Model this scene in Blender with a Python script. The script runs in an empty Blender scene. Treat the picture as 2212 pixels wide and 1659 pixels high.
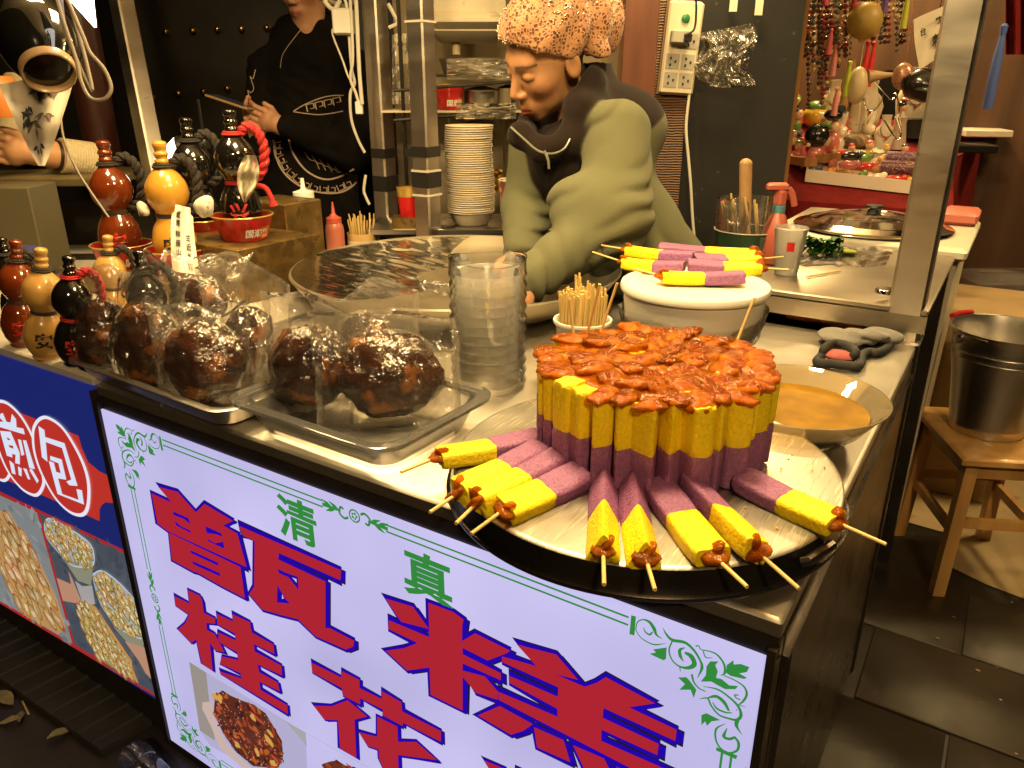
import bpy, bmesh, math, random
import numpy as np
from mathutils import Vector, Matrix, noise as mnoise
from mathutils.geometry import tessellate_polygon
from mathutils.bvhtree import BVHTree
SC = bpy.context.scene
COL = SC.collection
RNG = random.Random(7)
# ------------------------------------------------------------------ camera
# world: x along the counter's front edge (to the right), y into the stall, z up;
# the origin is on the ground below the counter's front right corner
F_PX, C_X, C_Y = 1661.0, 1106.0, 829.5          # focal length / centre for a 2212 x 1659 picture
PITCH, YAW = math.radians(21.4), math.radians(57.3)
CAM = np.array([0.111, -0.6725, 1.35])
A_R = np.array([math.sin(YAW), math.cos(YAW), 0.0])
A_F = np.array([-math.cos(YAW), math.sin(YAW), 0.0])
A_U = np.array([0, 0, 1.0])
V_F = A_F * math.cos(PITCH) - A_U * math.sin(PITCH)
V_U = A_U * math.cos(PITCH) + A_F * math.sin(PITCH)
cam_data = bpy.data.cameras.new("camera")
cam_data.sensor_fit = 'HORIZONTAL'; cam_data.sensor_width = 36.0
cam_data.lens = 36.0 * F_PX / 2212.0
cam_data.clip_start = 0.02; cam_data.clip_end = 200.0
cam = bpy.data.objects.new("camera", cam_data); COL.objects.link(cam)
m = Matrix.Identity(4)
for i in range(3):
    m[i][0], m[i][1], m[i][2], m[i][3] = A_R[i], V_U[i], -V_F[i], CAM[i]
cam.matrix_world = m
SC.camera = cam
# ------------------------------------------------------------------ night sky, exposure
world = bpy.data.worlds.new("World"); SC.world = world; world.use_nodes = True
wn = world.node_tree
sky = wn.nodes.new('ShaderNodeTexSky'); sky.sky_type = 'NISHITA'; sky.sun_disc = False
sky.sun_elevation = math.radians(-4.0); sky.sun_rotation = math.radians(40)
wn.links.new(sky.outputs[0], wn.nodes['Background'].inputs[0])
wn.nodes['Background'].inputs[1].default_value = 0.05
SC.view_settings.view_transform = 'Standard'; SC.view_settings.look = 'None'
SC.view_settings.exposure = 0.0; SC.view_settings.gamma = 1.0
SC.view_settings.use_curve_mapping = False
SC.render.engine = 'CYCLES'
cy = SC.cycles
cy.use_denoising = True; cy.max_bounces = 10; cy.transparent_max_bounces = 24
cy.diffuse_bounces = 4; cy.glossy_bounces = 4; cy.transmission_bounces = 8
cy.caustics_reflective = False; cy.caustics_refractive = False
cy.sample_clamp_indirect = 6.0; cy.blur_glossy = 0.3
# ------------------------------------------------------------------ helpers: picture measure -> place
def ray(px, py): return A_R * ((px - C_X) / F_PX) - V_U * ((py - C_Y) / F_PX) + V_F
def _on(px, py, ax, v):
    d = ray(px, py); return CAM + d * ((v - CAM[ax]) / d[ax])
def onz(px, py, z): return _on(px, py, 2, z)
def ony(px, py, y): return _on(px, py, 1, y)
def onx(px, py, x): return _on(px, py, 0, x)
def atd(px, py, d): return CAM + ray(px, py) * d
# ------------------------------------------------------------------ helpers: materials
def new_mat(name):
    M = bpy.data.materials.new(name); M.use_nodes = True
    nt = M.node_tree; return M, nt, nt.nodes, nt.links
def pbr(name, col, rough=0.5, metal=0.0, noise=None, bump=None, spec=0.5, coat=0.0, sss=0.0, emit=None, estr=1.0,
        rand=0.0, wear=None, stretch=None, voro=None, sheen=0.0, aniso=0.0, rnoise=None, coatr=0.08, srad=(0.01, 0.006, 0.003)):
    M, nt, N, L = new_mat(name)
    b = N['Principled BSDF']
    b.inputs['Base Color'].default_value = (*col, 1); b.inputs['Roughness'].default_value = rough
    b.inputs['Metallic'].default_value = metal; b.inputs['Specular IOR Level'].default_value = spec
    b.inputs['Coat Weight'].default_value = coat; b.inputs['Coat Roughness'].default_value = coatr
    b.inputs['Anisotropic'].default_value = aniso
    if sheen: b.inputs['Sheen Weight'].default_value = sheen
    if sss:
        b.inputs['Subsurface Weight'].default_value = sss; b.inputs['Subsurface Radius'].default_value = srad
        b.inputs['Subsurface Scale'].default_value = 1.0
    if emit:
        b.inputs['Emission Color'].default_value = (*emit, 1); b.inputs['Emission Strength'].default_value = estr
    tc = N.new('ShaderNodeTexCoord'); src = tc.outputs['Object']
    if stretch:
        mp = N.new('ShaderNodeMapping'); mp.inputs['Scale'].default_value = stretch
        L.new(src, mp.inputs[0]); src = mp.outputs[0]
    cur = None
    if noise:
        nz = N.new('ShaderNodeTexNoise'); nz.inputs['Scale'].default_value = noise[0]; nz.inputs['Detail'].default_value = 5
        L.new(src, nz.inputs['Vector'])
        rp = N.new('ShaderNodeValToRGB'); c2 = noise[2] if len(noise) > 2 else None; a = noise[1]
        lo = tuple(max(0, c * (1 - a)) for c in col) if c2 is None else c2
        rp.color_ramp.elements[0].position = 0.3; rp.color_ramp.elements[1].position = 0.7
        rp.color_ramp.elements[0].color = (*lo, 1)
        rp.color_ramp.elements[1].color = (*(tuple(min(1, c * (1 + a * 0.6)) for c in col) if c2 is None else col), 1)
        L.new(nz.outputs['Fac'], rp.inputs[0]); cur = rp.outputs[0]
    if wear:   # (scale, threshold, colour): blotches with a shape of their own
        nz = N.new('ShaderNodeTexNoise'); nz.inputs['Scale'].default_value = wear[0]; nz.inputs['Detail'].default_value = 8
        L.new(src, nz.inputs['Vector'])
        rp = N.new('ShaderNodeValToRGB'); rp.color_ramp.elements[0].position = wear[1]; rp.color_ramp.elements[1].position = min(1, wear[1] + 0.08)
        L.new(nz.outputs['Fac'], rp.inputs[0])
        mx = N.new('ShaderNodeMix'); mx.data_type = 'RGBA'; mx.inputs[6].default_value = (*col, 1); mx.inputs[7].default_value = (*wear[2], 1)
        L.new(rp.outputs[0], mx.inputs[0])
        if cur: L.new(cur, mx.inputs[6])
        cur = mx.outputs[2]
    if rand:
        oi = N.new('ShaderNodeObjectInfo'); hs = N.new('ShaderNodeHueSaturation')
        mr = N.new('ShaderNodeMapRange'); mr.inputs[3].default_value = 1 - rand; mr.inputs[4].default_value = 1 + rand
        L.new(oi.outputs['Random'], mr.inputs[0]); L.new(mr.outputs[0], hs.inputs['Value'])
        hs.inputs['Color'].default_value = (*col, 1)
        if cur: L.new(cur, hs.inputs['Color'])
        cur = hs.outputs[0]
    if cur: L.new(cur, b.inputs['Base Color'])
    if rnoise:
        nz = N.new('ShaderNodeTexNoise'); nz.inputs['Scale'].default_value = rnoise[0]; nz.inputs['Detail'].default_value = 6
        L.new(src, nz.inputs['Vector']); mr = N.new('ShaderNodeMapRange')
        mr.inputs[1].default_value = 0.3; mr.inputs[2].default_value = 0.7
        mr.inputs[3].default_value = max(0.02, rough - rnoise[1]); mr.inputs[4].default_value = rough + rnoise[1]
        L.new(nz.outputs['Fac'], mr.inputs[0]); L.new(mr.outputs[0], b.inputs['Roughness'])
    if bump:
        if voro:
            nz = N.new('ShaderNodeTexVoronoi'); nz.inputs['Scale'].default_value = bump[0]; o = nz.outputs['Distance']
        else:
            nz = N.new('ShaderNodeTexNoise'); nz.inputs['Scale'].default_value = bump[0]; nz.inputs['Detail'].default_value = bump[3] if len(bump) > 3 else 3
            o = nz.outputs['Fac']
        L.new(src, nz.inputs['Vector'])
        bp = N.new('ShaderNodeBump'); bp.inputs['Strength'].default_value = bump[1]; bp.inputs['Distance'].default_value = bump[2] if len(bump) > 2 else 0.002
        L.new(o, bp.inputs['Height']); L.new(bp.outputs[0], b.inputs['Normal'])
        if coat: L.new(bp.outputs[0], b.inputs['Coat Normal'])
    return M
def film(name, tint=(0.93, 0.92, 0.9), haze=0.10, gloss=0.08, edge=0.35, bump=(40, 0.6, 0.004), hazecol=(0.8, 0.8, 0.8), base=0.05, streak=None):
    """thin clear plastic or glass wall: lets light straight through, glossy, a little milky"""
    M, nt, N, L = new_mat(name); N.remove(N['Principled BSDF']); out = N['Material Output']
    tr = N.new('ShaderNodeBsdfTransparent'); tr.inputs[0].default_value = (*tint, 1)
    df = N.new('ShaderNodeBsdfTranslucent'); df.inputs[0].default_value = (*hazecol, 1)
    d2 = N.new('ShaderNodeBsdfDiffuse'); d2.inputs[0].default_value = (*hazecol, 1)
    md = N.new('ShaderNodeMixShader'); md.inputs[0].default_value = 0.5; L.new(df.outputs[0], md.inputs[1]); L.new(d2.outputs[0], md.inputs[2])
    gl = N.new('ShaderNodeBsdfGlossy'); gl.inputs['Roughness'].default_value = gloss
    m1 = N.new('ShaderNodeMixShader'); m1.inputs[0].default_value = haze
    L.new(tr.outputs[0], m1.inputs[1]); L.new(md.outputs[0], m1.inputs[2])
    lw = N.new('ShaderNodeLayerWeight'); lw.inputs[0].default_value = edge
    ma = N.new('ShaderNodeMath'); ma.operation = 'MULTIPLY_ADD'; ma.inputs[1].default_value = 0.9; ma.inputs[2].default_value = base
    m2 = N.new('ShaderNodeMixShader'); L.new(lw.outputs['Fresnel'], ma.inputs[0]); L.new(ma.outputs[0], m2.inputs[0])
    L.new(m1.outputs[0], m2.inputs[1]); L.new(gl.outputs[0], m2.inputs[2]); L.new(m2.outputs[0], out.inputs[0])
    tc = N.new('ShaderNodeTexCoord')
    if bump:
        src = tc.outputs['Object']
        if streak:
            mp = N.new('ShaderNodeMapping'); mp.inputs['Scale'].default_value = streak; L.new(src, mp.inputs[0]); src = mp.outputs[0]
        nz = N.new('ShaderNodeTexNoise'); nz.inputs['Scale'].default_value = bump[0]; nz.inputs['Detail'].default_value = 3
        L.new(src, nz.inputs['Vector'])
        bp = N.new('ShaderNodeBump'); bp.inputs['Strength'].default_value = bump[1]; bp.inputs['Distance'].default_value = bump[2]
        L.new(nz.outputs['Fac'], bp.inputs['Height']); L.new(bp.outputs[0], gl.inputs['Normal'])
    return M
def lit_print(name, col, k=1.0):
    """ink on a back-lit sheet: the lamps behind it shine through"""
    return pbr(name, tuple(c * 0.25 for c in col), 0.35, emit=col, estr=k, spec=0.3)
def vcol_mat(name, emit=0.0, rough=0.5, attr='Col', bump=None, sss=0.0, coat=0.0, dark=1.0, spec=0.5, sheen=0.0):
    M, nt, N, L = new_mat(name); b = N['Principled BSDF']
    at = N.new('ShaderNodeAttribute'); at.attribute_name = attr
    b.inputs['Roughness'].default_value = rough; b.inputs['Coat Weight'].default_value = coat; b.inputs['Specular IOR Level'].default_value = spec
    if sheen: b.inputs['Sheen Weight'].default_value = sheen
    if emit:
        mx = N.new('ShaderNodeMix'); mx.data_type = 'RGBA'; mx.blend_type = 'MULTIPLY'; mx.inputs[0].default_value = 1; mx.inputs[7].default_value = (0.25, 0.25, 0.25, 1)
        L.new(at.outputs['Color'], mx.inputs[6]); L.new(mx.outputs[2], b.inputs['Base Color'])
        L.new(at.outputs['Color'], b.inputs['Emission Color']); b.inputs['Emission Strength'].default_value = emit
    else:
        L.new(at.outputs['Color'], b.inputs['Base Color'])
    if sss:
        b.inputs['Subsurface Weight'].default_value = sss; b.inputs['Subsurface Radius'].default_value = (0.012, 0.005, 0.003); b.inputs['Subsurface Scale'].default_value = 1
    if bump:
        tc = N.new('ShaderNodeTexCoord'); nz = N.new('ShaderNodeTexNoise'); nz.inputs['Scale'].default_value = bump[0]; nz.inputs['Detail'].default_value = 4
        L.new(tc.outputs['Object'], nz.inputs['Vector']); bp = N.new('ShaderNodeBump'); bp.inputs['Strength'].default_value = bump[1]; bp.inputs['Distance'].default_value = bump[2]
        L.new(nz.outputs['Fac'], bp.inputs['Height']); L.new(bp.outputs[0], b.inputs['Normal'])
    return M
# ------------------------------------------------------------------ helpers: meshes
def tag(o, label=None, cat=None, group=None, kind=None):
    if label: o['label'] = label
    if cat: o['category'] = cat
    if group: o['group'] = group
    if kind: o['kind'] = kind
    return o
def thing(name, label, cat, loc=(0, 0, 0), rotz=0.0, group=None):
    o = bpy.data.objects.new(name, None); COL.objects.link(o); o.empty_display_size = 0.05
    o.location = loc; o.rotation_euler = (0, 0, rotz)
    return tag(o, label, cat, group)
def frame_of(d):
    d = np.asarray(d, float); d = d / (np.linalg.norm(d) + 1e-12)
    a = np.array([0, 0, 1.0]) if abs(d[2]) < 0.9 else np.array([1.0, 0, 0])
    u = np.cross(a, d); u /= np.linalg.norm(u); v = np.cross(d, u); return u, v, d
class MB:
    def __init__(s): s.v, s.f, s.c, s.col = [], [], [], None
    def add(s, vs, fs, col=None):
        o = len(s.v); s.v.extend([tuple(map(float, p)) for p in vs]); s.f.extend([tuple(i + o for i in f) for f in fs])
        if col is not None: s.c.extend([col] * len(fs)); s.col = True
        elif s.col: s.c.extend([(1, 1, 1)] * len(fs))
        return s
    def box(s, c, size, rotz=0.0, taper=1.0, bev=0.0, M=None, col=None):
        hx, hy, hz = [q / 2 for q in size]; vs = []
        if bev > 0:
            b = min(bev, hx * .9, hy * .9, hz * .9)
            for z, k in ((-hz, b), (-hz + b, 0), (hz - b, 0), (hz, b)):
                t = 1 if z < 0 else taper
                x, y = (hx - k) * t, (hy - k) * t; bb = b * .7
                ring = [(x - bb, -y), (x, -y + bb), (x, y - bb), (x - bb, y), (-x + bb, y), (-x, y - bb), (-x, -y + bb), (-x + bb, -y)]
                vs += [(p[0], p[1], z) for p in ring]
            fs = [tuple(range(7, -1, -1)), tuple(range(24, 32))]
            for k in range(3):
                for i in range(8):
                    j = (i + 1) % 8; fs.append((k * 8 + i, k * 8 + j, k * 8 + 8 + j, k * 8 + 8 + i))
        else:
            for z, t in ((-hz, 1), (hz, taper)):
                vs += [(-hx * t, -hy * t, z), (hx * t, -hy * t, z), (hx * t, hy * t, z), (-hx * t, hy * t, z)]
            fs = [(3, 2, 1, 0), (4, 5, 6, 7), (0, 1, 5, 4), (1, 2, 6, 5), (2, 3, 7, 6), (3, 0, 4, 7)]
        cs, sn = math.cos(rotz), math.sin(rotz)
        if M is None: vs = [(c[0] + x * cs - y * sn, c[1] + x * sn + y * cs, c[2] + z) for x, y, z in vs]
        else: vs = [tuple(M @ Vector(p)) for p in vs]
        return s.add(vs, fs, col)
    def lathe(s, prof, n=32, c=(0, 0, 0), axis=None, cap=True, squash=(1, 1), col=None):
        u, v, w = (np.array([1., 0, 0]), np.array([0, 1., 0]), np.array([0, 0, 1.])) if axis is None else frame_of(axis)
        c = np.array(c, float); vs, fs = [], []
        for r, z in prof:
            for i in range(n):
                a = 2 * math.pi * i / n
                vs.append(c + u * (r * squash[0] * math.cos(a)) + v * (r * squash[1] * math.sin(a)) + w * z)
        k = len(prof)
        for j in range(k - 1):
            for i in range(n):
                i2 = (i + 1) % n; fs.append((j * n + i, j * n + i2, (j + 1) * n + i2, (j + 1) * n + i))
        if cap:
            if prof[0][0] > 1e-6: fs.append(tuple(range(n - 1, -1, -1)))
            if prof[-1][0] > 1e-6: fs.append(tuple((k - 1) * n + i for i in range(n)))
        return s.add(vs, fs, col)
    def tube(s, path, r, n=8, cap=True, closed=False, flat=1.0, col=None):
        P = [np.asarray(p, float) for p in path]; k = len(P); vs, fs = [], []
        rr = r if hasattr(r, '__len__') else [r] * k; u0 = None
        for j in range(k):
            d = P[(j + 1) % k] - P[j - 1] if closed else P[min(j + 1, k - 1)] - P[max(j - 1, 0)]
            d = d / (np.linalg.norm(d) + 1e-12)
            if u0 is None: u, v, _ = frame_of(d)
            else:
                u = u0 - d * (u0 @ d); u /= (np.linalg.norm(u) + 1e-12); v = np.cross(d, u)
            u0 = u
            for i in range(n):
                a = 2 * math.pi * i / n; vs.append(P[j] + u * (rr[j] * math.cos(a)) + v * (rr[j] * flat * math.sin(a)))
        for j in range(k if closed else k - 1):
            j2 = (j + 1) % k
            for i in range(n):
                i2 = (i + 1) % n; fs.append((j * n + i, j * n + i2, j2 * n + i2, j2 * n + i))
        if cap and not closed: fs.append(tuple(range(n - 1, -1, -1))); fs.append(tuple((k - 1) * n + i for i in range(n)))
        return s.add(vs, fs, col)
    def ell(s, c, r, n=16, m=10, M=None, col=None):
        vs, fs = [], []
        for j in range(m + 1):
            t = math.pi * j / m
            for i in range(n):
                a = 2 * math.pi * i / n; p = (r[0] * math.sin(t) * math.cos(a), r[1] * math.sin(t) * math.sin(a), r[2] * math.cos(t))
                if M is not None: p = tuple(M @ Vector(p))
                vs.append((c[0] + p[0], c[1] + p[1], c[2] + p[2]))
        for j in range(m):
            for i in range(n):
                i2 = (i + 1) % n; fs.append((j * n + i, (j + 1) * n + i, (j + 1) * n + i2, j * n + i2))
        return s.add(vs, fs, col)
    def grid(s, fn, nu, nv, col=None):
        vs = [fn(i / (nu - 1), j / (nv - 1)) for j in range(nv) for i in range(nu)]
        fs = [(j * nu + i, j * nu + i + 1, (j + 1) * nu + i + 1, (j + 1) * nu + i) for j in range(nv - 1) for i in range(nu - 1)]
        return s.add(vs, fs, col)
    def build(s, name, mat, parent=None, smooth=True, local=False, ang=40):
        me = bpy.data.meshes.new(name)
        vs = s.v
        if parent is not None and not local:
            l = parent.location
            g = parent.parent
            off = (l[0], l[1], l[2]) if g is None else (l[0] + g.location[0], l[1] + g.location[1], l[2] + g.location[2])
            vs = [(p[0] - off[0], p[1] - off[1], p[2] - off[2]) for p in vs]
        me.from_pydata(vs, [], s.f); me.update()
        for mt in (mat if isinstance(mat, (list, tuple)) else [mat]): me.materials.append(mt)
        if s.col:
            at = me.color_attributes.new('Col', 'FLOAT_COLOR', 'CORNER')
            arr = np.empty((len(me.loops), 4), np.float32); k = 0
            for f, c in zip(s.f, s.c): arr[k:k + len(f), :3] = c; arr[k:k + len(f), 3] = 1; k += len(f)
            at.data.foreach_set('color', arr.ravel())
        if smooth:
            me.polygons.foreach_set('use_smooth', [True] * len(me.polygons))
            if ang < 180: me.set_sharp_from_angle(angle=math.radians(ang))
        o = bpy.data.objects.new(name, me); COL.objects.link(o); o.parent = parent
        return o
def solo(name, mb, mat, label, cat, group=None, base=None, **k):
    """a thing that is one mesh; its origin goes to its base"""
    o = mb.build(name, mat, None, **k)
    me = o.data; co = np.empty(len(me.vertices) * 3); me.vertices.foreach_get('co', co); co = co.reshape(-1, 3)
    b = np.array(base) if base is not None else np.array([(co[:, 0].min() + co[:, 0].max()) / 2, (co[:, 1].min() + co[:, 1].max()) / 2, co[:, 2].min()])
    me.vertices.foreach_set('co', (co - b).ravel()); o.location = b
    return tag(o, label, cat, group)
def structure(name, mb, mat, **k):
    return tag(mb.build(name, mat, None, **k), kind='structure')
def dup(root, loc=None, rot=None, label=None, name=None, scale=None):
    def cp(o, par):
        c = o.copy(); COL.objects.link(c); c.parent = par
        for ch in kids.get(o.name, []): cp(ch, c)
        return c
    kids = {}
    for o in [root] + list(root.children_recursive): kids[o.name] = list(o.children)
    r = cp(root, None)
    if loc is not None: r.location = loc
    if rot is not None: r.rotation_euler = rot
    if scale is not None: r.scale = scale
    if label: r['label'] = label
    return r
def smoothpath(pts, k=6, closed=False):
    """Catmull-Rom through the points"""
    P = [np.asarray(p, float) for p in pts]; n = len(P); out = []
    rng = range(n) if closed else range(n - 1)
    for i in rng:
        p0 = P[(i - 1) % n] if closed or i > 0 else P[0] * 2 - P[1]; p1 = P[i]; p2 = P[(i + 1) % n]
        p3 = P[(i + 2) % n] if closed or i + 2 < n else P[-1] * 2 - P[-2]
        for j in range(k):
            t = j / k
            out.append(0.5 * ((2 * p1) + (-p0 + p2) * t + (2 * p0 - 5 * p1 + 4 * p2 - p3) * t * t + (-p0 + 3 * p1 - 3 * p2 + p3) * t ** 3))
    if not closed: out.append(P[-1])
    return out
def nz3(p, s=1.0, o=0.0):
    return mnoise.noise(Vector((p[0] * s + o, p[1] * s + o * 1.7, p[2] * s - o)))
# ------------------------------------------------------------------ helpers: smooth solids from distance fields
def smin(a, b, k):
    h = np.clip(0.5 + 0.5 * (b - a) / k, 0, 1); return b + (a - b) * h - k * h * (1 - h)
def smax(a, b, k): return -smin(-a, -b, k)
def sd_cap(X, a, b, ra, rb):
    a = np.asarray(a, float); b = np.asarray(b, float); ab = b - a
    t = np.clip(((X[0] - a[0]) * ab[0] + (X[1] - a[1]) * ab[1] + (X[2] - a[2]) * ab[2]) / (ab @ ab), 0, 1)
    d = np.sqrt((X[0] - a[0] - ab[0] * t) ** 2 + (X[1] - a[1] - ab[1] * t) ** 2 + (X[2] - a[2] - ab[2] * t) ** 2)
    return d - (ra + (rb - ra) * t)
def sd_ell(X, c, r, R=None):
    x, y, z = X[0] - c[0], X[1] - c[1], X[2] - c[2]
    if R is not None:
        x, y, z = (x * R[0][0] + y * R[0][1] + z * R[0][2], x * R[1][0] + y * R[1][1] + z * R[1][2], x * R[2][0] + y * R[2][1] + z * R[2][2])
    k0 = np.sqrt((x / r[0]) ** 2 + (y / r[1]) ** 2 + (z / r[2]) ** 2) + 1e-9
    k1 = np.sqrt((x / r[0] ** 2) ** 2 + (y / r[1] ** 2) ** 2 + (z / r[2] ** 2) ** 2) + 1e-9
    return k0 * (k0 - 1) / k1
def surface(fn, lo, hi, h):
    """naive surface nets of fn = 0"""
    lo = np.array(lo, float); hi = np.array(hi, float); n = np.maximum(4, np.ceil((hi - lo) / h).astype(int) + 1)
    ax = [lo[i] + h * np.arange(n[i]) for i in range(3)]
    X = np.meshgrid(*ax, indexing='ij'); V = fn(X).astype(np.float64)
    c = [q - 1 for q in n]; S = np.zeros((*c, 3)); K = np.zeros(c)
    cor = [(i, j, k) for i in (0, 1) for j in (0, 1) for k in (0, 1)]
    def sub(o): return V[o[0]:o[0] + c[0], o[1]:o[1] + c[1], o[2]:o[2] + c[2]]
    for a in cor:
        for d in range(3):
            if a[d] == 0:
                b = list(a); b[d] = 1; va, vb = sub(a), sub(b); mk = (va < 0) != (vb < 0)
                t = np.where(mk, va / np.where(mk, va - vb, 1), 0)
                for e in range(3):
                    S[..., e] += np.where(mk, a[e] + (t if e == d else 0), 0)
                K += mk
    act = K > 0; idx = -np.ones(c, int); idx[act] = np.arange(act.sum())
    pos = S[act] / K[act][:, None]; pos = lo + h * (pos + np.argwhere(act))
    F = []
    for d in range(3):
        e1, e2 = (d + 1) % 3, (d + 2) % 3
        sl0 = [slice(None)] * 3; sl1 = [slice(None)] * 3
        sl0[d] = slice(0, n[d] - 1); sl1[d] = slice(1, n[d])
        for e in (e1, e2): sl0[e] = slice(1, n[e] - 1); sl1[e] = slice(1, n[e] - 1)
        A = V[tuple(sl0)] < 0; B = V[tuple(sl1)] < 0
        for mk, flip in ((A & ~B, False), (~A & B, True)):
            ii = np.argwhere(mk)
            if len(ii) == 0: continue
            base = ii.copy(); base[:, e1] += 1; base[:, e2] += 1
            q = []
            for o1, o2 in ((-1, -1), (0, -1), (0, 0), (-1, 0)):
                t = base.copy(); t[:, e1] += o1; t[:, e2] += o2
                q.append(idx[t[:, 0], t[:, 1], t[:, 2]])
            q = np.stack(q, 1)
            if flip: q = q[:, ::-1]
            F.append(q)
    return pos, np.concatenate(F)
def solid(name, pos, faces, mat, parent=None, cols=None, local=False):
    me = bpy.data.meshes.new(name)
    if parent is not None and not local: pos = pos - np.array(parent.location)
    me.from_pydata(pos.tolist(), [], faces.tolist()); me.update(); me.materials.append(mat)
    me.polygons.foreach_set('use_smooth', [True] * len(me.polygons))
    if cols is not None:
        at = me.color_attributes.new('Col', 'FLOAT_COLOR', 'POINT'); a = np.ones((len(pos), 4), np.float32); a[:, :3] = cols
        at.data.foreach_set('color', a.ravel())
    o = bpy.data.objects.new(name, me); COL.objects.link(o); o.parent = parent
    return o
# ------------------------------------------------------------------ materials
STEEL = pbr('brushed_steel', (0.58, 0.55, 0.50), 0.30, 1.0, noise=(6, 0.06), bump=(300, 0.06, 0.0006), rnoise=(9, 0.04))
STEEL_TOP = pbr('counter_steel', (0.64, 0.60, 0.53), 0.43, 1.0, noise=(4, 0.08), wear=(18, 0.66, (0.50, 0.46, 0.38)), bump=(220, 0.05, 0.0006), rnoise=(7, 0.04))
STEEL_POST = pbr('post_steel', (0.56, 0.51, 0.45), 0.36, 1.0, noise=(3, 0.14), stretch=(1, 1, 3.5), rnoise=(6, 0.05), wear=(12, 0.68, (0.34, 0.30, 0.24)), bump=(160, 0.05, 0.0006))
STEEL_DARK = pbr('dark_steel', (0.10, 0.085, 0.075), 0.32, 0.8, noise=(8, 0.3), rnoise=(6, 0.1))
CHROME = pbr('polished_steel', (0.66, 0.63, 0.58), 0.08, 1.0, bump=(60, 0.03, 0.001))
SCRATCH = pbr('scratched_steel_disc', (0.54, 0.51, 0.45), 0.38, 1.0, noise=(9, 0.10), bump=(420, 0.16, 0.0006), rnoise=(12, 0.06))
def add_scratches(M, col=(0.36, 0.32, 0.25), n=6, scale=16.0):
    nt = M.node_tree; N, L = nt.nodes, nt.links; b = N['Principled BSDF']; src = b.inputs['Base Color'].links[0].from_socket; tc = N.new('ShaderNodeTexCoord')
    for k in range(n):
        mp = N.new('ShaderNodeMapping'); mp.inputs['Rotation'].default_value = (0, 0, .55 * k * k + .3); mp.inputs['Scale'].default_value = (scale * (14 if k % 2 else 20), scale * .9, 1); mp.inputs['Location'].default_value = (k * 3.1, k * 7.7, 0)
        L.new(tc.outputs['Object'], mp.inputs[0]); z = N.new('ShaderNodeTexNoise'); z.inputs['Scale'].default_value = 1.0; z.inputs['Detail'].default_value = 2; L.new(mp.outputs[0], z.inputs['Vector'])
        rp = N.new('ShaderNodeValToRGB'); rp.color_ramp.elements[0].position = .64; rp.color_ramp.elements[1].position = .69; rp.color_ramp.elements[1].color = (.75, .75, .75, 1); L.new(z.outputs['Fac'], rp.inputs[0])
        mx = N.new('ShaderNodeMix'); mx.data_type = 'RGBA'; mx.inputs[7].default_value = (*(col if k % 2 == 0 else (.85, .80, .68)), 1); L.new(rp.outputs[0], mx.inputs[0]); L.new(src, mx.inputs[6]); src = mx.outputs[2]
    L.new(src, b.inputs['Base Color']); return M
add_scratches(SCRATCH)
FRAME_BROWN = pbr('brown_metal_frame', (0.028, 0.022, 0.02), 0.38, 0.2, noise=(14, 0.3), spec=0.4)
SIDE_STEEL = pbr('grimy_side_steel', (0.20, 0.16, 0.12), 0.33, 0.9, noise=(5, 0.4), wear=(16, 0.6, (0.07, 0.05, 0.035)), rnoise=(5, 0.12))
BLACK = pbr('black_plastic', (0.012, 0.011, 0.010), 0.4)
RUBBER = pbr('black_rubber', (0.02, 0.02, 0.019), 0.75, noise=(30, 0.4), bump=(120, 0.3, 0.002))
WHITE_PL = pbr('white_plastic', (0.78, 0.76, 0.70), 0.3, noise=(7, 0.06), sss=0.05)
WHITE_DIRTY = pbr('yellowed_plastic', (0.62, 0.55, 0.40), 0.4, noise=(12, 0.1), wear=(20, 0.62, (0.42, 0.33, 0.19)))
WOOD = pbr('varnished_wood', (0.56, 0.31, 0.10), 0.40, noise=(16, 0.35), stretch=(1, 1, 0.15), bump=(60, 0.15, 0.001), coat=0.2)
WOOD_DARK = pbr('dark_red_wood', (0.055, 0.017, 0.010), 0.35, noise=(14, 0.45), stretch=(1, 1, 0.12), coat=0.3, wear=(25, 0.68, (0.13, 0.06, 0.03)))
WOOD_ORANGE = pbr('orange_wood', (0.40, 0.19, 0.06), 0.45, noise=(22, 0.3), stretch=(1, 1, 0.1))
BAMBOO = pbr('bamboo', (0.66, 0.47, 0.17), 0.5, noise=(40, 0.2), stretch=(1, 1, 0.1), rand=0.12)
RED_CLOTH = pbr('red_cloth', (0.15, 0.008, 0.008), 0.9, noise=(24, 0.25), bump=(14, 0.4, 0.006), spec=.2)
CREAM = pbr('cream_wall', (0.42, 0.33, 0.20), 0.7, noise=(3, 0.2), wear=(7, 0.62, (0.27, 0.20, 0.11)))
DARKWALL = pbr('dark_door_paint', (0.013, 0.010, 0.008), 0.4, noise=(5, 0.4), bump=(30, 0.1, 0.002))
BLACKBOARD = pbr('blackened_board', (0.007, 0.006, 0.005), 0.75, noise=(8, 0.4), wear=(40, 0.68, (0.08, 0.065, 0.05)))
BRASS = pbr('old_brass', (0.55, 0.36, 0.12), 0.28, 1.0, noise=(30, 0.3), wear=(18, 0.58, (0.22, 0.14, 0.05)))
GOLDBOX = pbr('tarnished_gold_box', (0.30, 0.19, 0.065), 0.36, 0.75, noise=(20, 0.4), wear=(28, 0.55, (0.16, 0.10, 0.04)), bump=(90, 0.15, 0.001), rnoise=(14, 0.12))
RED_PL = pbr('red_plastic', (0.55, 0.02, 0.02), 0.3)
CLEAR = film('clear_plastic', haze=0.06, gloss=0.05, edge=0.45, bump=(24, 0.25, 0.003))
FROST = film('frosted_plastic', tint=(0.96, 0.95, 0.92), hazecol=(0.95, 0.93, 0.88), haze=0.40, gloss=0.25, edge=0.2, bump=None)
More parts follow.
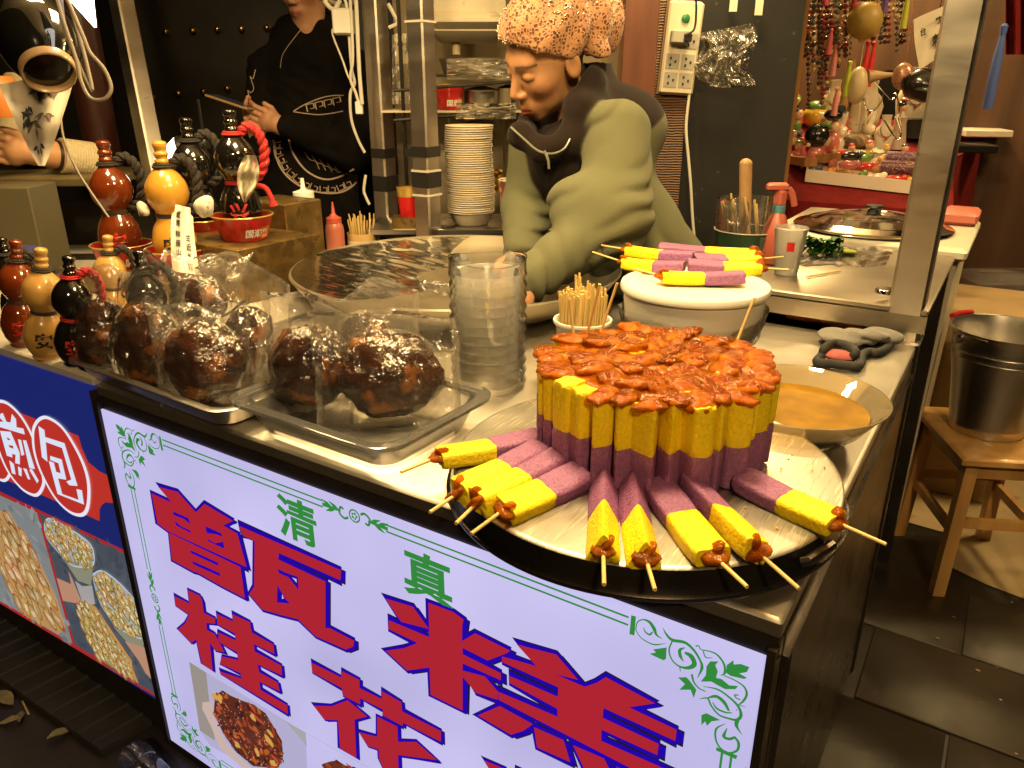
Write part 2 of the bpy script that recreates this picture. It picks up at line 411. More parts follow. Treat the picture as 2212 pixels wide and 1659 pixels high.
MILKY = film('milky_tray_plastic', tint=(0.97, 0.96, 0.94), haze=0.13, gloss=0.10, edge=0.28, bump=None)
WRAP = film('cling_wrap', haze=0.06, gloss=0.16, edge=0.2, bump=(26, 0.3, 0.006), base=0.05)
GLASS = film('glass', tint=(0.95, 0.95, 0.92), haze=0.02, gloss=0.02, edge=0.25, bump=None, base=0.06)
WHITE_CABLE = pbr('white_cable', (0.62, 0.58, 0.50), 0.45)
# ------------------------------------------------------------------ lamps of the stalls (hang above the picture) and an added fill lamp
CANOPY = pbr('canopy_sheet', (0.66, 0.54, 0.38), 0.7, noise=(3, 0.15))  # kept pale so the unseen roof bounces light onto the metal
LAMP_GLOW = pbr('lamp_diffuser', (0.9, 0.85, 0.7), 0.4, emit=(1.0, 0.80, 0.50), estr=4.0)
def pendant(loc, power, label, size=0.22, col=(1.0, 0.71, 0.31), aim=None, group='lamps under the stall roof'):
    x, y, z = loc
    r = thing('pendant_lamp', label, 'lamp', (x, y, z), 0, group)
    mb = MB(); h = size / 2 + 0.02
    mb.box((x, y, z + 0.035), (size + 0.04, size + 0.04, 0.04), bev=0.006); mb.build('housing', STEEL_DARK, r)
    mb = MB(); mb.tube([(x, y, z + 0.05), (x, y, 2.55)], 0.006); mb.build('cord', BLACK, r)
    mb = MB(); mb.box((x, y, z + 0.0125), (size, size, 0.004)); mb.build('diffuser', LAMP_GLOW, r)
    ld = bpy.data.lights.new('lamp_light', 'AREA'); ld.shape = 'SQUARE'; ld.size = size; ld.energy = power; ld.color = col
    lo = bpy.data.objects.new('lamp_light', ld); COL.objects.link(lo); lo.parent = r; lo.location = (0, 0, 0.004)
    mb = MB(); mb.box((x, y, z + 0.058), (size, size, 0.004)); mb.build('added_upper_glow', LAMP_GLOW, r)     # uplight added to brighten the roof, so the metal reflects it
    ld2 = bpy.data.lights.new('added_uplight', 'AREA'); ld2.shape = 'SQUARE'; ld2.size = size; ld2.energy = power * 0.4; ld2.color = col
    l2 = bpy.data.objects.new('added_uplight', ld2); COL.objects.link(l2); l2.parent = r; l2.location = (0, 0, 0.066); l2.rotation_euler = (math.pi, 0, 0)
    return r
pendant((-0.30, 0.25, 2.00), 26.0, 'square panel lamp hung over the round tray of cakes')
pendant((-1.10, 0.45, 1.95), 13.0, 'square panel lamp hung over the bagged meat')
pendant((-0.62, 1.42, 2.05), 14.0, 'square panel lamp hung behind the woman')
pendant((-1.55, 0.25, 1.95), 9.0, 'square panel lamp hung over the gourd bottles')
pendant((-0.75, 3.10, 2.25), 40.0, 'square panel lamp hung over the souvenir tables')
pendant((0.62, 2.3, 2.3), 26.0, 'square panel lamp hung over the passage on the right')
r = thing('added_fill_lamp', 'added fill lamp on a pole behind the viewer, unseen', 'lamp', (2.2, -3.2, 0))  # invented light source behind the camera, brightens the front faces
mb = MB(); mb.tube([(2.2, -3.2, 0), (2.2, -3.2, 3.6), (1.9, -2.9, 3.75)], .04, 12); mb.build('pole', STEEL_DARK, r)
mb = MB(); mb.box((1.75, -2.75, 3.75), (.5, .5, .05), bev=.01); mb.build('lamp_head', STEEL_DARK, r)
ld = bpy.data.lights.new('added_fill_light', 'AREA'); ld.shape = 'SQUARE'; ld.size = .4; ld.energy = 175; ld.color = (1.0, .68, .32); lo = bpy.data.objects.new('added_fill_light', ld); COL.objects.link(lo); lo.parent = r
lo.location = (-.45, .45, 3.72); lo.rotation_euler = Vector((2.75, -3.75, 2.6)).to_track_quat('Z', 'Y').to_euler()
mb = MB(); mb.box((-1.0, 1.4, 2.6), (4.6, 3.6, 0.04)); r = mb.build('stall_canopy', CANOPY, None)
tag(r, 'pale sheet roof over the stalls, unseen above the picture, bounces lamp light', 'canopy')
# ------------------------------------------------------------------ ground
GROUND = pbr('wet_dark_paving', (0.030, 0.025, 0.020), 0.45, noise=(2.2, 0.5), wear=(30, 0.70, (0.07, 0.055, 0.04)), bump=(25, 0.25, 0.004), rnoise=(3, 0.2))
mb = MB(); mb.grid(lambda u, v: (-30 + 60 * u, -30 + 60 * v, 0), 3, 3); structure('ground', mb, GROUND, smooth=False)
OCHRE = pbr('ochre_floor', (0.40, 0.30, 0.16), 0.5, noise=(4, 0.25), wear=(9, 0.62, (0.27, 0.19, 0.10)), rnoise=(4, 0.15))
mb = MB(); pl = [onz(1790, 1086, 0.004), onz(1905, 1112, .004), onz(2046, 1152, .004), onz(2040, 1218, .004), onz(2130, 1262, .004), onz(2230, 1300, .004), (3.0, 1.9, .004), (3.0, 9, .004), (-2.0, 9, .004), (-0.75, 2.0, .004)]
mb.add(pl, [tuple(range(len(pl)))]); structure('hall_floor', mb, OCHRE, smooth=False)
SLAB = pbr('dark_paving_slab', (0.040, 0.032, 0.024), 0.42, noise=(5, 0.35), wear=(26, 0.68, (0.085, 0.065, 0.045)), bump=(30, 0.25, 0.003), rnoise=(4, 0.15), rand=0.25)
s0 = None
for i in range(5):
    for j in range(9):
        if s0 is None: mb = MB(); mb.box((0, 0, 0.0), (0.392, 0.292, 0.008), bev=.002); o = mb.build('paving_slab', SLAB, bpy.data.objects['ground'], local=True); s0 = o
        else: o = s0.copy(); COL.objects.link(o)
        x_, y_ = 0.22 + 0.4 * i + (0.2 if j % 2 else 0) - 0.2, -1.0 + 0.3 * j
        o.location = (x_, y_, 0.0045 + RNG.uniform(-.001, .001) - (.003 if y_ > 1.3 else 0))
MATGREY = pbr('rubber_mat', (0.030, 0.029, 0.027), 0.7, noise=(12, 0.35), bump=(60, 0.3, 0.002))
c0, c1, c2 = onz(221, 1634, 0), onz(-60, 1432, 0), onz(300, 1585, 0)
r = thing('ribbed_floor_mat', 'dark ribbed rubber mat on the ground before the blue sign', 'mat', (c0[0], c0[1], 0.0))
mb = MB(); ex = c1 - c0; ey = np.array([0.02, 0.14, 0]); L0 = np.linalg.norm(ex); ux = ex / L0
q = [c0, c0 + ex * 1.4, c0 + ex * 1.4 + ey, c0 + ey]
mb.add([(p[0], p[1], z) for z in (0.002, 0.018) for p in q], [(3, 2, 1, 0), (4, 5, 6, 7), (0, 1, 5, 4), (1, 2, 6, 5), (2, 3, 7, 6), (3, 0, 4, 7)]); mb.build('base', MATGREY, r, smooth=False)
for i in range(16):
    a = c0 + ux * (0.035 + 0.055 * i); b = a + ey
    mb = MB(); mb.tube([(a[0], a[1], 0.018), (b[0], b[1], 0.018)], 0.006, 6); mb.build('rib', MATGREY, r)
LEAF = pbr('dry_leaf', (0.28, 0.25, 0.13), 0.7, noise=(60, 0.3))
for k, (px, py, s, lb) in enumerate(((12, 1510, .035, 'pale torn leaf on the ground at the left edge'), (132, 1586, .028, 'small pale green leaf lying by the ribbed mat'), (45, 1550, .022, 'curled pale leaf on the ground beside a wooden stick'), (22, 1560, .024, 'brown dry leaf flat on the dark ground'))):
    p = onz(px, py, 0.004); mb = MB(); a = k * 1.3
    def lf(u, v, p=p, a=a, s=s):
        w = s * 0.45 * math.sin(math.pi * min(max(u, .02), .98)) * (2 * v - 1); l = s * (u - .5) * 2
        return (p[0] + l * math.cos(a) - w * math.sin(a), p[1] + l * math.sin(a) + w * math.cos(a), 0.004 + 0.006 * abs(2 * v - 1) + 0.004 * math.sin(u * 5))
    mb.grid(lf, 8, 5); solo('fallen_leaf', mb, LEAF, lb, 'leaf')
a, b = onz(49, 1515, 0.004), onz(62, 1543, 0.004); mb = MB(); mb.tube([a, b], 0.0022, 6); solo('wooden_stick', mb, BAMBOO, 'short wooden stick dropped on the ground by the mat', 'stick')
mb = MB()
for _ in range(60):
    x_, y_ = RNG.uniform(.05, 1.0), RNG.uniform(-.5, 1.6); mb.ell((x_, y_, .0105), (RNG.uniform(.002, .006), RNG.uniform(.0015, .004), .0012), 6, 4)
tag(mb.build('floor_scraps', pbr('scrap', (.30, .22, .14), .8, rand=.4), None), 'tiny pale scraps scattered over the dark floor', 'scraps', kind='stuff')
# clear bottle lying at the foot of the sign
p0 = onz(285, 1628, 0.036); ax = np.array([0.16, -0.02, 0]); r = thing('plastic_bottle', 'crushed clear plastic bottle lying on the ground below the white sign', 'bottle', (p0[0], p0[1], 0))
mb = MB(); mb.lathe([(0.0, 0), (0.03, 0.003), (0.034, 0.012), (0.033, 0.05), (0.031, 0.055), (0.034, 0.062), (0.034, 0.11), (0.03, 0.13), (0.014, 0.155), (0.013, 0.175)], 24, p0, axis=ax); mb.build('body', CLEAR, r)
mb = MB(); mb.lathe([(0.015, 0.172), (0.015, 0.19), (0, 0.19)], 16, p0, axis=ax); mb.build('cap', WHITE_PL, r)
# ------------------------------------------------------------------ the food counter
T = 0.85
r = thing('food_counter', 'long stainless steel food counter with brown frame, wide white sign on its front', 'counter', (-0.6, 0.5, 0))
mb = MB(); mb.box((-0.603, 0.515, T - 0.012), (1.206, 1.03, 0.024), bev=0.004); mb.build('counter_top', STEEL_TOP, r)
mb = MB(); mb.box((-0.603, 0.012, 0.42), (1.19, 0.016, 0.80)); mb.build('front_board', FRAME_BROWN, r, smooth=False)
for z_, h_ in ((0.815, 0.024), (0.018, 0.034)):
    mb = MB(); mb.box((-0.603, 0.0005, z_), (1.206, 0.006, h_)); mb.build('front_rail', FRAME_BROWN, r, smooth=False)
for x in (-1.198, -0.0045):
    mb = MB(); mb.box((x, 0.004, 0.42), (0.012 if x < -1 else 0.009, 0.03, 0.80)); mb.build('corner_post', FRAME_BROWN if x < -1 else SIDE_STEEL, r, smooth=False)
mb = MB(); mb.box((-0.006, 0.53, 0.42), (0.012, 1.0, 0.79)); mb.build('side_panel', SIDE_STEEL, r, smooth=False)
mb = MB(); mb.box((0.003, 0.53, 0.785), (0.006, 1.0, 0.004)); mb.box((0.003, 0.05, 0.42), (0.006, 0.004, 0.72)); mb.build('side_seam', STEEL_DARK, r, smooth=False)
mb = MB(); mb.box((-1.2, 0.53, 0.42), (0.012, 1.0, 0.79)); mb.build('side_panel', FRAME_BROWN, r, smooth=False)
SHELF_ST = pbr('dull_shelf_steel', (0.30, 0.26, 0.21), 0.42, 1.0, noise=(5, 0.15), rnoise=(6, .06))
# raised back shelf of the counter
r = thing('steel_back_shelf', 'raised steel shelf behind the counter carrying greens, cup and spray bottle', 'shelf', (-0.25, 1.3, 0))
mb = MB(); mb.box((-0.24, 1.335, 0.918), (0.50, 0.61, 0.014), bev=0.003); mb.build('shelf_top', SHELF_ST, r)
mb = MB(); mb.box((-0.24, 1.033, 0.893), (0.50, 0.012, 0.036)); mb.build('front_lip', SHELF_ST, r, smooth=False)
for x, y in ((-0.47, 1.06), (-0.01, 1.06), (-0.47, 1.6), (-0.01, 1.6)):
    mb = MB(); mb.box((x, y, 0.455), (0.03, 0.03, 0.91)); mb.build('leg', STEEL_DARK, r, smooth=False)
mb = MB(); mb.box((-0.25, 1.45, 0.45), (0.44, 0.02, 0.85)); mb.build('back_panel', STEEL_DARK, r, smooth=False)
mb = MB(); mb.box((-0.19, 1.10, 0.87), (0.16, 0.08, 0.03), bev=0.004); solo('orange_box', mb, pbr('orange_card', (0.45, 0.10, 0.02), 0.6), 'flat orange box pushed under the raised steel shelf', 'box')
# neighbouring counter on the left
WHITE_TOP = pbr('pale_counter_top', (0.55, 0.50, 0.42), 0.35, noise=(5, 0.12), wear=(22, 0.66, (0.36, 0.29, 0.2)))
r = thing('neighbour_counter', 'pale topped counter carrying the gourd bottles, blue sign on its front', 'counter', (-1.9, 0.5, 0))
mb = MB(); mb.box((-2.06, 0.52, 0.849), (1.70, 1.04, 0.022), bev=0.003); mb.build('counter_top', WHITE_TOP, r)
mb = MB(); mb.box((-2.06, 0.02, 0.42), (1.69, 0.02, 0.83)); mb.build('front_board', FRAME_BROWN, r, smooth=False)
mb = MB(); mb.box((-2.06, 0.5, 0.4), (1.66, 0.9, 0.8)); mb.build('body', FRAME_BROWN, r, smooth=False)
# ------------------------------------------------------------------ posts
def post(name_label, base, top, w, mat=STEEL_POST, extra=None):
    base = np.array(base, float); top = np.array(top, float)
    r = thing('steel_post', name_label, 'post', tuple(base), 0, 'square steel posts of the stalls')
    mb = MB(); h = w / 2; b = 0.005; ring = [(h - b, -h), (h, -h + b), (h, h - b), (h - b, h), (-h + b, h), (-h, h - b), (-h, -h + b), (-h + b, -h)]
    vs = [base + (x, y, 0) for x, y in ring] + [top + (x, y, 0) for x, y in ring]
    mb.add(vs, [(i, (i + 1) % 8, 8 + (i + 1) % 8, 8 + i) for i in range(8)] + [tuple(range(7, -1, -1)), tuple(range(8, 16))]); mb.build('tube', mat, r, smooth=False)
    return r
pr = post('bright square steel post at the right back corner of the counter', (-0.032, 1.062, T), (-0.032, 1.062, 2.55), 0.066)
mb = MB(); mb.box((-0.032, 1.062, 0.853), (0.078, 0.078, 0.006)); mb.build('foot_plate', STEEL, pr, smooth=False)
P2 = atd(918, 300, 2.28); P1 = atd(826, 300, 2.52)
p2 = post('square steel post wrapped in black tape, beside the paper bowl stack', (P2[0], P2[1], T), (P2[0], P2[1], 2.55), 0.060)
p1 = post('square steel post with white cables hanging along it', (P1[0], P1[1], T), (P1[0], P1[1], 2.55), 0.060)
TAPE = pbr('black_tape', (0.014, 0.013, 0.012), 0.45, bump=(60, 0.2, 0.001)); TIE = pbr('white_tie', (0.6, 0.55, 0.45), 0.5)
def zat(P, py):   # height on the post seen at that row
    d = ray(0, py); x = np.array([P[0], P[1]]); lo, hi = 0.5, 2.5
    for _ in range(40):
        mid = (lo + hi) / 2; v = np.array([P[0], P[1], mid]) - CAM
        if C_Y - F_PX * (v @ V_U) / (v @ V_F) > py: lo = mid
        else: hi = mid
    return lo
for py, hh, mt, nm in ((327, 0.030, TAPE, 'tape_band'), (387, 0.045, TAPE, 'tape_band'), (47, 0.006, TIE, 'cable_tie'), (368, 0.006, TIE, 'cable_tie'), (420, 0.006, TIE, 'cable_tie')):
    mb = MB(); mb.box((P2[0], P2[1], zat(P2, py)), (0.064, 0.064, hh)); mb.build(nm, mt, p2, smooth=False)
mb = MB(); z = zat(P2, 327); mb.box((P2[0] - 0.042, P2[1] - 0.031, z - 0.004), (0.022, 0.003, 0.022)); mb.build('tape_end', TAPE, p2, smooth=False)
for py, hh in ((330, 0.03), (395, 0.05)):
    mb = MB(); mb.box((P1[0] + 0.004, P1[1], zat(P1, py)), (0.058, 0.064, hh)); mb.build('tape_band', TAPE, p1, smooth=False)
LB, LT = atd(345, 420, 2.35), atd(258, -20, 2.35)
pl_ = post('leaning square steel post in front of the studded door', LB, LB + (LT - LB) * 2.2, 0.055)
pl_2 = LB + (LT - LB) * -2.0
mb = MB(); mb.box(((LB[0] + pl_2[0]) / 2, (LB[1] + pl_2[1]) / 2, LB[2] / 2), (0.055, 0.055, LB[2])); mb.build('lower_tube', STEEL_POST, pl_, smooth=False)
# ------------------------------------------------------------------ back walls
ang = math.atan2(A_R[1], A_R[0])
DC = CAM + A_F * 3.45
def wallpt(right, z, fwd): return CAM * (1, 1, 0) + A_R * right + A_F * fwd + np.array([0, 0, z])
r = thing('studded_door', 'black double door with rows of small brass studs behind the man', 'door', tuple(wallpt(-1.3, 0, 3.45)))
cc = wallpt(-1.45, 1.4, 3.48); mb = MB(); mb.box(cc, (2.6, 0.06, 2.8), rotz=ang); mb.build('door_leaf', DARKWALL, r, smooth=False)
for row, z, xs in ((0, None, [(358, 68), (416, 66), (469, 63), (521, 62), (576, 60)]), (1, None, [(329, 211), (385, 202), (439, 197), (491, 191), (545, 186)])):
    for px, py in xs:
        d = ray(px, py); t = (3.45 - 0.02) / (d @ A_F); p = CAM + d * t; mb = MB(); mb.ell(p, (0.013, 0.013, 0.013), 10, 6); mb.build('stud', BRASS, r)
# dark red column and cream wall at the far left
p = atd(208, 250, 2.75); mb = MB(); mb.lathe([(0.06, 0), (0.06, 2.6)], 24, (p[0], p[1], 0)); solo('wooden_column', mb, WOOD_DARK, 'dark red round wooden column at the left', 'column')
cc = wallpt(-2.6, 1.3, 3.5); mb = MB(); mb.box(cc, (1.6, 0.08, 2.6), rotz=ang); o = mb.build('back_wall', CREAM, None, smooth=False); tag(o, 'olive cream wall behind the far left stall', 'wall')
# wall behind the woman
cc = wallpt(0.02, 1.3, 2.70)
r = thing('steel_wall_panel', 'dull steel splashback behind the paper bowl stack', 'wall', tuple(wallpt(-0.2, 0, 2.45)))
for k, (a, b) in enumerate(((-0.40, -0.22), (-0.215, -0.03), (-0.025, 0.14))):
    mb = MB(); mb.box(wallpt((a + b) / 2, 0.95, 2.80), (b - a, 0.02, 0.66), rotz=ang); mb.build('panel', pbr('dull_steel_%d' % k, (0.42, 0.36, 0.26), 0.38, 0.85, noise=(5, 0.25), wear=(9, 0.6, (0.26, 0.2, 0.12)), rnoise=(5, 0.15)), r, smooth=False)
mb = MB(); mb.box(wallpt(0.12, 1.5, 2.95), (1.06, 0.04, 3.0), rotz=ang); tag(mb.build('kitchen_wall', CREAM, None, smooth=False), 'stained cream wall behind the rack', 'wall')
# wooden pillar, woven panel and black board behind the woman
mb = MB(); mb.box(wallpt(0.36, 1.3, 2.40), (0.10, 0.08, 2.6), rotz=ang, bev=0.006); solo('wooden_pillar', mb, pbr('brown_pillar', (0.13, 0.045, 0.022), 0.4, noise=(18, 0.5), stretch=(1, 1, 0.12), coat=0.2), 'reddish brown wooden pillar right behind the headscarf', 'pillar')
WEAVE, nt, N, L = new_mat('woven_bamboo'); b = N['Principled BSDF']; b.inputs['Roughness'].default_value = 0.6
tc = N.new('ShaderNodeTexCoord'); wv = N.new('ShaderNodeTexWave'); wv.wave_type = 'BANDS'; wv.bands_direction = 'Z'; wv.inputs['Scale'].default_value = 42; wv.inputs['Distortion'].default_value = 2.5; wv.inputs['Detail'].default_value = 2
rp = N.new('ShaderNodeValToRGB'); rp.color_ramp.elements[0].color = (0.028, 0.012, 0.006, 1); rp.color_ramp.elements[1].color = (0.19, 0.09, 0.035, 1)
L.new(tc.outputs['Object'], wv.inputs[0]); L.new(wv.outputs['Fac'], rp.inputs[0]); L.new(rp.outputs[0], b.inputs['Base Color'])
bp = N.new('ShaderNodeBump'); bp.inputs['Strength'].default_value = 0.8; bp.inputs['Distance'].default_value = 0.004; L.new(wv.outputs['Fac'], bp.inputs['Height']); L.new(bp.outputs[0], b.inputs['Normal'])
mb = MB(); mb.box(wallpt(0.46, 1.3, 2.46), (0.12, 0.03, 2.6), rotz=ang); solo('woven_bamboo_screen', mb, WEAVE, 'narrow woven bamboo screen between pillar and power strip', 'screen')
mb = MB(); mb.box(wallpt(0.675, 1.3, 2.50), (0.36, 0.03, 2.6), rotz=ang); tag(mb.build('black_board', BLACKBOARD, None, smooth=False), 'scuffed black board standing behind the power strip', 'board')
a = atd(1708, 210, 2.46); b2 = wallpt(0, 0, 0)
mb = MB(); mb.box((a[0], a[1], 1.3), (0.03, 0.05, 2.6), rotz=ang); solo('wooden_edge_post', mb, WOOD_ORANGE, 'thin orange wooden post at the edge of the black board', 'post')
RED = {"zeng":[[[[-10772,6706],[-10196,6695],[-10520,6911],[-9956,6984],[-9527,6720],[-9240,6975],[-8536,6878],[-8822,6698],[-8476,6659],[-8364,6052],[-10480,6019],[-10769,6084]],[[-10200,6518],[-9776,6521],[-9750,6411],[-9921,6465],[-10210,6445]],[[-10207,6326],[-10053,6271],[-9784,6271],[-9782,6227],[-10186,6241]],[[-9325,6515],[-8899,6514],[-8899,6456],[-9047,6449],[-9314,6387]],[[-9322,6266],[-9130,6244],[-8893,6356],[-8894,6224],[-9311,6225]]],[[[-10463,6000],[-8531,5996],[-8539,5363],[-9159,5370],[-9784,5401],[-9915,5376],[-10525,5397]],[[-9897,5836],[-9136,5854],[-9141,5791],[-9881,5780]],[[-9892,5611],[-9134,5642],[-9136,5574],[-9874,5549]]],[[[-8424,6831],[-6140,6835],[-6176,6645],[-7498,6641],[-7529,6511],[-6501,6498],[-6614,5586],[-6517,5629],[-6006,5617],[-6031,5498],[-6203,5359],[-6865,5316],[-7241,5486],[-7667,5392],[-8108,5308],[-8402,5507],[-8242,5717],[-8060,6663],[-8328,6667]],[[-7576,6320],[-7406,6314],[-7117,6341],[-7136,6097],[-7348,6252],[-7554,6244]],[[-7637,5984],[-7488,5784],[-7196,5630],[-7267,5774],[-7706,5622]]]],"gao":[[[[-5295,6679],[-4786,6749],[-4518,6488],[-5025,6390]]],[[[-4519,6473],[-4509,6932],[-4084,6956],[-3919,6905],[-3942,6794],[-3954,6536],[-3736,6763],[-3183,6730],[-3245,6661],[-3539,6407],[-3947,6427],[-3950,6321],[-3332,6297],[-3333,6180],[-3955,6162],[-3958,6038],[-3591,6120],[-3372,5960],[-3390,5823],[-3740,5760],[-3962,5929],[-3979,5324],[-4549,5316],[-4544,5809],[-4969,5550],[-5365,5724],[-5000,5940],[-4741,6150],[-5280,6154],[-5259,6319],[-4525,6348]]],[[[-3314,6581],[-2796,6670],[-3086,6876],[-2513,6983],[-2205,6744],[-2516,6677],[-2111,6685],[-1955,6826],[-1844,6964],[-1212,6896],[-1528,6672],[-935,6655],[-939,6486],[-1850,6491],[-1853,6338],[-1129,6333],[-1134,6157],[-1860,6146],[-1855,5969],[-622,6025],[-685,5735],[-3373,5832],[-3372,5967],[-2472,6023],[-2482,6147],[-3199,6204],[-3199,6319],[-2476,6343],[-2475,6493],[-3315,6491]]],[[[-3723,5375],[-3355,5734],[-2835,5703],[-2976,5513],[-3176,5329]]],[[[-2820,5661],[-2377,5688],[-2270,5375],[-2767,5337]]],[[[-2240,5681],[-1806,5712],[-1590,5381],[-2046,5337]]],[[[-1641,5681],[-1240,5680],[-992,5404],[-1368,5372]]]],"gui":[[[[-10671,4547],[-10228,4563],[-10190,4872],[-9843,4887],[-9804,4793],[-9819,4523],[-9497,4535],[-9524,4412],[-9796,4308],[-9815,4144],[-9597,4155],[-9501,4028],[-9391,3830],[-9669,3744],[-9798,3865],[-9867,3170],[-10177,3202],[-10219,3748],[-10409,3582],[-10774,3738],[-10500,3990],[-10297,4279],[-10702,4325]]],[[[-9422,4671],[-8983,4695],[-8960,4858],[-8501,4886],[-8492,4672],[-7953,4660],[-7955,4460],[-8481,4428],[-8491,4266],[-7812,4280],[-7831,4060],[-8467,3995],[-8447,3829],[-7977,3837],[-7959,3651],[-8488,3597],[-8488,3412],[-7805,3421],[-7820,3214],[-9636,3223],[-9644,3269],[-8995,3419],[-9006,3538],[-9600,3476],[-9475,3695],[-9007,3835],[-9000,4011],[-9435,4007],[-9506,4054],[-9473,4238],[-8987,4282],[-8984,4435],[-9461,4425]]]],"hua":[[[[-7031,4712],[-6372,4736],[-6335,4875],[-5967,4886],[-5983,4716],[-5526,4737],[-5500,4898],[-5127,4882],[-5119,4704],[-4385,4725],[-4394,4515],[-5117,4483],[-5134,4412],[-5540,4405],[-5517,4531],[-5990,4511],[-6002,4377],[-6371,4366],[-6383,4515],[-7049,4509]]],[[[-7118,3768],[-6666,3996],[-6279,4323],[-5872,4202],[-6164,3980],[-6207,3134],[-6577,3142],[-6551,3758],[-6874,3598]]],[[[-5650,4321],[-5239,4342],[-5248,4032],[-4873,4244],[-4482,4107],[-5268,3750],[-5284,3331],[-5560,3163],[-5687,3412],[-5682,3628],[-5903,3568],[-6090,3757],[-5687,3889]]]]}
ORN_P = [[[-1581,7959],[-1525,7966],[-1527,7705],[-1588,7695]],[[-1332,7539],[-1260,7590],[-1295,7617],[-1143,7713],[-1138,7559],[-1165,7525],[-1271,7532]],[[-983,7374],[-892,7424],[-854,7399],[-766,7311],[-784,7186],[-829,7279],[-955,7215],[-898,7324]],[[-474,7688],[-478,7787],[-414,7883],[-408,7828],[-339,7869],[-247,7872],[-265,7798],[-339,7745],[-257,7727],[-280,7699],[-425,7670]],[[-567,7794],[-653,7754],[-686,7670],[-682,7552],[-729,7443],[-614,7500],[-543,7484],[-459,7474],[-355,7527],[-334,7580],[-425,7543],[-512,7585],[-572,7572],[-561,7663],[-595,7731]],[[-680,6999],[-628,7054],[-556,7048],[-470,7040],[-563,6972],[-605,6886],[-631,6935],[-667,6861]],[[-474,6652],[-242,6663],[-249,6604],[-476,6601]]]
ORN_S = [[[[-1517,7788],[-1501,7899],[-1437,7961],[-1361,7959],[-1305,7898],[-1270,7828],[-1199,7805]],[13,13,16,40,48,29,5]],[[[-1427,7862],[-1404,7812],[-1350,7796],[-1316,7850]],[5,19,26,13]],[[[-1517,7788],[-1451,7713],[-1357,7685],[-1268,7694],[-1147,7771]],[13,13,16,19,3]],[[[-1206,7958],[-1164,7892],[-1087,7841],[-945,7871],[-841,7818],[-761,7719],[-732,7631],[-767,7476]],[3,26,42,39,32,26,35,6]],[[[-1086,7825],[-1112,7693],[-1066,7576],[-974,7532],[-875,7562],[-818,7641],[-861,7724],[-934,7741]],[16,19,19,23,42,55,64,32]],[[[-940,7806],[-992,7748],[-978,7669],[-938,7619]],[10,35,42,10]],[[[-974,7532],[-961,7460]],[19,3]],[[[-833,7496],[-804,7406],[-741,7350],[-662,7341]],[26,23,19,13]],[[[-825,7876],[-792,7899],[-761,7863],[-665,7882],[-582,7871],[-505,7790],[-487,7681],[-523,7630]],[16,13,13,16,23,26,26,6]],[[[-739,7856],[-705,7788],[-631,7814]],[13,16,6]],[[[-490,7646],[-368,7639],[-270,7603],[-234,7520],[-262,7412],[-302,7348]],[13,16,23,26,23,10]],[[[-316,7470],[-354,7451],[-330,7420],[-290,7423]],[16,16,16,16]],[[[-302,7348],[-222,7356]],[16,5]],[[[-696,7399],[-538,7435],[-410,7396],[-307,7329],[-262,7231],[-294,7144],[-380,7115],[-491,7109],[-583,7184],[-634,7264],[-721,7210]],[6,23,26,32,35,35,26,23,23,23,5]],[[[-628,7276],[-542,7337],[-455,7304],[-391,7215]],[16,42,48,26]],[[[-575,7242],[-520,7182],[-428,7178],[-356,7208]],[10,26,23,10]],[[[-294,7144],[-291,7058],[-220,6973]],[48,39,3]],[[[-413,7027],[-499,6908],[-492,6766],[-433,6672],[-332,6656],[-250,6740],[-248,6850],[-303,6909]],[5,23,23,23,23,26,35,29]],[[[-387,6979],[-409,6850],[-352,6845],[-301,6892]],[8,42,35,29]]]
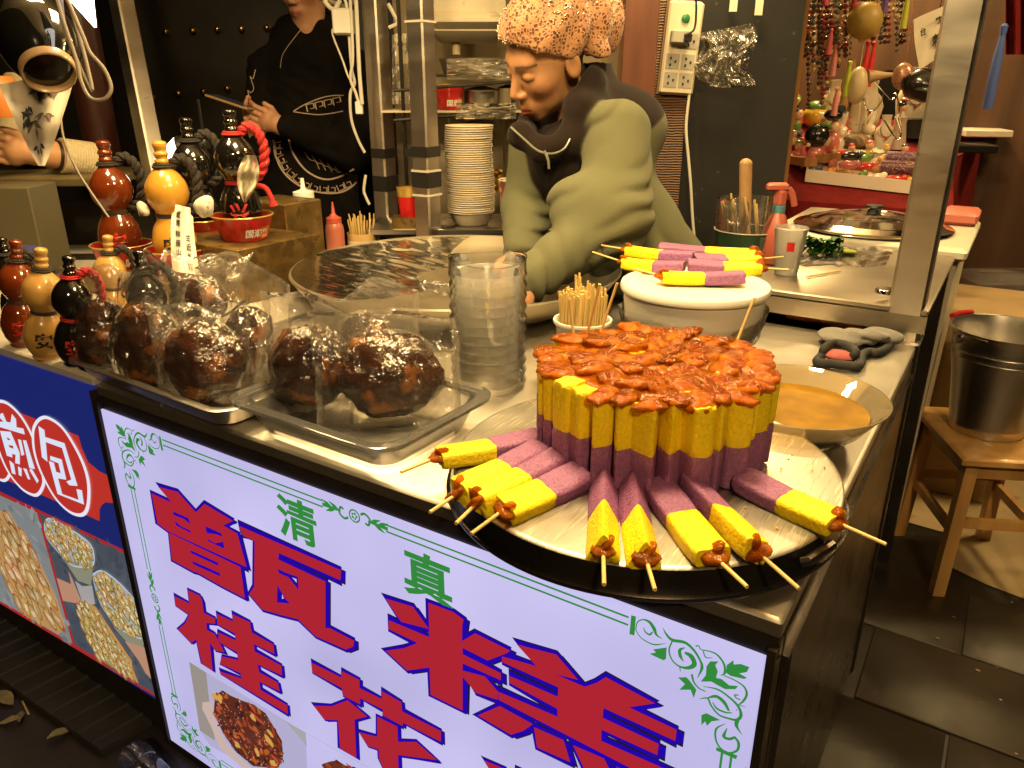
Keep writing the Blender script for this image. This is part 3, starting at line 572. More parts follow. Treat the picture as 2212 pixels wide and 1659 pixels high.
BLUE = {"banner":[[-17942,7203],[-15059,7236],[-12952,7267],[-12929,7031],[-12812,6750],[-12479,6648],[-12181,6636],[-12163,6051],[-12495,5967],[-12657,5855],[-12784,5712],[-12884,5419],[-14896,5347],[-16869,5233],[-19068,5175]],"ov1":[[-14811,6783],[-14633,7074],[-14278,7341],[-13900,7441],[-13419,7333],[-13058,6939],[-12891,6531],[-12927,6118],[-13179,5585],[-13522,5315],[-14018,5251],[-14498,5448],[-14833,5933],[-14913,6380]],"ov2":[[-16408,6961],[-16132,7247],[-15847,7363],[-15468,7376],[-15069,7213],[-14791,6871],[-14672,6403],[-14731,5833],[-14823,5611],[-15126,5320],[-15441,5190],[-15926,5212],[-16353,5474],[-16551,5894],[-16574,6422]],"bao":[[[-14397,7122],[-14191,7082],[-14230,6921],[-13510,6973],[-13385,6066],[-13705,5987],[-13801,6043],[-13576,6154],[-13646,6832],[-14255,6803],[-14389,6323],[-14577,6377]],[[-14211,6507],[-13774,6545],[-13783,6089],[-14113,6024],[-14098,5668],[-13472,5723],[-13461,5977],[-13254,6009],[-13301,5672],[-14294,5608],[-14321,6363],[-14127,6375],[-14125,6168],[-13947,6188],[-13941,6417],[-14253,6403]]],"jian":[[[-16126,6942],[-15839,7062],[-15775,6878],[-15596,6900],[-15431,7138],[-15309,7043],[-15379,6849],[-15087,6890],[-15093,6753],[-16266,6651],[-16207,6773],[-15903,6847]],[[-16193,6561],[-15706,6662],[-15536,6212],[-15675,5901],[-15875,5879],[-15751,6111],[-15913,6089],[-15937,5994],[-16179,5973]],[[-15456,6555],[-15321,6569],[-15346,6220],[-15484,6162]],[[-15238,6590],[-15099,6615],[-15032,5973],[-15272,5927]],[[-16127,5876],[-15953,5835],[-15999,5565],[-16160,5552]],[[-15784,5827],[-15639,5812],[-15736,5596],[-15850,5596]],[[-15560,5846],[-15409,5866],[-15365,5626],[-15467,5608]],[[-15293,5878],[-15172,5944],[-14998,5712],[-15092,5618]]],"jianh":[[[-15968,6467],[-15849,6475],[-15807,6443],[-15937,6410]],[[-15978,6279],[-15767,6324],[-15764,6249],[-15942,6234]]],"redframe":[[-18383,4765],[-12002,5004],[-11905,1343],[-20413,891]],"ph1":[[-18452,4633],[-15484,4781],[-15411,1269],[-20354,1003]],"ph2":[[-15365,4795],[-12061,4913],[-11969,1421],[-15279,1313]],"cone1":[[-15252,4528],[-15041,4770],[-14742,4835],[-13908,4813],[-13438,4711],[-13374,4468],[-13539,4138],[-14028,3921],[-14490,3818],[-14918,3979],[-15272,4206]],"cone1b":[[-14918,3979],[-14028,3921],[-13539,4138],[-13831,3525],[-14362,3441]],"cone2":[[-13634,3794],[-13491,3986],[-13134,4155],[-12581,4067],[-12102,3792],[-11985,3403],[-12003,3018],[-12395,2809],[-13086,2788],[-13573,3152]],"cone2b":[[-13356,2886],[-12395,2809],[-12003,3018],[-12259,2623],[-12883,2482],[-13230,2653]],"arm1":[[-15335,3137],[-14719,3212],[-14695,3564],[-14599,3385],[-14421,2839],[-14686,2711],[-15317,2527]],"arm2":[[-12941,2456],[-12256,2713],[-12060,2324],[-11869,1913],[-11991,1724],[-12377,1882],[-12548,2129]],"cup":[[-14500,3388],[-14236,3348],[-13789,3542],[-13844,3040],[-14129,2904],[-14405,2882]],"boat2":[[-14759,2513],[-14421,2839],[-14028,2964],[-13843,2968],[-12835,1994],[-12871,1791],[-12759,1415],[-13860,1355],[-14280,1389],[-14595,2055]],"boat1":[[-18878,3821],[-16852,4357],[-16541,3968],[-16338,4019],[-15632,2609],[-15527,1686],[-15978,1288],[-17801,1158],[-18282,2286],[-19175,3253]],"rows2":[[[-14307,2554],[-13081,1350]],[[-13765,2893],[-12970,2041]],[[-14629,2418],[-13800,1538]]],"rows1":[[[-17407,3843],[-15860,1739]],[[-17662,2756],[-16748,1357]],[[-18302,3077],[-17376,1378]],[[-16788,3419],[-15983,2468]]],"pc1":[[[-14837,4599],[-13718,4208]],[[-14342,4766],[-13546,4406]],[[-14853,4282],[-14197,4031]]],"pc2":[[[-13313,3917],[-12214,3098]],[[-12862,4092],[-11993,3535]],[[-13377,3583],[-12543,2954]]]}
WSIGN = {"q1":[[-10621,3022],[-8045,3008],[-7413,2993],[-7577,1336],[-10448,971],[-10711,1227]],"q1g":[[-10621,3022],[-10108,3008],[-10199,2091],[-10234,1226],[-10711,1227]],"food":[[-9950,2535],[-9671,2799],[-9455,2788],[-9124,2837],[-8796,2918],[-8462,2887],[-8296,2681],[-8104,2430],[-8131,2051],[-8334,1622],[-9105,1224],[-9602,1324],[-9916,1634],[-10101,2016]],"spoon":[[-10426,2116],[-10073,2315],[-10125,1907],[-9891,1387],[-9617,1250],[-9199,1113],[-9448,964],[-10106,1100],[-10277,1565],[-10472,1915]],"food2":[[-7088,2472],[-6885,2651],[-6689,2795],[-6515,2784],[-6246,2880],[-6018,2604],[-6960,2018]],"tri":[[-7957,2999],[-7418,3006],[-7432,2681]],"line":[[-7418,3006],[-3939,3155]]}
# ------------------------------------------------------------------ lit white sign on the counter front
SIGN_WHITE = lit_print('sign_white', (0.52, 0.49, 0.82))
_n, _l = SIGN_WHITE.node_tree.nodes, SIGN_WHITE.node_tree.links; _t = _n.new('ShaderNodeTexCoord'); _z = _n.new('ShaderNodeTexNoise'); _z.inputs['Scale'].default_value = 3.2; _z.inputs['Detail'].default_value = 1.5
_r = _n.new('ShaderNodeValToRGB'); _r.color_ramp.elements[0].position = .25; _r.color_ramp.elements[0].color = (0.41, 0.39, 0.68, 1); _r.color_ramp.elements[1].position = .75; _r.color_ramp.elements[1].color = (0.62, 0.58, 0.92, 1)   # uneven backlight painted into the emission colour by noise
_l.new(_t.outputs['Object'], _z.inputs['Vector']); _l.new(_z.outputs['Fac'], _r.inputs[0]); _l.new(_r.outputs[0], _n['Principled BSDF'].inputs['Emission Color'])
SIGN_RED = lit_print('sign_red', (0.40, 0.016, 0.030)); SIGN_BLUE = lit_print('sign_blue', (0.014, 0.001, 0.38))
SIGN_BLACK = lit_print('sign_black', (0.01, 0.008, 0.02)); SIGN_GREEN = lit_print('sign_green', (0.030, 0.235, 0.042))
PRINT = vcol_mat('lit_print_colours', emit=1.0, rough=0.35)
def m4(l): return [(x * 1e-4, z * 1e-4) for x, z in l]
def flat_poly(mb, loops, y, col=None):
    L3 = [[Vector((x, z, 0)) for x, z in lp] for lp in loops]
    tris = tessellate_polygon(L3); pts = [p for lp in loops for p in lp]
    fs = []
    for a, b, c in tris:
        ax, az = pts[a]; bx, bz = pts[b]; cx, cz = pts[c]
        ar = (bx - ax) * (cz - az) - (bz - az) * (cx - ax)
        fs.append((a, b, c) if ar > 0 else (a, c, b))    # face towards -y
    mb.add([(x, y, z) for x, z in pts], fs, col)
def ribbon(mb, pts, w, y, closed=False, col=None):
    P = [np.array(p, float) for p in pts]; n = len(P); ww = w if hasattr(w, '__len__') else [w] * n; L_, R_ = [], []
    for i in range(n):
        a = P[i - 1] if (closed or i > 0) else P[i]; b = P[(i + 1) % n] if (closed or i < n - 1) else P[i]
        d = b - a; d = d / (np.linalg.norm(d) + 1e-9); nn = np.array([-d[1], d[0]])
        k = 1.0
        if closed or 0 < i < n - 1:
            e = P[i] - a; e = e / (np.linalg.norm(e) + 1e-9); k = min(1.9, 1 / max(0.35, abs(e @ d)))
        L_.append(P[i] + nn * ww[i] * k / 2); R_.append(P[i] - nn * ww[i] * k / 2)
    vs = [(p[0], y, p[1]) for p in L_] + [(p[0], y, p[1]) for p in R_]
    fs = [(n + i, n + (i + 1) % n, (i + 1) % n, i) for i in range(n if closed else n - 1)]
    mb.add(vs, fs, col)
YF = -0.006
sign = thing('lit_menu_sign', 'backlit white sign with big red Chinese lettering and green scroll border', 'sign', (-0.6, -0.003, 0.03))
mb = MB(); mb.box((-0.597, -0.003, 0.418), (1.188, 0.006, 0.776)); mb.build('light_panel', SIGN_WHITE, sign, smooth=False)
def lettering(polys, name, k=1.0, off=(0, 0), sc=1.0, piv=(0, 0)):
    red, blue, blk = MB(), MB(), MB()
    for loops in polys:
        lp = [[((x - piv[0]) * sc + piv[0] + off[0], (z - piv[1]) * sc + piv[1] + off[1]) for x, z in m4(l)] for l in loops]
        flat_poly(red, lp, YF - 0.0016)
        for l in lp:
            ribbon(blue, l, 0.0085 * k, YF - 0.0009, True); ribbon(blk, l, 0.0115 * k, YF - 0.0005, True)
        sh = [[(x + 0.0085 * k, z - 0.001 * k) for x, z in l] for l in lp]
        flat_poly(blue, sh, YF - 0.00115)
        for l in sh: ribbon(blk, l, 0.0045 * k, YF - 0.0007, True)
    p = red.build(name, SIGN_RED, sign, smooth=False)
    blue.build('blue_outline', SIGN_BLUE, p, smooth=False, local=True) if False else None
    for q, nm, mt in ((blue, 'blue_outline', SIGN_BLUE), (blk, 'black_outline', SIGN_BLACK)):
        q.build(nm, mt, p, smooth=False)
lettering(RED['zeng'], 'character_zeng'); lettering(RED['gao'], 'character_gao')
lettering(RED['gui'], 'character_gui', 0.72); lettering(RED['hua'], 'character_hua', 0.72)
g0 = m4(RED['gao'][0][0])[0]; t0 = ony(603.5 + .2728 * 1625, 1426.4 + .2728 * 785, YF)
lettering(RED['gao'], 'character_gao', 0.72, off=(t0[0] - g0[0], t0[2] - g0[1]), sc=0.70, piv=g0)
def text_part(txt, cx, cz, size, mat, parent, y, bold=0.0, name='lettering', shear=0.0, world=True):
    cu = bpy.data.curves.new(name, 'FONT'); cu.body = txt; cu.size = size; cu.align_x = 'CENTER'; cu.align_y = 'CENTER'; cu.offset = bold; cu.fill_mode = 'FRONT'; cu.resolution_u = 3; cu.shear = shear
    o = bpy.data.objects.new(name, cu); COL.objects.link(o); dg = bpy.context.evaluated_depsgraph_get(); me = bpy.data.meshes.new_from_object(o.evaluated_get(dg))
    bpy.data.objects.remove(o); bpy.data.curves.remove(cu)
    co = np.empty(len(me.vertices) * 3); me.vertices.foreach_get('co', co); co = co.reshape(-1, 3)
    ctr = (co.max(0) + co.min(0)) / 2; co = co - ctr
    return me, co
def sign_text(txt, cx, cz, size, mat, parent, y, bold=0.0, name='lettering', wide=1.0):
    me, co = text_part(txt, cx, cz, size, mat, parent, y, bold, name)
    l = parent.location; new = np.stack([cx + co[:, 0] * wide - l[0], np.full(len(co), y - l[1]), cz + co[:, 1] - l[2]], 1)
    me.vertices.foreach_set('co', new.ravel()); me.materials.clear(); me.materials.append(mat); me.update()
    o = bpy.data.objects.new(name, me); COL.objects.link(o); o.parent = parent; return o
sign_text('清', -0.700, 0.739, 0.078, SIGN_GREEN, sign, YF - 0.0008, 0.0019, 'character_qing', 1.12)
sign_text('真', -0.451, 0.732, 0.078, SIGN_GREEN, sign, YF - 0.0008, 0.0019, 'character_zhen', 1.12)
# green border: double lines, four scroll corners, middle flowers
XA, XB, ZA, ZB = -1.1385, -0.0355, 0.0715, 0.7865
mb = MB(); yb = YF - 0.0006
for d in (-0.0052, 0.0052):
    for a, b in (((-1.015, ZB + d), (-0.640, ZB + d)), ((-0.520, ZB + d), (-0.161, ZB + d)), ((-1.015, ZA + d), (-0.161, ZA + d)),
                 ((XA + d, 0.18), (XA + d, 0.355)), ((XA + d, 0.485), (XA + d, 0.668)), ((XB + d, 0.18), (XB + d, 0.662))): ribbon(mb, [a, b], 0.0027, yb)
mb.build('border_line', SIGN_GREEN, sign, smooth=False)
def ornament(fx, fz):
    mb = MB()
    for p in ORN_P:
        lp = [(fx(x), fz(z)) for x, z in m4(p)]
        flat_poly(mb, [lp], yb)
    for k, (p, ws) in enumerate(ORN_S):
        pts = [(fx(x), fz(z)) for x, z in m4(p)]; sp = smoothpath(pts, 5)
        wi = np.interp(np.linspace(0, len(ws) - 1, len(sp)), range(len(ws)), [w * 1e-4 for w in ws])
        ribbon(mb, sp, list(wi), yb - 0.00004 * (k + 1))
    o = mb.build('corner_scroll', SIGN_GREEN, sign, smooth=False)
I_ = lambda v: v
MX = lambda v: -1.176 - v
MZ = lambda v: 0.842 - v
for fx, fz in ((I_, I_), (MX, I_), (MX, MZ), (I_, MZ)): ornament(fx, fz)
def middle(cx, cz, vert):
    mb = MB(); T_ = (lambda a, b: (cx + b, cz - a)) if vert else (lambda a, b: (cx + a, cz + b))
    ring = [T_(0.0095 * math.cos(t), 0.0095 * math.sin(t)) for t in np.linspace(0, 2 * math.pi, 18, endpoint=False)]; ribbon(mb, ring, 0.0025, yb, True)
    for k in range(5):
        t = k * 2 * math.pi / 5; flat_poly(mb, [[T_(0.0042 * math.cos(t) + 0.0022 * math.cos(q), 0.0042 * math.sin(t) + 0.0022 * math.sin(q)) for q in np.linspace(0, 2 * math.pi, 7, endpoint=False)]], yb - 0.0001)
    for s in (-1, 1):
        ribbon(mb, smoothpath([T_(s * 0.012, 0.006 * s), T_(s * 0.020, 0.010 * s), T_(s * 0.029, 0.004 * s), T_(s * 0.026, -0.006 * s), T_(s * 0.020, -0.005 * s)], 4), 0.0038, yb - 0.0002)
        for q, e in ((0.033, 0.009), (0.040, -0.009), (0.047, 0.008)):
            ribbon(mb, [T_(s * q, 0), T_(s * (q + 0.006), e * 0.5), T_(s * (q + 0.016), e)], [0.007, 0.006, 0.0008], yb - 0.0003 - q * 0.001)
        ribbon(mb, [T_(s * 0.026, 0), T_(s * 0.062, 0)], [0.003, 0.006], yb - 0.0006)
    mb.build('border_flower', SIGN_GREEN, sign, smooth=False)
middle(-0.578, ZB, False); middle(XA, 0.420, True)
# food pictures printed on the white sign
rr = random.Random(3)
def inpoly(p, poly):
    x, y = p; c = False; n = len(poly)
    for i in range(n):
        x1, y1 = poly[i]; x2, y2 = poly[i - 1]
        if (y1 > y) != (y2 > y) and x < (x2 - x1) * (y - y1) / (y2 - y1 + 1e-12) + x1: c = not c
    return c
def blob(mb, cx, cz, a, b, th, y, col, n=9, jit=0.15):
    lp = []
    for i in range(n):
        t = 2 * math.pi * i / n; k = 1 + rr.uniform(-jit, jit); u, v = a * math.cos(t) * k, b * math.sin(t) * k
        lp.append((cx + u * math.cos(th) - v * math.sin(th), cz + u * math.sin(th) + v * math.cos(th)))
    mb.add([(cx, y, cz)] + [(x, y, z) for x, z in lp], [(0, 1 + i, 1 + (i + 1) % n) for i in range(n)], col)
def inside_pts(poly, n):
    xs = [p[0] for p in poly]; zs = [p[1] for p in poly]; out = []
    while len(out) < n:
        p = (rr.uniform(min(xs), max(xs)), rr.uniform(min(zs), max(zs)))
        if inpoly(p, poly): out.append(p)
    return out
mb = MB(); y = YF - 0.0004
flat_poly(mb, [m4(WSIGN['q1'])], y, (0.42, 0.40, 0.60)); flat_poly(mb, [m4(WSIGN['q1g'])], y - 0.0001, (0.30, 0.27, 0.24))
flat_poly(mb, [m4(WSIGN['tri'])], y - 0.0001, (0.36, 0.36, 0.40)); ribbon(mb, m4(WSIGN['line']), 0.0012, y - 0.0001, col=(0.36, 0.34, 0.55))
fp = m4(WSIGN['food']); flat_poly(mb, [m4(WSIGN['spoon'])], y - 0.0002, (0.56, 0.42, 0.38)); flat_poly(mb, [fp], y - 0.0003, (0.10, 0.022, 0.012))
cols = [(0.05, 0.010, 0.008), (0.16, 0.03, 0.012), (0.30, 0.045, 0.012), (0.42, 0.10, 0.02), (0.09, 0.016, 0.01), (0.24, 0.05, 0.02)]
for k, p in enumerate(inside_pts(fp, 170)): blob(mb, *p, rr.uniform(.003, .012), rr.uniform(.002, .006), rr.uniform(0, 3), y - 0.0004 - k * 2e-6, rr.choice(cols), jit=.3)
for k, p in enumerate(inside_pts(fp, 14)): blob(mb, *p, rr.uniform(.008, .014), rr.uniform(.004, .006), rr.uniform(-1, 0), y - 0.0009 - k * 2e-6, (0.42, 0.07, 0.025))
for k, p in enumerate(inside_pts(fp, 9)): blob(mb, *p, rr.uniform(.006, .013), rr.uniform(.005, .010), rr.uniform(0, 3), y - 0.00095 - k * 2e-6, (0.62, 0.33, 0.07), jit=.3)
for k, p in enumerate(inside_pts(fp, 90)): blob(mb, *p, rr.uniform(.0008, .0022), rr.uniform(.0006, .001), rr.uniform(0, 3), y - 0.0011, (0.75, 0.55, 0.5), 5)
mb.build('food_picture', PRINT, sign, smooth=False)
mb = MB(); fp = m4(WSIGN['food2']); flat_poly(mb, [fp], y, (0.13, 0.03, 0.012))
for k, p in enumerate(inside_pts(fp, 60)): blob(mb, *p, rr.uniform(.003, .01), rr.uniform(.002, .005), rr.uniform(0, 3), y - 0.0004 - k * 2e-6, rr.choice(cols + [(0.5, 0.2, 0.04)]), jit=.3)
mb.build('food_picture', PRINT, sign, smooth=False)
DIRT = lit_print('sign_dirt', (0.22, 0.19, 0.30)); mb = MB()
for k in range(60):
    cx, cz = rr.choice(((-0.02, .62), (-0.95, .73), (-0.72, .55), (-0.03, .5), (-.5, .6), (-.9, .35))); blob(mb, cx + rr.gauss(0, .03), cz + rr.gauss(0, .03), rr.uniform(.0004, .0015), .0006, rr.uniform(0, 3), YF - 0.0003, None, 5)
mb.v = [(min(p[0], -0.005), p[1], p[2]) for p in mb.v]
mb.build('dirt_specks', DIRT, sign, smooth=False)['kind'] = 'stuff'
# ------------------------------------------------------------------ blue neighbour sign
B_BLUE = lit_print('blue_sign_blue', (0.010, 0.017, 0.135)); B_RED = lit_print('blue_sign_red', (0.47, 0.030, 0.020)); B_WHITE = lit_print('blue_sign_white', (0.66, 0.74, 0.90)); B_WHITE2 = lit_print('blue_sign_ring', (0.74, 0.76, 0.86))
YB = -0.004
bs = thing('lit_snack_sign', 'backlit blue sign with red ovals, white Chinese characters and bun photos', 'sign', (-1.7, -0.002, 0.1))
mb = MB(); mb.add([(-1.206, YB, 0.125), (-1.206, YB, 0.846), (-2.75, YB, 0.83), (-2.75, YB, 0.09), (-1.206, 0.006, 0.125), (-1.206, 0.006, 0.846), (-2.75, 0.006, 0.83), (-2.75, 0.006, 0.09)],
       [(0, 1, 2, 3), (4, 7, 6, 5), (0, 4, 5, 1), (3, 2, 6, 7), (1, 5, 6, 2), (0, 3, 7, 4)]); mb.build('light_panel', B_BLUE, bs, smooth=False)
mb = MB(); flat_poly(mb, [m4(BLUE['banner'])], YB - 0.0004); mb.build('red_banner', B_RED, bs, smooth=False)
def oval(pts, y, shift=(0, 0)):
    sp = [np.array(p) + shift for p in smoothpath(m4(pts), 6, True)]; c = sum(sp) / len(sp)
    mb = MB(); flat_poly(mb, [[tuple(p) for p in sp]], y); a = mb.build('oval_ring', B_WHITE2, bs, smooth=False)
    mb = MB(); flat_poly(mb, [[tuple(c + (p - c) * np.array([0.90, 0.935])) for p in sp]], y - 0.0003); mb.build('oval_field', B_RED, a, smooth=False)
oval(BLUE['ov2'], YB - 0.0008, (-0.135, -0.004)); oval(BLUE['ov2'], YB - 0.0012); oval(BLUE['ov1'], YB - 0.0018)
for nm, ps, hs, y in (('character_bao', BLUE['bao'], [], YB - 0.0026), ('character_jian', BLUE['jian'], BLUE['jianh'], YB - 0.0020)):
    mb = MB()
    for k, p in enumerate(ps): flat_poly(mb, [m4(p)] + ([m4(h) for h in hs] if (hs and k == 1) else []), y)
    mb.build(nm, B_WHITE, bs, smooth=False)
mb = MB(); y = YB - 0.0006; flat_poly(mb, [m4(BLUE['redframe'])], y, (0.36, 0.02, 0.02))
y -= 0.0003; flat_poly(mb, [m4(BLUE['ph1'])], y, (0.20, 0.215, 0.22)); flat_poly(mb, [m4(BLUE['ph2'])], y, (0.060, 0.072, 0.095))
for q, n in (('ph1', 140), ('ph2', 200)):
    pq = m4(BLUE[q])
    for k, p in enumerate(inside_pts(pq, n)):
        v = rr.uniform(.7, 1.35); c0_ = (0.20, 0.215, 0.22) if q == 'ph1' else (0.060, 0.072, 0.095)
        blob(mb, *p, rr.uniform(.006, .022), rr.uniform(.004, .010), rr.uniform(0, 3), y - 0.00005 - k * 1e-6, tuple(c * v for c in c0_), jit=.4)
y -= 0.0004
SK = (0.46, 0.24, 0.15)
flat_poly(mb, [m4(BLUE['arm1'])], y, SK); flat_poly(mb, [m4(BLUE['arm2'])], y, SK); flat_poly(mb, [m4(BLUE['cup'])], y - .0001, (0.35, 0.33, 0.33))
flat_poly(mb, [m4(BLUE['boat1'])], y, (0.44, 0.25, 0.09)); flat_poly(mb, [m4(BLUE['boat2'])], y - .0002, (0.45, 0.24, 0.07))
for q in ('cone1', 'cone2'):
    flat_poly(mb, [[tuple(p) for p in smoothpath(m4(BLUE[q]), 4, True)]], y - .0001, (0.30, 0.36, 0.42)); sp = smoothpath(m4(BLUE[q]), 4, True)
    flat_poly(mb, [m4(BLUE[q + 'b'])], y - .00015, (0.24, 0.24, 0.17)); ribbon(mb, sp, 0.0025, y - 0.0013, True, (0.50, 0.58, 0.66))
def inner(poly, k):
    c = np.mean(poly, 0); return [tuple(c + (np.array(p) - c) * k) for p in poly]
yb2 = y - 0.0003
def buns(region, n, a, b, th, pal):
    global yb2
    pts = []
    tries = 0
    while len(pts) < n and tries < 4000:
        p = inside_pts(region, 1)[0]; tries += 1
        if all((p[0] - q[0]) ** 2 + (p[1] - q[1]) ** 2 > (0.66 * (a + b)) ** 2 for q in pts): pts.append(p)
    pts.sort(key=lambda p: -p[1])
    for p in pts:
        t = th + rr.uniform(-.35, .35); v = rr.uniform(.8, 1.15)
        blob(mb, p[0], p[1], a * 1.12, b * 1.15, t, yb2, tuple(c * v * rr.uniform(.55, 1.1) for c in pal[0]), 11, .16); yb2 -= 4e-6
        blob(mb, p[0] + .0006, p[1] + .001, a * .88, b * .84, t, yb2, tuple(c * v for c in pal[1]), 11, .12); yb2 -= 4e-6
        blob(mb, p[0] - b * rr.uniform(-.4, .5), p[1] + b * rr.uniform(-.3, .5), a * rr.uniform(.25, .6), b * rr.uniform(.25, .55), t + rr.uniform(-.6, .6), yb2, tuple(min(1, c * v * 1.1) for c in pal[2]), 9, .35); yb2 -= 4e-6
        for _ in range(16):
            blob(mb, p[0] + rr.gauss(0, a * .42), p[1] + rr.gauss(0, a * .42), rr.uniform(.0010, .0026), rr.uniform(.0007, .0013), rr.uniform(0, 3), yb2, rr.choice([(0.10, 0.20, 0.015), (0.025, 0.02, 0.01), (0.16, 0.26, 0.03), (0.30, 0.06, 0.01)]), 5); yb2 -= 1e-6
P_A = [(0.36, 0.18, 0.04), (0.50, 0.36, 0.13), (0.64, 0.56, 0.36)]; P_B = [(0.36, 0.16, 0.05), (0.50, 0.30, 0.12), (0.60, 0.46, 0.28)]
buns(inner(m4(BLUE['boat1']), .88), 40, .030, .017, -1.1, P_B); buns(inner(m4(BLUE['cone1']) , .90), 34, .014, .009, -1.0, P_A)
buns(inner(m4(BLUE['cone2']), .90), 40, .015, .009, -1.0, P_A); buns(inner(m4(BLUE['boat2']), .92), 44, .016, .010, -1.0, P_A)
mb.build('bun_photos', PRINT, bs, smooth=False)
mb = MB(); mb.box((-1.2035, -0.006, 0.44), (0.006, 0.012, 0.80)); mb.build('edge_strip', FRAME_BROWN, bs, smooth=False)
# ------------------------------------------------------------------ upturned tray with the cakes
PC = np.array([-0.228, 0.166]); PZ = 0.900
r = thing('round_steel_tray', 'upturned round steel tray with scratched top, overhanging the counter corner', 'tray', (PC[0], PC[1], T))
mb = MB(); mb.lathe([(0.0, PZ - .0005), (0.236, PZ - .0005), (0.2405, PZ - .001), (0.2430, PZ - .003)], 96, (PC[0], PC[1], 0), cap=False); mb.build('tray_top', SCRATCH, r)
PANWALL = pbr('dark_pan_wall', (0.12, 0.105, 0.095), 0.28, 0.95, noise=(12, 0.35), rnoise=(9, 0.1))
mb = MB(); mb.lathe([(0.2432, PZ - .0035), (0.2455, 0.885), (0.248, 0.872), (0.2505, 0.868), (0.2525, 0.8695), (0.253, 0.867), (0.2515, 0.864), (0.248, 0.8635), (0.240, 0.866)], 96, (PC[0], PC[1], 0), cap=False); mb.build('tray_wall', PANWALL, r)
mb = MB(); mb.lathe([(0.17, T), (0.17, 0.896)], 48, (PC[0], PC[1], 0), cap=False); mb.build('inner_ring', STEEL_DARK, r)
a = math.atan2(*(onz(1755, 1190, .885)[:2] - PC)[::-1]); u = np.array([math.cos(a), math.sin(a), 0]); v = np.array([-u[1], u[0], 0]); c = np.array([*PC, .884]) + u * .2465
mb = MB(); mb.tube([c - v * .026 + u * .001, c - v * .024 + u * .006 + (0, 0, .003), c + v * .024 + u * .006 + (0, 0, .003), c + v * .026 + u * .001], .0055, 8); mb.build('side_grip', PANWALL, r)
# --- rice cake pieces
YEL = pbr('yellow_rice_cake', (0.90, 0.68, 0.012), 0.5, noise=(230, 0.13), bump=(260, 0.7, 0.003, 4), sss=0.15, spec=0.35, rand=0.05, srad=(0.006, 0.004, 0.001))
PUR = pbr('purple_rice_cake', (0.30, 0.115, 0.26), 0.5, noise=(280, 0.32), bump=(260, 0.7, 0.003, 4), sss=0.12, spec=0.4, rand=0.08, srad=(0.005, 0.002, 0.004))
JUJ = pbr('glazed_jujube', (0.44, 0.145, 0.003), 0.08, noise=(42, 0.5, (0.20, 0.034, 0.001)), bump=(120, 0.8, 0.005, 3), spec=0.3, coat=0.0, sss=0.0, rand=0.40, coatr=0.05, srad=(0.010, 0.004, 0.001))
def gel(M, tint, fac):
    # candied fruit lets part of the light through, coloured amber
    nt = M.node_tree; N, L = nt.nodes, nt.links; tr = N.new('ShaderNodeBsdfTransparent'); tr.inputs[0].default_value = (*tint, 1); mx = N.new('ShaderNodeMixShader'); mx.inputs[0].default_value = fac
    L.new(tr.outputs[0], mx.inputs[1]); L.new(N['Principled BSDF'].outputs[0], mx.inputs[2]); L.new(mx.outputs[0], N['Material Output'].inputs[0]); return M
gel(JUJ, (0.86, 0.46, 0.06), 0.58)
def ring_of(corners, n=28, rnd=0.18):
    P = [np.array(c, float) for c in corners]; k = len(P); pts = []
    for i in range(k):
        p0, p1, p2 = P[i - 1], P[i], P[(i + 1) % k]
        a = p1 + (p0 - p1) * rnd; b = p1 + (p2 - p1) * rnd
        for t in (0, .5, 1): pts.append((1 - t) ** 2 * a + 2 * t * (1 - t) * p1 + t * t * b)
        e = P[(i + 1) % k] + (p1 - P[(i + 1) % k]) * rnd
        for t in (.25, .5, .75): pts.append(b + (e - b) * t)
    return pts
def cake_mesh(corners, z0, z1, seed, bend=0.0, amp=0.0011, rough_end=0):
    R = ring_of(corners); n = len(R); mb = MB(); nz_ = 12; vs = []; fs = []
    for j in range(nz_ + 1):
        t = j / nz_; z = z0 + (z1 - z0) * t
        for i, p in enumerate(R):
            q = np.array([p[0], p[1] + bend * math.sin(z * 22), z])
            k = 1 + 24 * amp * nz3(q, 38, seed) + 8 * amp * nz3(q, 150, seed); e = 1 - 0.06 * ((2 * t - 1) ** 10)
            zz = z + (0.0016 * nz3(q, 130, seed + 4) if j in (0, nz_) else 0)
            vs.append((q[0] * k * e, q[1] * k * e, zz))
    for j in range(nz_):
        for i in range(n):
            i2 = (i + 1) % n; fs.append((j * n + i, j * n + i2, (j + 1) * n + i2, (j + 1) * n + i))
    for j, zz in ((0, z0), (nz_, z1)):
        c = len(vs); vs.append((0, 0, zz)); b = j * n
        for i in range(n):
            i2 = (i + 1) % n; fs.append((c, b + i2, b + i) if j == 0 else (c, b + i, b + i2))
    mb.add(vs, fs); return mb
def jujube(c, s, seed, M=None, flat=0.62):
    mb = MB(); mb.ell((0, 0, 0), (s, s * 0.74, s * flat), 22, 14); vs = []
    for p in mb.v:
        k = 1 + 0.34 * nz3(p, 48, seed) + 0.14 * nz3(p, 140, seed) - 0.22 * abs(nz3((p[0], p[1] * 2.2, p[2]), 95, seed + 3))
        q = Vector((p[0] * k, p[1] * k, p[2] * k))
        if M is not None: q = M @ q
        vs.append((c[0] + q.x, c[1] + q.y, c[2] + q.z))
    mb.v = vs; return mb
QUAD = [(0.0175, 0.0), (0.001, 0.025), (-0.0175, 0.003), (-0.002, -0.023)]
RECT = [(0.017, -0.020), (0.0165, 0.021), (-0.016, 0.022), (-0.017, -0.019)]
TRI = [(0.0205, -0.013), (0.0, 0.024), (-0.0205, -0.013)]
HL = 0.117; MIDZ = 0.057
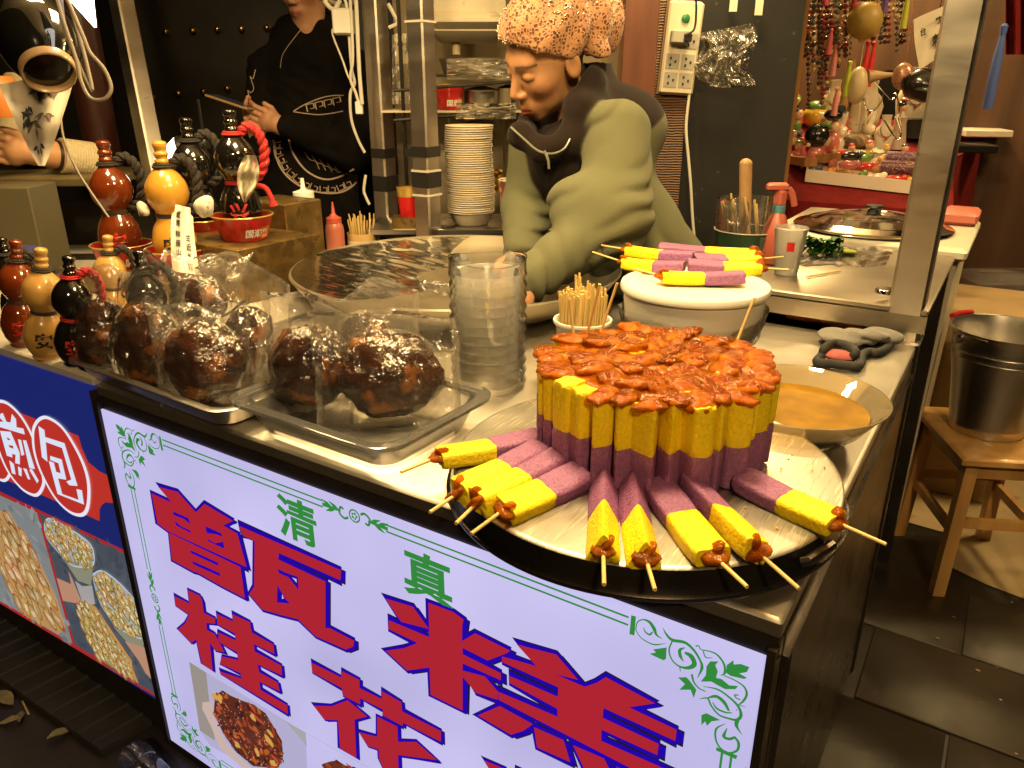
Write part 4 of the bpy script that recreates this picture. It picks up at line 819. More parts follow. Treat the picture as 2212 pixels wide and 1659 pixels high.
def proto_piece(corners, seed, stick=0.0, juj=1, bend=0.0):
    r = thing('rice_cake_piece', 'x', 'rice cake', (0, 0, 0))
    cake_mesh(corners, 0.0, MIDZ, seed, bend).build('purple_layer', PUR, r, local=True, ang=75)
    cake_mesh(corners, MIDZ - .0004, HL, seed + 9, bend).build('yellow_layer', YEL, r, local=True, ang=75)
    rj = random.Random(seed)
    if juj:
        M = Matrix.Rotation(rj.uniform(0, 3), 3, 'Z') @ Matrix.Rotation(rj.uniform(-.3, .3), 3, 'X')
        jujube((0, 0, HL - 0.0005), 0.0275, seed, M, .30).build('jujube', JUJ, r, local=True, ang=180)
        if juj > 1: jujube((0.006, -0.014, HL - .001), 0.021, seed + 2, M, .32).build('jujube', JUJ, r, local=True, ang=180)
    if stick:
        mb = MB(); mb.tube([(0, 0.0, 0.06), (0, 0.0, HL + stick)], 0.0021, 8); mb.build('stick', BAMBOO, r, local=True)
    return r
stand = [proto_piece(QUAD, 11), proto_piece(RECT, 23), proto_piece(QUAD, 37, juj=2), proto_piece(RECT, 51, juj=2), proto_piece([(p[0] * 1.05, p[1] * .9) for p in TRI], 67), proto_piece(RECT, 71, juj=0)]
CKC = np.array([-0.235, 0.206])
used = set(); rc = random.Random(5)
def place_piece(k, loc, rot, label, group):
    if k in used: o = dup(stand[k], loc, rot, label)
    else: used.add(k); o = stand[k]; o.location = loc; o.rotation_euler = rot; o['label'] = label
    o['group'] = group; return o
spots = []; ORD = ['first', 'second', 'third', 'fourth', 'fifth', 'sixth', 'seventh', 'eighth', 'ninth', 'tenth', 'eleventh', 'twelfth', 'thirteenth', 'fourteenth', 'fifteenth', 'sixteenth', 'seventeenth', 'eighteenth']
for ring, (n, rad) in enumerate(((31, 0.130), (20, 0.090), (11, 0.050), (3, 0.016))):
    for i in range(n): spots.append((ring, i, 2 * math.pi * (i + 0.35 * ring) / n, rad))
camdir = math.atan2(CAM[1] - CKC[1], CAM[0] - CKC[0])
LBL = ['upright yellow and purple rice cake piece in the outer ring, jujube on top', 'upright rice cake piece inside the cake, only its jujube top showing', 'upright rice cake piece inside the cake, only its jujube top showing', 'upright rice cake piece inside the cake, only its jujube top showing']
for ring, i, a, rad in spots:
    rd = rad + (.004 if i % 2 else -.003) + rc.uniform(-.003, .003); p = CKC + rd * np.array([math.cos(a), math.sin(a)])
    k = rc.choice([0, 4, 2, 4, 4, 0, 2, 4, 1])
    rz = a - math.pi / 2 + rc.uniform(-.45, .45); lb = LBL[ring]
    da = (a - camdir + math.pi) % (2 * math.pi) - math.pi
    if ring == 0 and abs(da) < 1.75:
        ordn = int(round((da + 1.75) / (2 * math.pi / 31))); lb = 'upright yellow and purple rice cake piece, %s from the left in the front row' % ORD[min(ordn, 17)]
    elif ring == 0: lb = 'upright rice cake piece at the back of the outer ring, mostly hidden'
    if ring == 0 and -0.95 < da < -0.48: k = 5; lb = 'upright rice cake piece with bare yellow top, %s one at the left front' % ('left' if da < -.72 else 'right')
    o = place_piece(k, (p[0], p[1], PZ + .001 + rc.uniform(0, .0005)), (rc.uniform(-.02, .02), rc.uniform(-.02, .02), rz), lb, 'rice cake pieces standing in a round cake')
    s = 1 + rc.uniform(-.05, .03); o.scale = (0.84, 0.98, s * (1.02 if ring else 1.0))
for o_ in [o for i, o in enumerate(stand) if i not in used]:
    for c in list(o_.children): bpy.data.objects.remove(c)
    bpy.data.objects.remove(o_)
GLZ = pbr('amber_glaze', (0.46, 0.160, 0.004), 0.08, noise=(38, 0.5, (0.24, 0.035, 0.001)), bump=(110, 0.7, 0.004), spec=0.4); gel(GLZ, (0.85, 0.45, 0.08), 0.5)
def glz(u, v):
    a = 2 * math.pi * u; q = (.128 + .012 * nz3((math.cos(a) * 3, math.sin(a) * 3, 0), 1.6, 3)) * v; x, y = CKC[0] + q * math.cos(a), CKC[1] + q * math.sin(a)
    return (x, y, PZ + HL + .003 + .0028 * nz3((x, y, 0), 55, 6) - (.006 if v > .97 else 0))
mb = MB(); mb.grid(glz, 97, 40); solo('amber_syrup_layer', mb, GLZ, 'glossy amber syrup layer spread over the top of the round cake', 'syrup', ang=180)
for px, py, l, tl, nm in ((1243, 728, .05, (-.02, .01), 'left of three bamboo sticks stuck in the back of the cake'), (1262, 722, .075, (.03, .0), 'middle of three bamboo sticks stuck in the back of the cake'), (1290, 715, .07, (.03, .02), 'right of three bamboo sticks stuck in the back of the cake'), (1590, 722, .05, (.02, .03), 'lone bamboo stick stuck in the right side of the cake')):
    b = onz(px, py, 1.02); mb = MB(); mb.tube([b - (0, 0, .02), b + np.array([tl[0] * .7, tl[1] * .7, l])], .0021, 8); solo('bamboo_stick', mb, BAMBOO, nm, 'stick')
# --- skewers lying on the tray: (jujube end, inner end, stick end, cross-section, label)
LY = [((948, 986), (1166, 946), (866, 1020), 'R', 'leftmost rice cake skewer lying on the tray beside the plastic box'),
      ((992, 1064), (1172, 978), (928, 1107), 'Q', 'second rice cake skewer from the left on the tray, half behind its neighbour'),
      ((1032, 1085), (1216, 996), (985, 1131), 'Q', 'third rice cake skewer from the left on the tray'),
      ((1090, 1100), (1257, 1024), (1018, 1153), 'R', 'fourth rice cake skewer from the left, large jujube at its end'),
      ((1303, 1188), (1305, 1038), (1305, 1263), 'T', 'ridged rice cake skewer pointing straight to the front, left one of the pair'),
      ((1394, 1203), (1364, 1048), (1415, 1274), 'T', 'ridged rice cake skewer pointing to the front, right one of the pair'),
      ((1541, 1200), (1418, 1046), (1614, 1268), 'R', 'rice cake skewer on the tray third from the right, leaning its flat face'),
      ((1633, 1190), (1492, 1050), (1726, 1272), 'Q', 'rice cake skewer on the tray second from the right, dark jujube at its end'),
      ((1806, 1128), (1602, 1034), (1914, 1176), 'R', 'rightmost rice cake skewer lying alone, stick beyond the tray edge')]
def lying(je, ie, se, sec, label, zc, group, seed, zstick=None, flip=0.0, nest=None, zi=None):
    a = onz(*ie, zc if zi is None else zi); b = onz(*je, zc); s = onz(*se, zstick or zc + .001)
    ax = b - a; L = np.linalg.norm(ax); ax /= L; sl = np.linalg.norm(s - b)
    cor = {'R': RECT, 'Q': QUAD, 'T': TRI}[sec]
    r = thing('rice_cake_skewer', label, 'rice cake', tuple(a), 0, group)
    w = np.array([0, 0, 1.]); w = w - ax * (w @ ax); w /= np.linalg.norm(w); u = np.cross(w, ax)
    th = {'R': 0.08, 'Q': 0.62, 'T': 0.0}[sec] + flip
    c, s_ = math.cos(th), math.sin(th); U = u * c + w * s_; Wv = w * c - u * s_
    M = Matrix(((U[0], Wv[0], ax[0], a[0]), (U[1], Wv[1], ax[1], a[1]), (U[2], Wv[2], ax[2], a[2]), (0, 0, 0, 1)))
    M3 = M.to_3x3(); k = L / HL
    def put(mb, nm, mt, ang=180):
        mb.v = [tuple(M3 @ Vector((p[0], p[1], p[2] * k))) for p in mb.v]; return mb.build(nm, mt, r, local=True, ang=ang)
    if sec == 'R': cor = [(p[0] * .95, p[1] * .50) for p in ((0.0215, -0.020), (0.020, 0.021), (-0.020, 0.022), (-0.0215, -0.019))]
    bend = -0.004
    put(cake_mesh(cor, 0, MIDZ, seed, bend, .0019), 'purple_layer', PUR, 75); put(cake_mesh(cor, MIDZ - .0004, HL, seed + 5, bend, .0019), 'yellow_layer', YEL, 75)
    rj = random.Random(seed)
    Mj = Matrix.Rotation(1.57, 3, 'X') @ Matrix.Rotation(rj.uniform(-.5, .5), 3, 'Z')
    put(jujube((0, 0.0, HL + .001), .0150, seed, Mj, .42), 'jujube', JUJ); put(jujube((.004, .007, HL - .002), .0105, seed + 1, Mj @ Matrix.Rotation(.8, 3, 'Y'), .45), 'jujube', JUJ)
    mb = MB(); e = np.array([0, 0, 0.]); mb.tube([(b - a) * 0.6, (b - a), (s - a)], .0021, 8); mb.build('stick', BAMBOO, r, local=True)
    return r
for k, (je, ie, se, sec, lb) in enumerate(LY):
    lying(je, ie, se, sec, lb, PZ + {'R': .0125, 'Q': .0150, 'T': .0140}[sec], 'rice cake skewers lying on the round tray', 101 + k * 7, flip=(0.25 if k in (1, 2) else -.35 if k == 3 else 0))
CRUMB = pbr('cake_crumb', (0.75, 0.5, 0.05), 0.6)
mb = MB()
for _ in range(46):
    a, q = rc.uniform(0, 6.28), rc.uniform(.15, .235); c = (PC[0] + q * math.cos(a), PC[1] + q * math.sin(a), PZ + .0012); mb.ell(c, (rc.uniform(.0008, .0024), rc.uniform(.0008, .002), .0010), 6, 4)
tag(mb.build('cake_crumbs', CRUMB, None), 'tiny yellow cake crumbs scattered on the round tray', 'crumbs', kind='stuff')
# ------------------------------------------------------------------ white bucket with more skewers
BK = (-0.338, 0.628)
r = thing('lidded_bucket', 'white lidded bucket wrapped in cling film above a pink tub', 'bucket', (BK[0], BK[1], T))
PINK = pbr('pink_tub', (0.40, 0.16, 0.13), 0.3, noise=(6, 0.15), sss=0.2, coat=0.3)
mb = MB(); mb.lathe([(0.0, T + .002), (0.098, T + .002), (0.104, T + .012), (0.112, 0.925), (0.113, 0.935)], 56, (BK[0], BK[1], 0)); mb.build('pink_tub', PINK, r)
mb = MB(); mb.lathe([(0.112, 0.930), (0.118, 0.945), (0.1235, 0.985), (0.1245, 1.008)], 56, (BK[0], BK[1], 0), cap=False); mb.build('white_body', WHITE_PL, r)
mb = MB(); mb.lathe([(0.1235, 1.006), (0.130, 1.007), (0.1315, 1.013), (0.129, 1.019), (0.122, 1.017), (0.118, 1.0135), (0.0, 1.0135)], 64, (BK[0], BK[1], 0)); mb.build('lid', WHITE_PL, r)
def wrapb(u, v):
    a = 2 * math.pi * u; z = 0.918 + 0.058 * v + 0.007 * math.sin(3 * a + 1); q = 0.1165 + 0.0135 * v + 0.0055 * abs(nz3((math.cos(a) * 6, math.sin(a) * 6, v * 7), 1, 2)) + .003 * nz3((math.cos(a) * 22, math.sin(a) * 22, v * 4), 1, 9)
    return (BK[0] + q * math.cos(a), BK[1] + q * math.sin(a), z)
mb = MB(); mb.grid(wrapb, 120, 12); mb.build('cling_wrap', WRAP, r, ang=180)
for k, (je, ie, se, sec, lb, zc, fl) in enumerate((
    ((1632, 549), (1424, 537), (1612, 548), 'R', 'rearmost rice cake skewer on the white bucket lid', 1.0325, 0),
    ((1357, 540), (1500, 556), (1294, 529), 'R', 'back left rice cake skewer on the white bucket lid, stick to the left', 1.0325, 0),
    ((1640, 560), (1500, 562), (1692, 555), 'R', 'back right rice cake skewer on the white bucket lid, stick to the right', 1.030, 0.05),
    ((1346, 566), (1478, 577), (1281, 545), 'R', 'left rice cake skewer on the white bucket lid, jujube end overhanging', 1.030, 0),
    ((1644, 579), (1486, 573), (1703, 583), 'R', 'right rice cake skewer on the white bucket lid, orange jujube end', 1.030, 0),
    ((1430, 596), (1606, 599), (1366, 579), 'R', 'frontmost rice cake skewer on the white bucket lid', 1.0295, 0))):
    lying(je, ie, se, sec, lb, zc, 'rice cake skewers on the bucket lid', 301 + k * 11, flip=fl)
# ------------------------------------------------------------------ cup of bamboo sticks
CC = (-0.506, 0.526)
r = thing('stick_cup', 'frosted white plastic cup packed with bamboo sticks', 'cup', (CC[0], CC[1], T))
mb = MB(); mb.lathe([(0.0, T + .002), (0.040, T + .002), (0.0475, 0.935), (0.0505, 0.944), (0.0535, 0.946), (0.0535, 0.951), (0.049, 0.951), (0.045, 0.94), (0.038, T + .006), (0, T + .006)], 44, (CC[0], CC[1], 0)); mb.build('cup_body', pbr('white_cup', (0.72, 0.70, 0.64), 0.35, sss=0.3), r)
mb = MB(); mb.ell((CC[0] + .012, CC[1] - .045, .905), (.013, .003, .009), 10, 6); mb.build('red_mark', RED_PL, r)
stick0 = None
for k in range(150):
    q = 0.044 * math.sqrt((k + .5) / 150); a = k * 2.39996 + rc.uniform(-.1, .1); h = rc.gauss(1.002, .003) + (0.022 if k % 17 == 5 else 0)
    dx, dy = q * math.cos(a), q * math.sin(a)
    if stick0 is None:
        mb = MB(); mb.tube([(0, 0, 0), (0, 0, .140)], .0021, 6); o = mb.build('bamboo_stick', BAMBOO, None); stick0 = o
        tag(o, 'thin bamboo stick in the bundle filling the white cup', 'stick', 'bamboo sticks packed in the white cup')
    else: o = stick0.copy(); COL.objects.link(o)
    o.location = (CC[0] + dx * .80, CC[1] + dy * .80, h - .140); o.rotation_euler = (-dy * 1.5 + rc.uniform(-.02, .02), dx * 1.5 + rc.uniform(-.02, .02), rc.uniform(0, 3))
# ------------------------------------------------------------------ ribbed clear jar
JC = (-0.613, 0.379)
r = thing('clear_ribbed_jar', 'tall open clear ribbed plastic jar behind the boxed meat', 'jar', (JC[0], JC[1], T))
prof = [(0.058, T + .003)] + [(0.0655 + 0.0022 * math.cos(i * math.pi), T + .012 + i * .0095) for i in range(21)] + [(0.0665, 1.055), (0.0662, 1.076)]
mb = MB(); mb.lathe(prof, 56, (JC[0], JC[1], 0), cap=False, squash=(1, .97)); mb.build('jar_wall', CLEAR, r, ang=180)
mb = MB(); mb.tube([(JC[0] + .0662 * math.cos(t), JC[1] + .0645 * math.sin(t), 1.076 + .004 * math.sin(2 * t)) for t in np.linspace(0, 2 * math.pi, 48, endpoint=False)], .0011, 6, closed=True); mb.build('cut_rim', GLASS, r)
for k in range(11):
    mb = MB(); z = T + .006 + k * .0165; mb.lathe([(0.050, z), (0.057, z + .030), (0.060, z + .034)], 40, (JC[0], JC[1], 0), cap=False); mb.build('nested_cup', FROST, r)
# ------------------------------------------------------------------ glass bowl with brown syrup
GB = (-0.105, 0.447)
r = thing('glass_bowl', 'wide glass bowl of brown syrup on the right of the counter', 'bowl', (GB[0], GB[1], T))
AMBER = film('amber_glass', tint=(0.92, 0.82, 0.64), hazecol=(0.85, 0.72, 0.48), haze=0.34, gloss=0.03, edge=0.3, bump=None, base=0.06)
mb = MB(); mb.lathe([(0.0, T + .002), (0.062, T + .002), (0.070, T + .005), (0.100, .880), (0.117, .905), (0.128, .917), (0.130, .920), (0.1275, .9205), (0.115, .908), (0.097, .884), (0.068, T + .010), (0, T + .009)], 64, (GB[0], GB[1], 0)); mb.build('bowl_wall', AMBER, r)
SYR = pbr('brown_syrup', (0.22, 0.115, 0.008), 0.45, noise=(22, 0.30), bump=(60, 0.2, 0.004), spec=0.04)
mb = MB(); mb.lathe([(0.069, T + .0105), (0.098, .8855), (0.1035, .8945), (0.104, .897), (0.098, .8963), (0.0, .8963)], 64, (GB[0], GB[1], 0)); mb.build('syrup', SYR, r)
# ------------------------------------------------------------------ trays of bagged meat
def rrect(hx, hy, rad, n=6):
    pts = []
    for cx, cy, a0 in ((hx - rad, hy - rad, 0), (-hx + rad, hy - rad, 90), (-hx + rad, -hy + rad, 180), (hx - rad, -hy + rad, 270)):
        for i in range(n + 1):
            a = math.radians(a0 + 90 * i / n); pts.append((cx + rad * math.cos(a), cy + rad * math.sin(a)))
    return pts
def tray_mesh(c, levels, rot):
    mb = MB(); vs = []; n = 0; cs, sn = math.cos(rot), math.sin(rot)
    for hx, hy, rad, z in levels:
        P = rrect(hx, hy, rad); n = len(P); vs += [(c[0] + x * cs - y * sn, c[1] + x * sn + y * cs, z) for x, y in P]
    fs = []
    for j in range(len(levels) - 1):
        for i in range(n): fs.append((j * n + i, j * n + (i + 1) % n, (j + 1) * n + (i + 1) % n, (j + 1) * n + i))
    fs.append(tuple((len(levels) - 1) * n + i for i in range(n))); mb.add(vs, fs); return mb
r = thing('steel_food_tray', 'shallow stainless tray of bagged dark meat beside the gourd bottles', 'tray', (-1.045, .11, T))
o = tray_mesh((-1.045, .113), [(.200, .105, .03, .853), (.206, .111, .03, .856), (.216, .121, .034, .884), (.228, .133, .038, .886), (.229, .134, .038, .889), (.226, .131, .037, .8905), (.213, .118, .033, .888), (.203, .108, .03, .859), (.195, .10, .03, .857)], -0.03).build('tray_body', STEEL, r)
r = thing('plastic_food_tray', 'clear plastic tray holding two large bags of dark glazed meat', 'tray', (-.66, .105, T))
tray_mesh((-.66, .108), [(.125, .085, .03, .853), (.133, .093, .032, .858), (.150, .112, .035, .903), (.167, .129, .042, .906), (.168, .130, .042, .912), (.163, .125, .04, .914), (.148, .110, .034, .910), (.129, .089, .031, .862), (.12, .08, .03, .860)], -0.02).build('tray_body', MILKY, r)
MEAT = pbr('dark_braised_meat', (0.042, 0.012, 0.004), 0.22, noise=(16, 0.4), wear=(15, 0.52, (0.28, 0.095, 0.012)), bump=(40, 1.0, 0.008, 4), coat=1.0, coatr=0.06, rand=0.2)
BAG = film('vacuum_bag_film', tint=(0.985, 0.975, 0.955), haze=0.09, gloss=0.10, edge=0.25, bump=(60, 0.6, 0.006), hazecol=(0.9, 0.86, 0.78), base=0.10)
BAG_T = film('tight_bag_film', tint=(0.99, 0.98, 0.96), haze=0.02, gloss=0.06, edge=0.10, bump=(60, 0.7, 0.006), base=0.04)
SEAL = film('sealed_film_edge', tint=(0.95, 0.93, 0.88), haze=0.20, gloss=0.12, edge=0.2, bump=(60, 0.6, 0.006), hazecol=(0.9, 0.86, 0.78), base=0.08)
def meat_bag(c, half, rotz, lean, seed, label, up=0.075, side=0.03, down=0.02, roll=0.0):
    """half = (half width, half thickness, half height) of the meat; film reaches further"""
    r = thing('vacuum_bag', label, 'bag', (c[0], c[1], c[2] - half[2]), 0, 'vacuum bags of braised meat')
    a, t, b = half; M = Matrix.Translation(Vector(c)) @ Matrix.Rotation(rotz, 4, 'Z') @ Matrix.Rotation(lean, 4, 'X') @ Matrix.Rotation(roll, 4, 'Y')
    mb = MB(); mb.ell((0, 0, 0), (a, t, b), 44, 30); vs = []
    for p in mb.v:
        k = 1 + 0.20 * nz3(p, 22, seed) + 0.07 * nz3(p, 70, seed) + .05 * abs(nz3((p[0], p[1], p[2] * .4), 120, seed))
        vs.append(tuple(M @ Vector((p[0] * k, p[1] * k, p[2] * k))))
    mb.v = vs; mb.build('meat', MEAT, r, ang=180)
    W, D, U = a + side, b + down, b + up; hs = half
    def sheet(sgn):
        def fn(u, v):
            e = 0.006 * nz3((u * 4, v * 4, sgn), 1, seed) ; x = (2 * u - 1) * (W + e); zt = U * (.86 + .42 * nz3((u * 2.2, seed, 0), 1, seed)); z = -D + v * (D + zt)
            q = 1 - (x / (a * 1.12)) ** 2 - (z / (b * 1.12)) ** 2; bul = t * 1.16 * math.sqrt(q) if q > 0 else 0
            f = min(1, max(0, (z - b) / up)) if up > 0 else 0
            edge = max(0, 1 - min(u, 1 - u, v, 1 - v) * 14)
            crk = 0.0045 * nz3((x, z, 0), 62, seed + 2 * sgn) + 0.0026 * nz3((x, z * .5, 0), 130, seed + sgn); y = sgn * (bul + 0.0018 + 0.008 * (1 - edge) * abs(nz3((x, z, 0), 26, seed + sgn))) + crk * (1 - .6 * edge) + 0.055 * f * nz3((x * .8, z * .6, 0), 11, seed + 5) + 0.008 * nz3((x, z, 0), 30, seed) + (0.010 * math.sin(x * 40 + seed) * edge) + .035 * f * f * math.sin(seed * 1.7); x = x + .02 * f * nz3((z, 0, 1), 20, seed + 3)
            return tuple(M @ Vector((x, y, z)))
        return fn
    fn = sheet(1); mb = MB()
    for pth in ([(i / 40, 1.0) for i in range(41)], [(0.0, i / 40) for i in range(41)], [(1.0, i / 40) for i in range(41)], [(i / 40, 0.0) for i in range(41)]):
        inw = [(min(max(u_, .045), .955), min(max(v_, .03), .97)) for u_, v_ in pth]; A_ = [fn(*q) for q in pth]; B_ = [fn(*q) for q in inw]
        mb.add(A_ + B_, [(i, i + 1, 41 + i + 1, 41 + i) for i in range(40)])
    mb.build('sealed_edge', SEAL, r, ang=180)
    for s in (-1, 1):
        mb = MB(); mb.grid(sheet(s), 50, 56); mb.build('film', BAG if s > 0 else BAG_T, r, ang=180)
    return r
yaw0 = math.atan2(A_R[1], A_R[0])
def bagpos(px, py, z): return onz(px, py, z)
for px, py, z, half, rz, ln, rl, kw, lb in (
    (215, 722, .925, (.050, .034, .064), yaw0 - .55, -.15, .12, dict(up=.075, side=.02), 'leftmost bag of dark meat in the steel tray, next to a black gourd'),
    (318, 745, .926, (.060, .038, .072), yaw0 - .25, -.20, .05, dict(up=.085, side=.012), 'second bag of dark meat from the left in the steel tray, tall film corner'),
    (430, 652, .935, (.058, .030, .052), yaw0 - .15, -.2, .1, dict(up=.060, side=.03), 'bag of dark meat at the back of the steel tray under a wide clear flap'),
    (440, 785, .922, (.066, .042, .068), yaw0 - .05, -.18, -.05, dict(up=.045, side=.016), 'large nearest bag of dark meat in the steel tray'),
    (535, 735, .93, (.045, .03, .058), yaw0 + .15, -.2, .1, dict(up=.075, side=.03), 'rightmost bag of dark meat in the steel tray, bright creased flap above'),
    (668, 795, .930, (.066, .044, .066), yaw0 - .2, -.25, .10, dict(up=.045, side=.020), 'left bag of glazed meat in the clear plastic tray'),
    (838, 812, .930, (.082, .048, .064), yaw0 + .05, -.30, -.02, dict(up=.045, side=.028), 'right and largest bag of glazed meat in the clear plastic tray'),
    (790, 735, .945, (.050, .022, .045), yaw0 + .0, -.1, .0, dict(up=.060, side=.04), 'bag behind the two glazed meats, only its clear flap showing')):
    meat_bag(tuple(bagpos(px, py, z)), half, rz, ln, px, lb, roll=rl, **kw)
# ------------------------------------------------------------------ wide steel basin
BC = (-1.003, 0.816)
r = thing('wide_steel_basin', 'very wide shallow steel basin partly covered with cling film', 'basin', (BC[0], BC[1], T))
BASIN = pbr('basin_steel', (0.56, 0.50, 0.38), 0.44, 1.0, noise=(5, 0.12), bump=(90, 0.06, 0.001), rnoise=(6, 0.06))
mb = MB(); mb.lathe([(0.0, T + .004), (0.20, T + .004), (0.30, .870), (0.375, .915), (0.390, .932), (0.397, .936), (0.399, .932), (0.394, .927), (0.380, .908), (0.305, .862), (0.21, T), (0, T)], 96, (BC[0], BC[1], 0)); mb.build('basin_wall', BASIN, r)
def wrapc(u, v):
    a = math.radians(120 + 150 * u + 20 * (1 - v)); q = 0.392 * (0.25 + 0.75 * v)
    x, y = BC[0] + q * math.cos(a), BC[1] + q * math.sin(a); f = 1 - v
    return (x, y, .938 - .030 * f ** .7 + .006 * nz3((x, y * 2.6, 0), 9, 3) * f + .0035 * nz3((x * 1.2, y * 5, 0), 14, 8) * min(1, f * 4))
mb = MB(); mb.grid(wrapc, 90, 40); mb.build('cling_wrap', film('basin_wrap', haze=0.03, gloss=0.10, edge=0.06, bump=(14, 0.25, 0.010), base=0.02, streak=(1, 3, 1)), r, ang=180)
def lump(u, v):
    p = atd(905 + 70 * u, 590 + 60 * v, 1.62); return (p[0], p[1], .955 + .022 * nz3((u * 3, v * 3, 0), 1, 4) - .012 * v)
mb = MB(); mb.grid(lump, 20, 16); mb.build('wrap_crumple', WRAP, r, ang=180)
# ------------------------------------------------------------------ oven mitt, shaker
A0 = onz(1850, 745, T)
TERRY = vcol_mat('mitt_cloth', rough=0.95, bump=(420, 0.8, 0.003), sheen=0.4)
def mitt_fn(X):
    d = sd_ell(X, (-.022, -.002, .015), (.058, .042, .013)); d = smin(d, sd_ell(X, (.042, .010, .018), (.044, .034, .014)), .006); d = smin(d, sd_ell(X, (.02, -.02, .028), (.040, .018, .010)), .006)
    d = smax(d, X[2] - .050, .012); d = smax(d, -X[2] + .001, .006)
    return d - .003 * np.sin(X[0] * 70 + X[1] * 95 + 3 * np.sin(X[0] * 31))
pos, fcs = surface(mitt_fn, (-.10, -.06, -.004), (.11, .075, .07), .0035)
cl = np.tile(np.array([0.20, 0.19, 0.175]), (len(pos), 1)); rotm = yaw0 - .25; cs, sn = math.cos(rotm), math.sin(rotm)
pos = np.stack([A0[0] + pos[:, 0] * cs - pos[:, 1] * sn, A0[1] + pos[:, 0] * sn + pos[:, 1] * cs, T + .001 + pos[:, 2]], 1)
r = thing('oven_mitt', 'grey oven mitt with black edging and pink lining by the post', 'oven mitt', tuple(A0))
solid('palm', pos, fcs, TERRY, r, cl)
e = [(1922, 712), (1926, 735), (1915, 752), (1895, 762), (1878, 760), (1862, 768), (1856, 790), (1835, 790), (1800, 786), (1765, 782), (1775, 768), (1782, 752), (1800, 742), (1822, 744), (1840, 752), (1848, 762), (1838, 775)]
mb = MB(); mb.tube(smoothpath([onz(*q, T + .010 + (.014 if 10 < i < 16 else 0)) for i, q in enumerate(e)], 5), .0085, 10); mb.build('edging', RUBBER, r)
mb = MB(); c = onz(1812, 768, T + .012); mb.ell(c, (.030, .022, .010), 18, 10); mb.build('lining', pbr('pink_lining', (0.42, 0.10, 0.10), 0.9, noise=(60, .2)), r)
p = onz(1898, 703, T); r = thing('pepper_shaker', 'small black shaker with steel cap standing by the post', 'shaker', (p[0], p[1], T))
mb = MB(); mb.lathe([(0.021, T + .001), (0.021, .90), (.019, .906)], 24, (p[0], p[1], 0)); mb.build('body', pbr('dark_glass', (0.02, 0.015, 0.01), 0.1, coat=1), r)
mb = MB(); mb.lathe([(0.0195, .906), (0.021, .91), (0.021, .93), (.018, .934), (0, .934)], 24, (p[0], p[1], 0)); mb.build('cap', CHROME, r)
# ------------------------------------------------------------------ gourd bottles and their stand
def lacq(name, col, rough=0.12, coat=0.7, **k): return pbr(name, col, rough, coat=coat, coatr=0.05, **k)
G_BLACK = lacq('black_lacquer', (0.007, 0.006, 0.005), 0.10, 1.0); G_BROWN = lacq('brown_lacquer', (0.17, 0.030, 0.006), 0.14, 0.9, noise=(20, 0.3)); G_TAN = lacq('tan_gourd_skin', (0.52, 0.29, 0.075), 0.30, 0.25, noise=(14, 0.15)); G_GOLD = lacq('golden_gourd_skin', (0.66, 0.33, 0.045), 0.24, 0.4, noise=(12, 0.12))
ROPE_B = pbr('dark_cord', (0.030, 0.024, 0.020), 0.85, bump=(300, 0.8, 0.002)); ROPE_R = pbr('red_cord', (0.45, 0.02, 0.02), 0.8, bump=(300, 0.8, 0.002), wear=(120, 0.66, (0.7, 0.6, 0.4)))
INK_B = pbr('black_ink', (0.012, 0.010, 0.010), 0.5); INK_R = pbr('red_ink', (0.55, 0.02, 0.015), 0.5); INK_W = pbr('white_ink', (0.75, 0.7, 0.6), 0.5)
GP = [(0.0, 0.001), (0.020, 0.0), (0.0235, 0.003), (0.024, 0.008), (0.032, 0.022), (0.0375, 0.042), (0.0375, 0.056), (0.032, 0.078), (0.0235, 0.092), (0.0205, 0.098), (0.0235, 0.105), (0.033, 0.120), (0.0365, 0.136), (0.0345, 0.152), (0.026, 0.167), (0.015, 0.179), (0.0105, 0.187)]
CP = [(0.0115, 0.187), (0.0125, 0.190), (0.0118, 0.193), (0.0102, 0.1955), (0.0105, 0.199), (0.0122, 0.202), (0.0115, 0.2055), (0.0098, 0.208), (0.0104, 0.212), (0.0118, 0.216), (0.0112, 0.222), (0.006, 0.225), (0.0, 0.2255)]
def gp_r(z):
    return float(np.interp(z, [p[1] for p in GP[2:]], [p[0] for p in GP[2:]]))
def smooth_prof(P): return [tuple(p) for p in smoothpath(P, 4)]
TXT = {}
def wrap_text(txt, parent, zc, size, ang0, mat, s, name='character', bold=0.0009):
    me, co = text_part(txt, 0, 0, size, None, None, 0, bold)
    new = np.empty_like(co)
    for i, c in enumerate(co):
        z = zc + c[1]; q = gp_r(z) + 0.0009; a = ang0 + c[0] / q
        new[i] = (q * math.cos(a) * s, q * math.sin(a) * s, z * s)
    me.vertices.foreach_set('co', new.ravel()); me.materials.clear(); me.materials.append(mat); me.update()
    o = bpy.data.objects.new(name, me); COL.objects.link(o); o.parent = parent
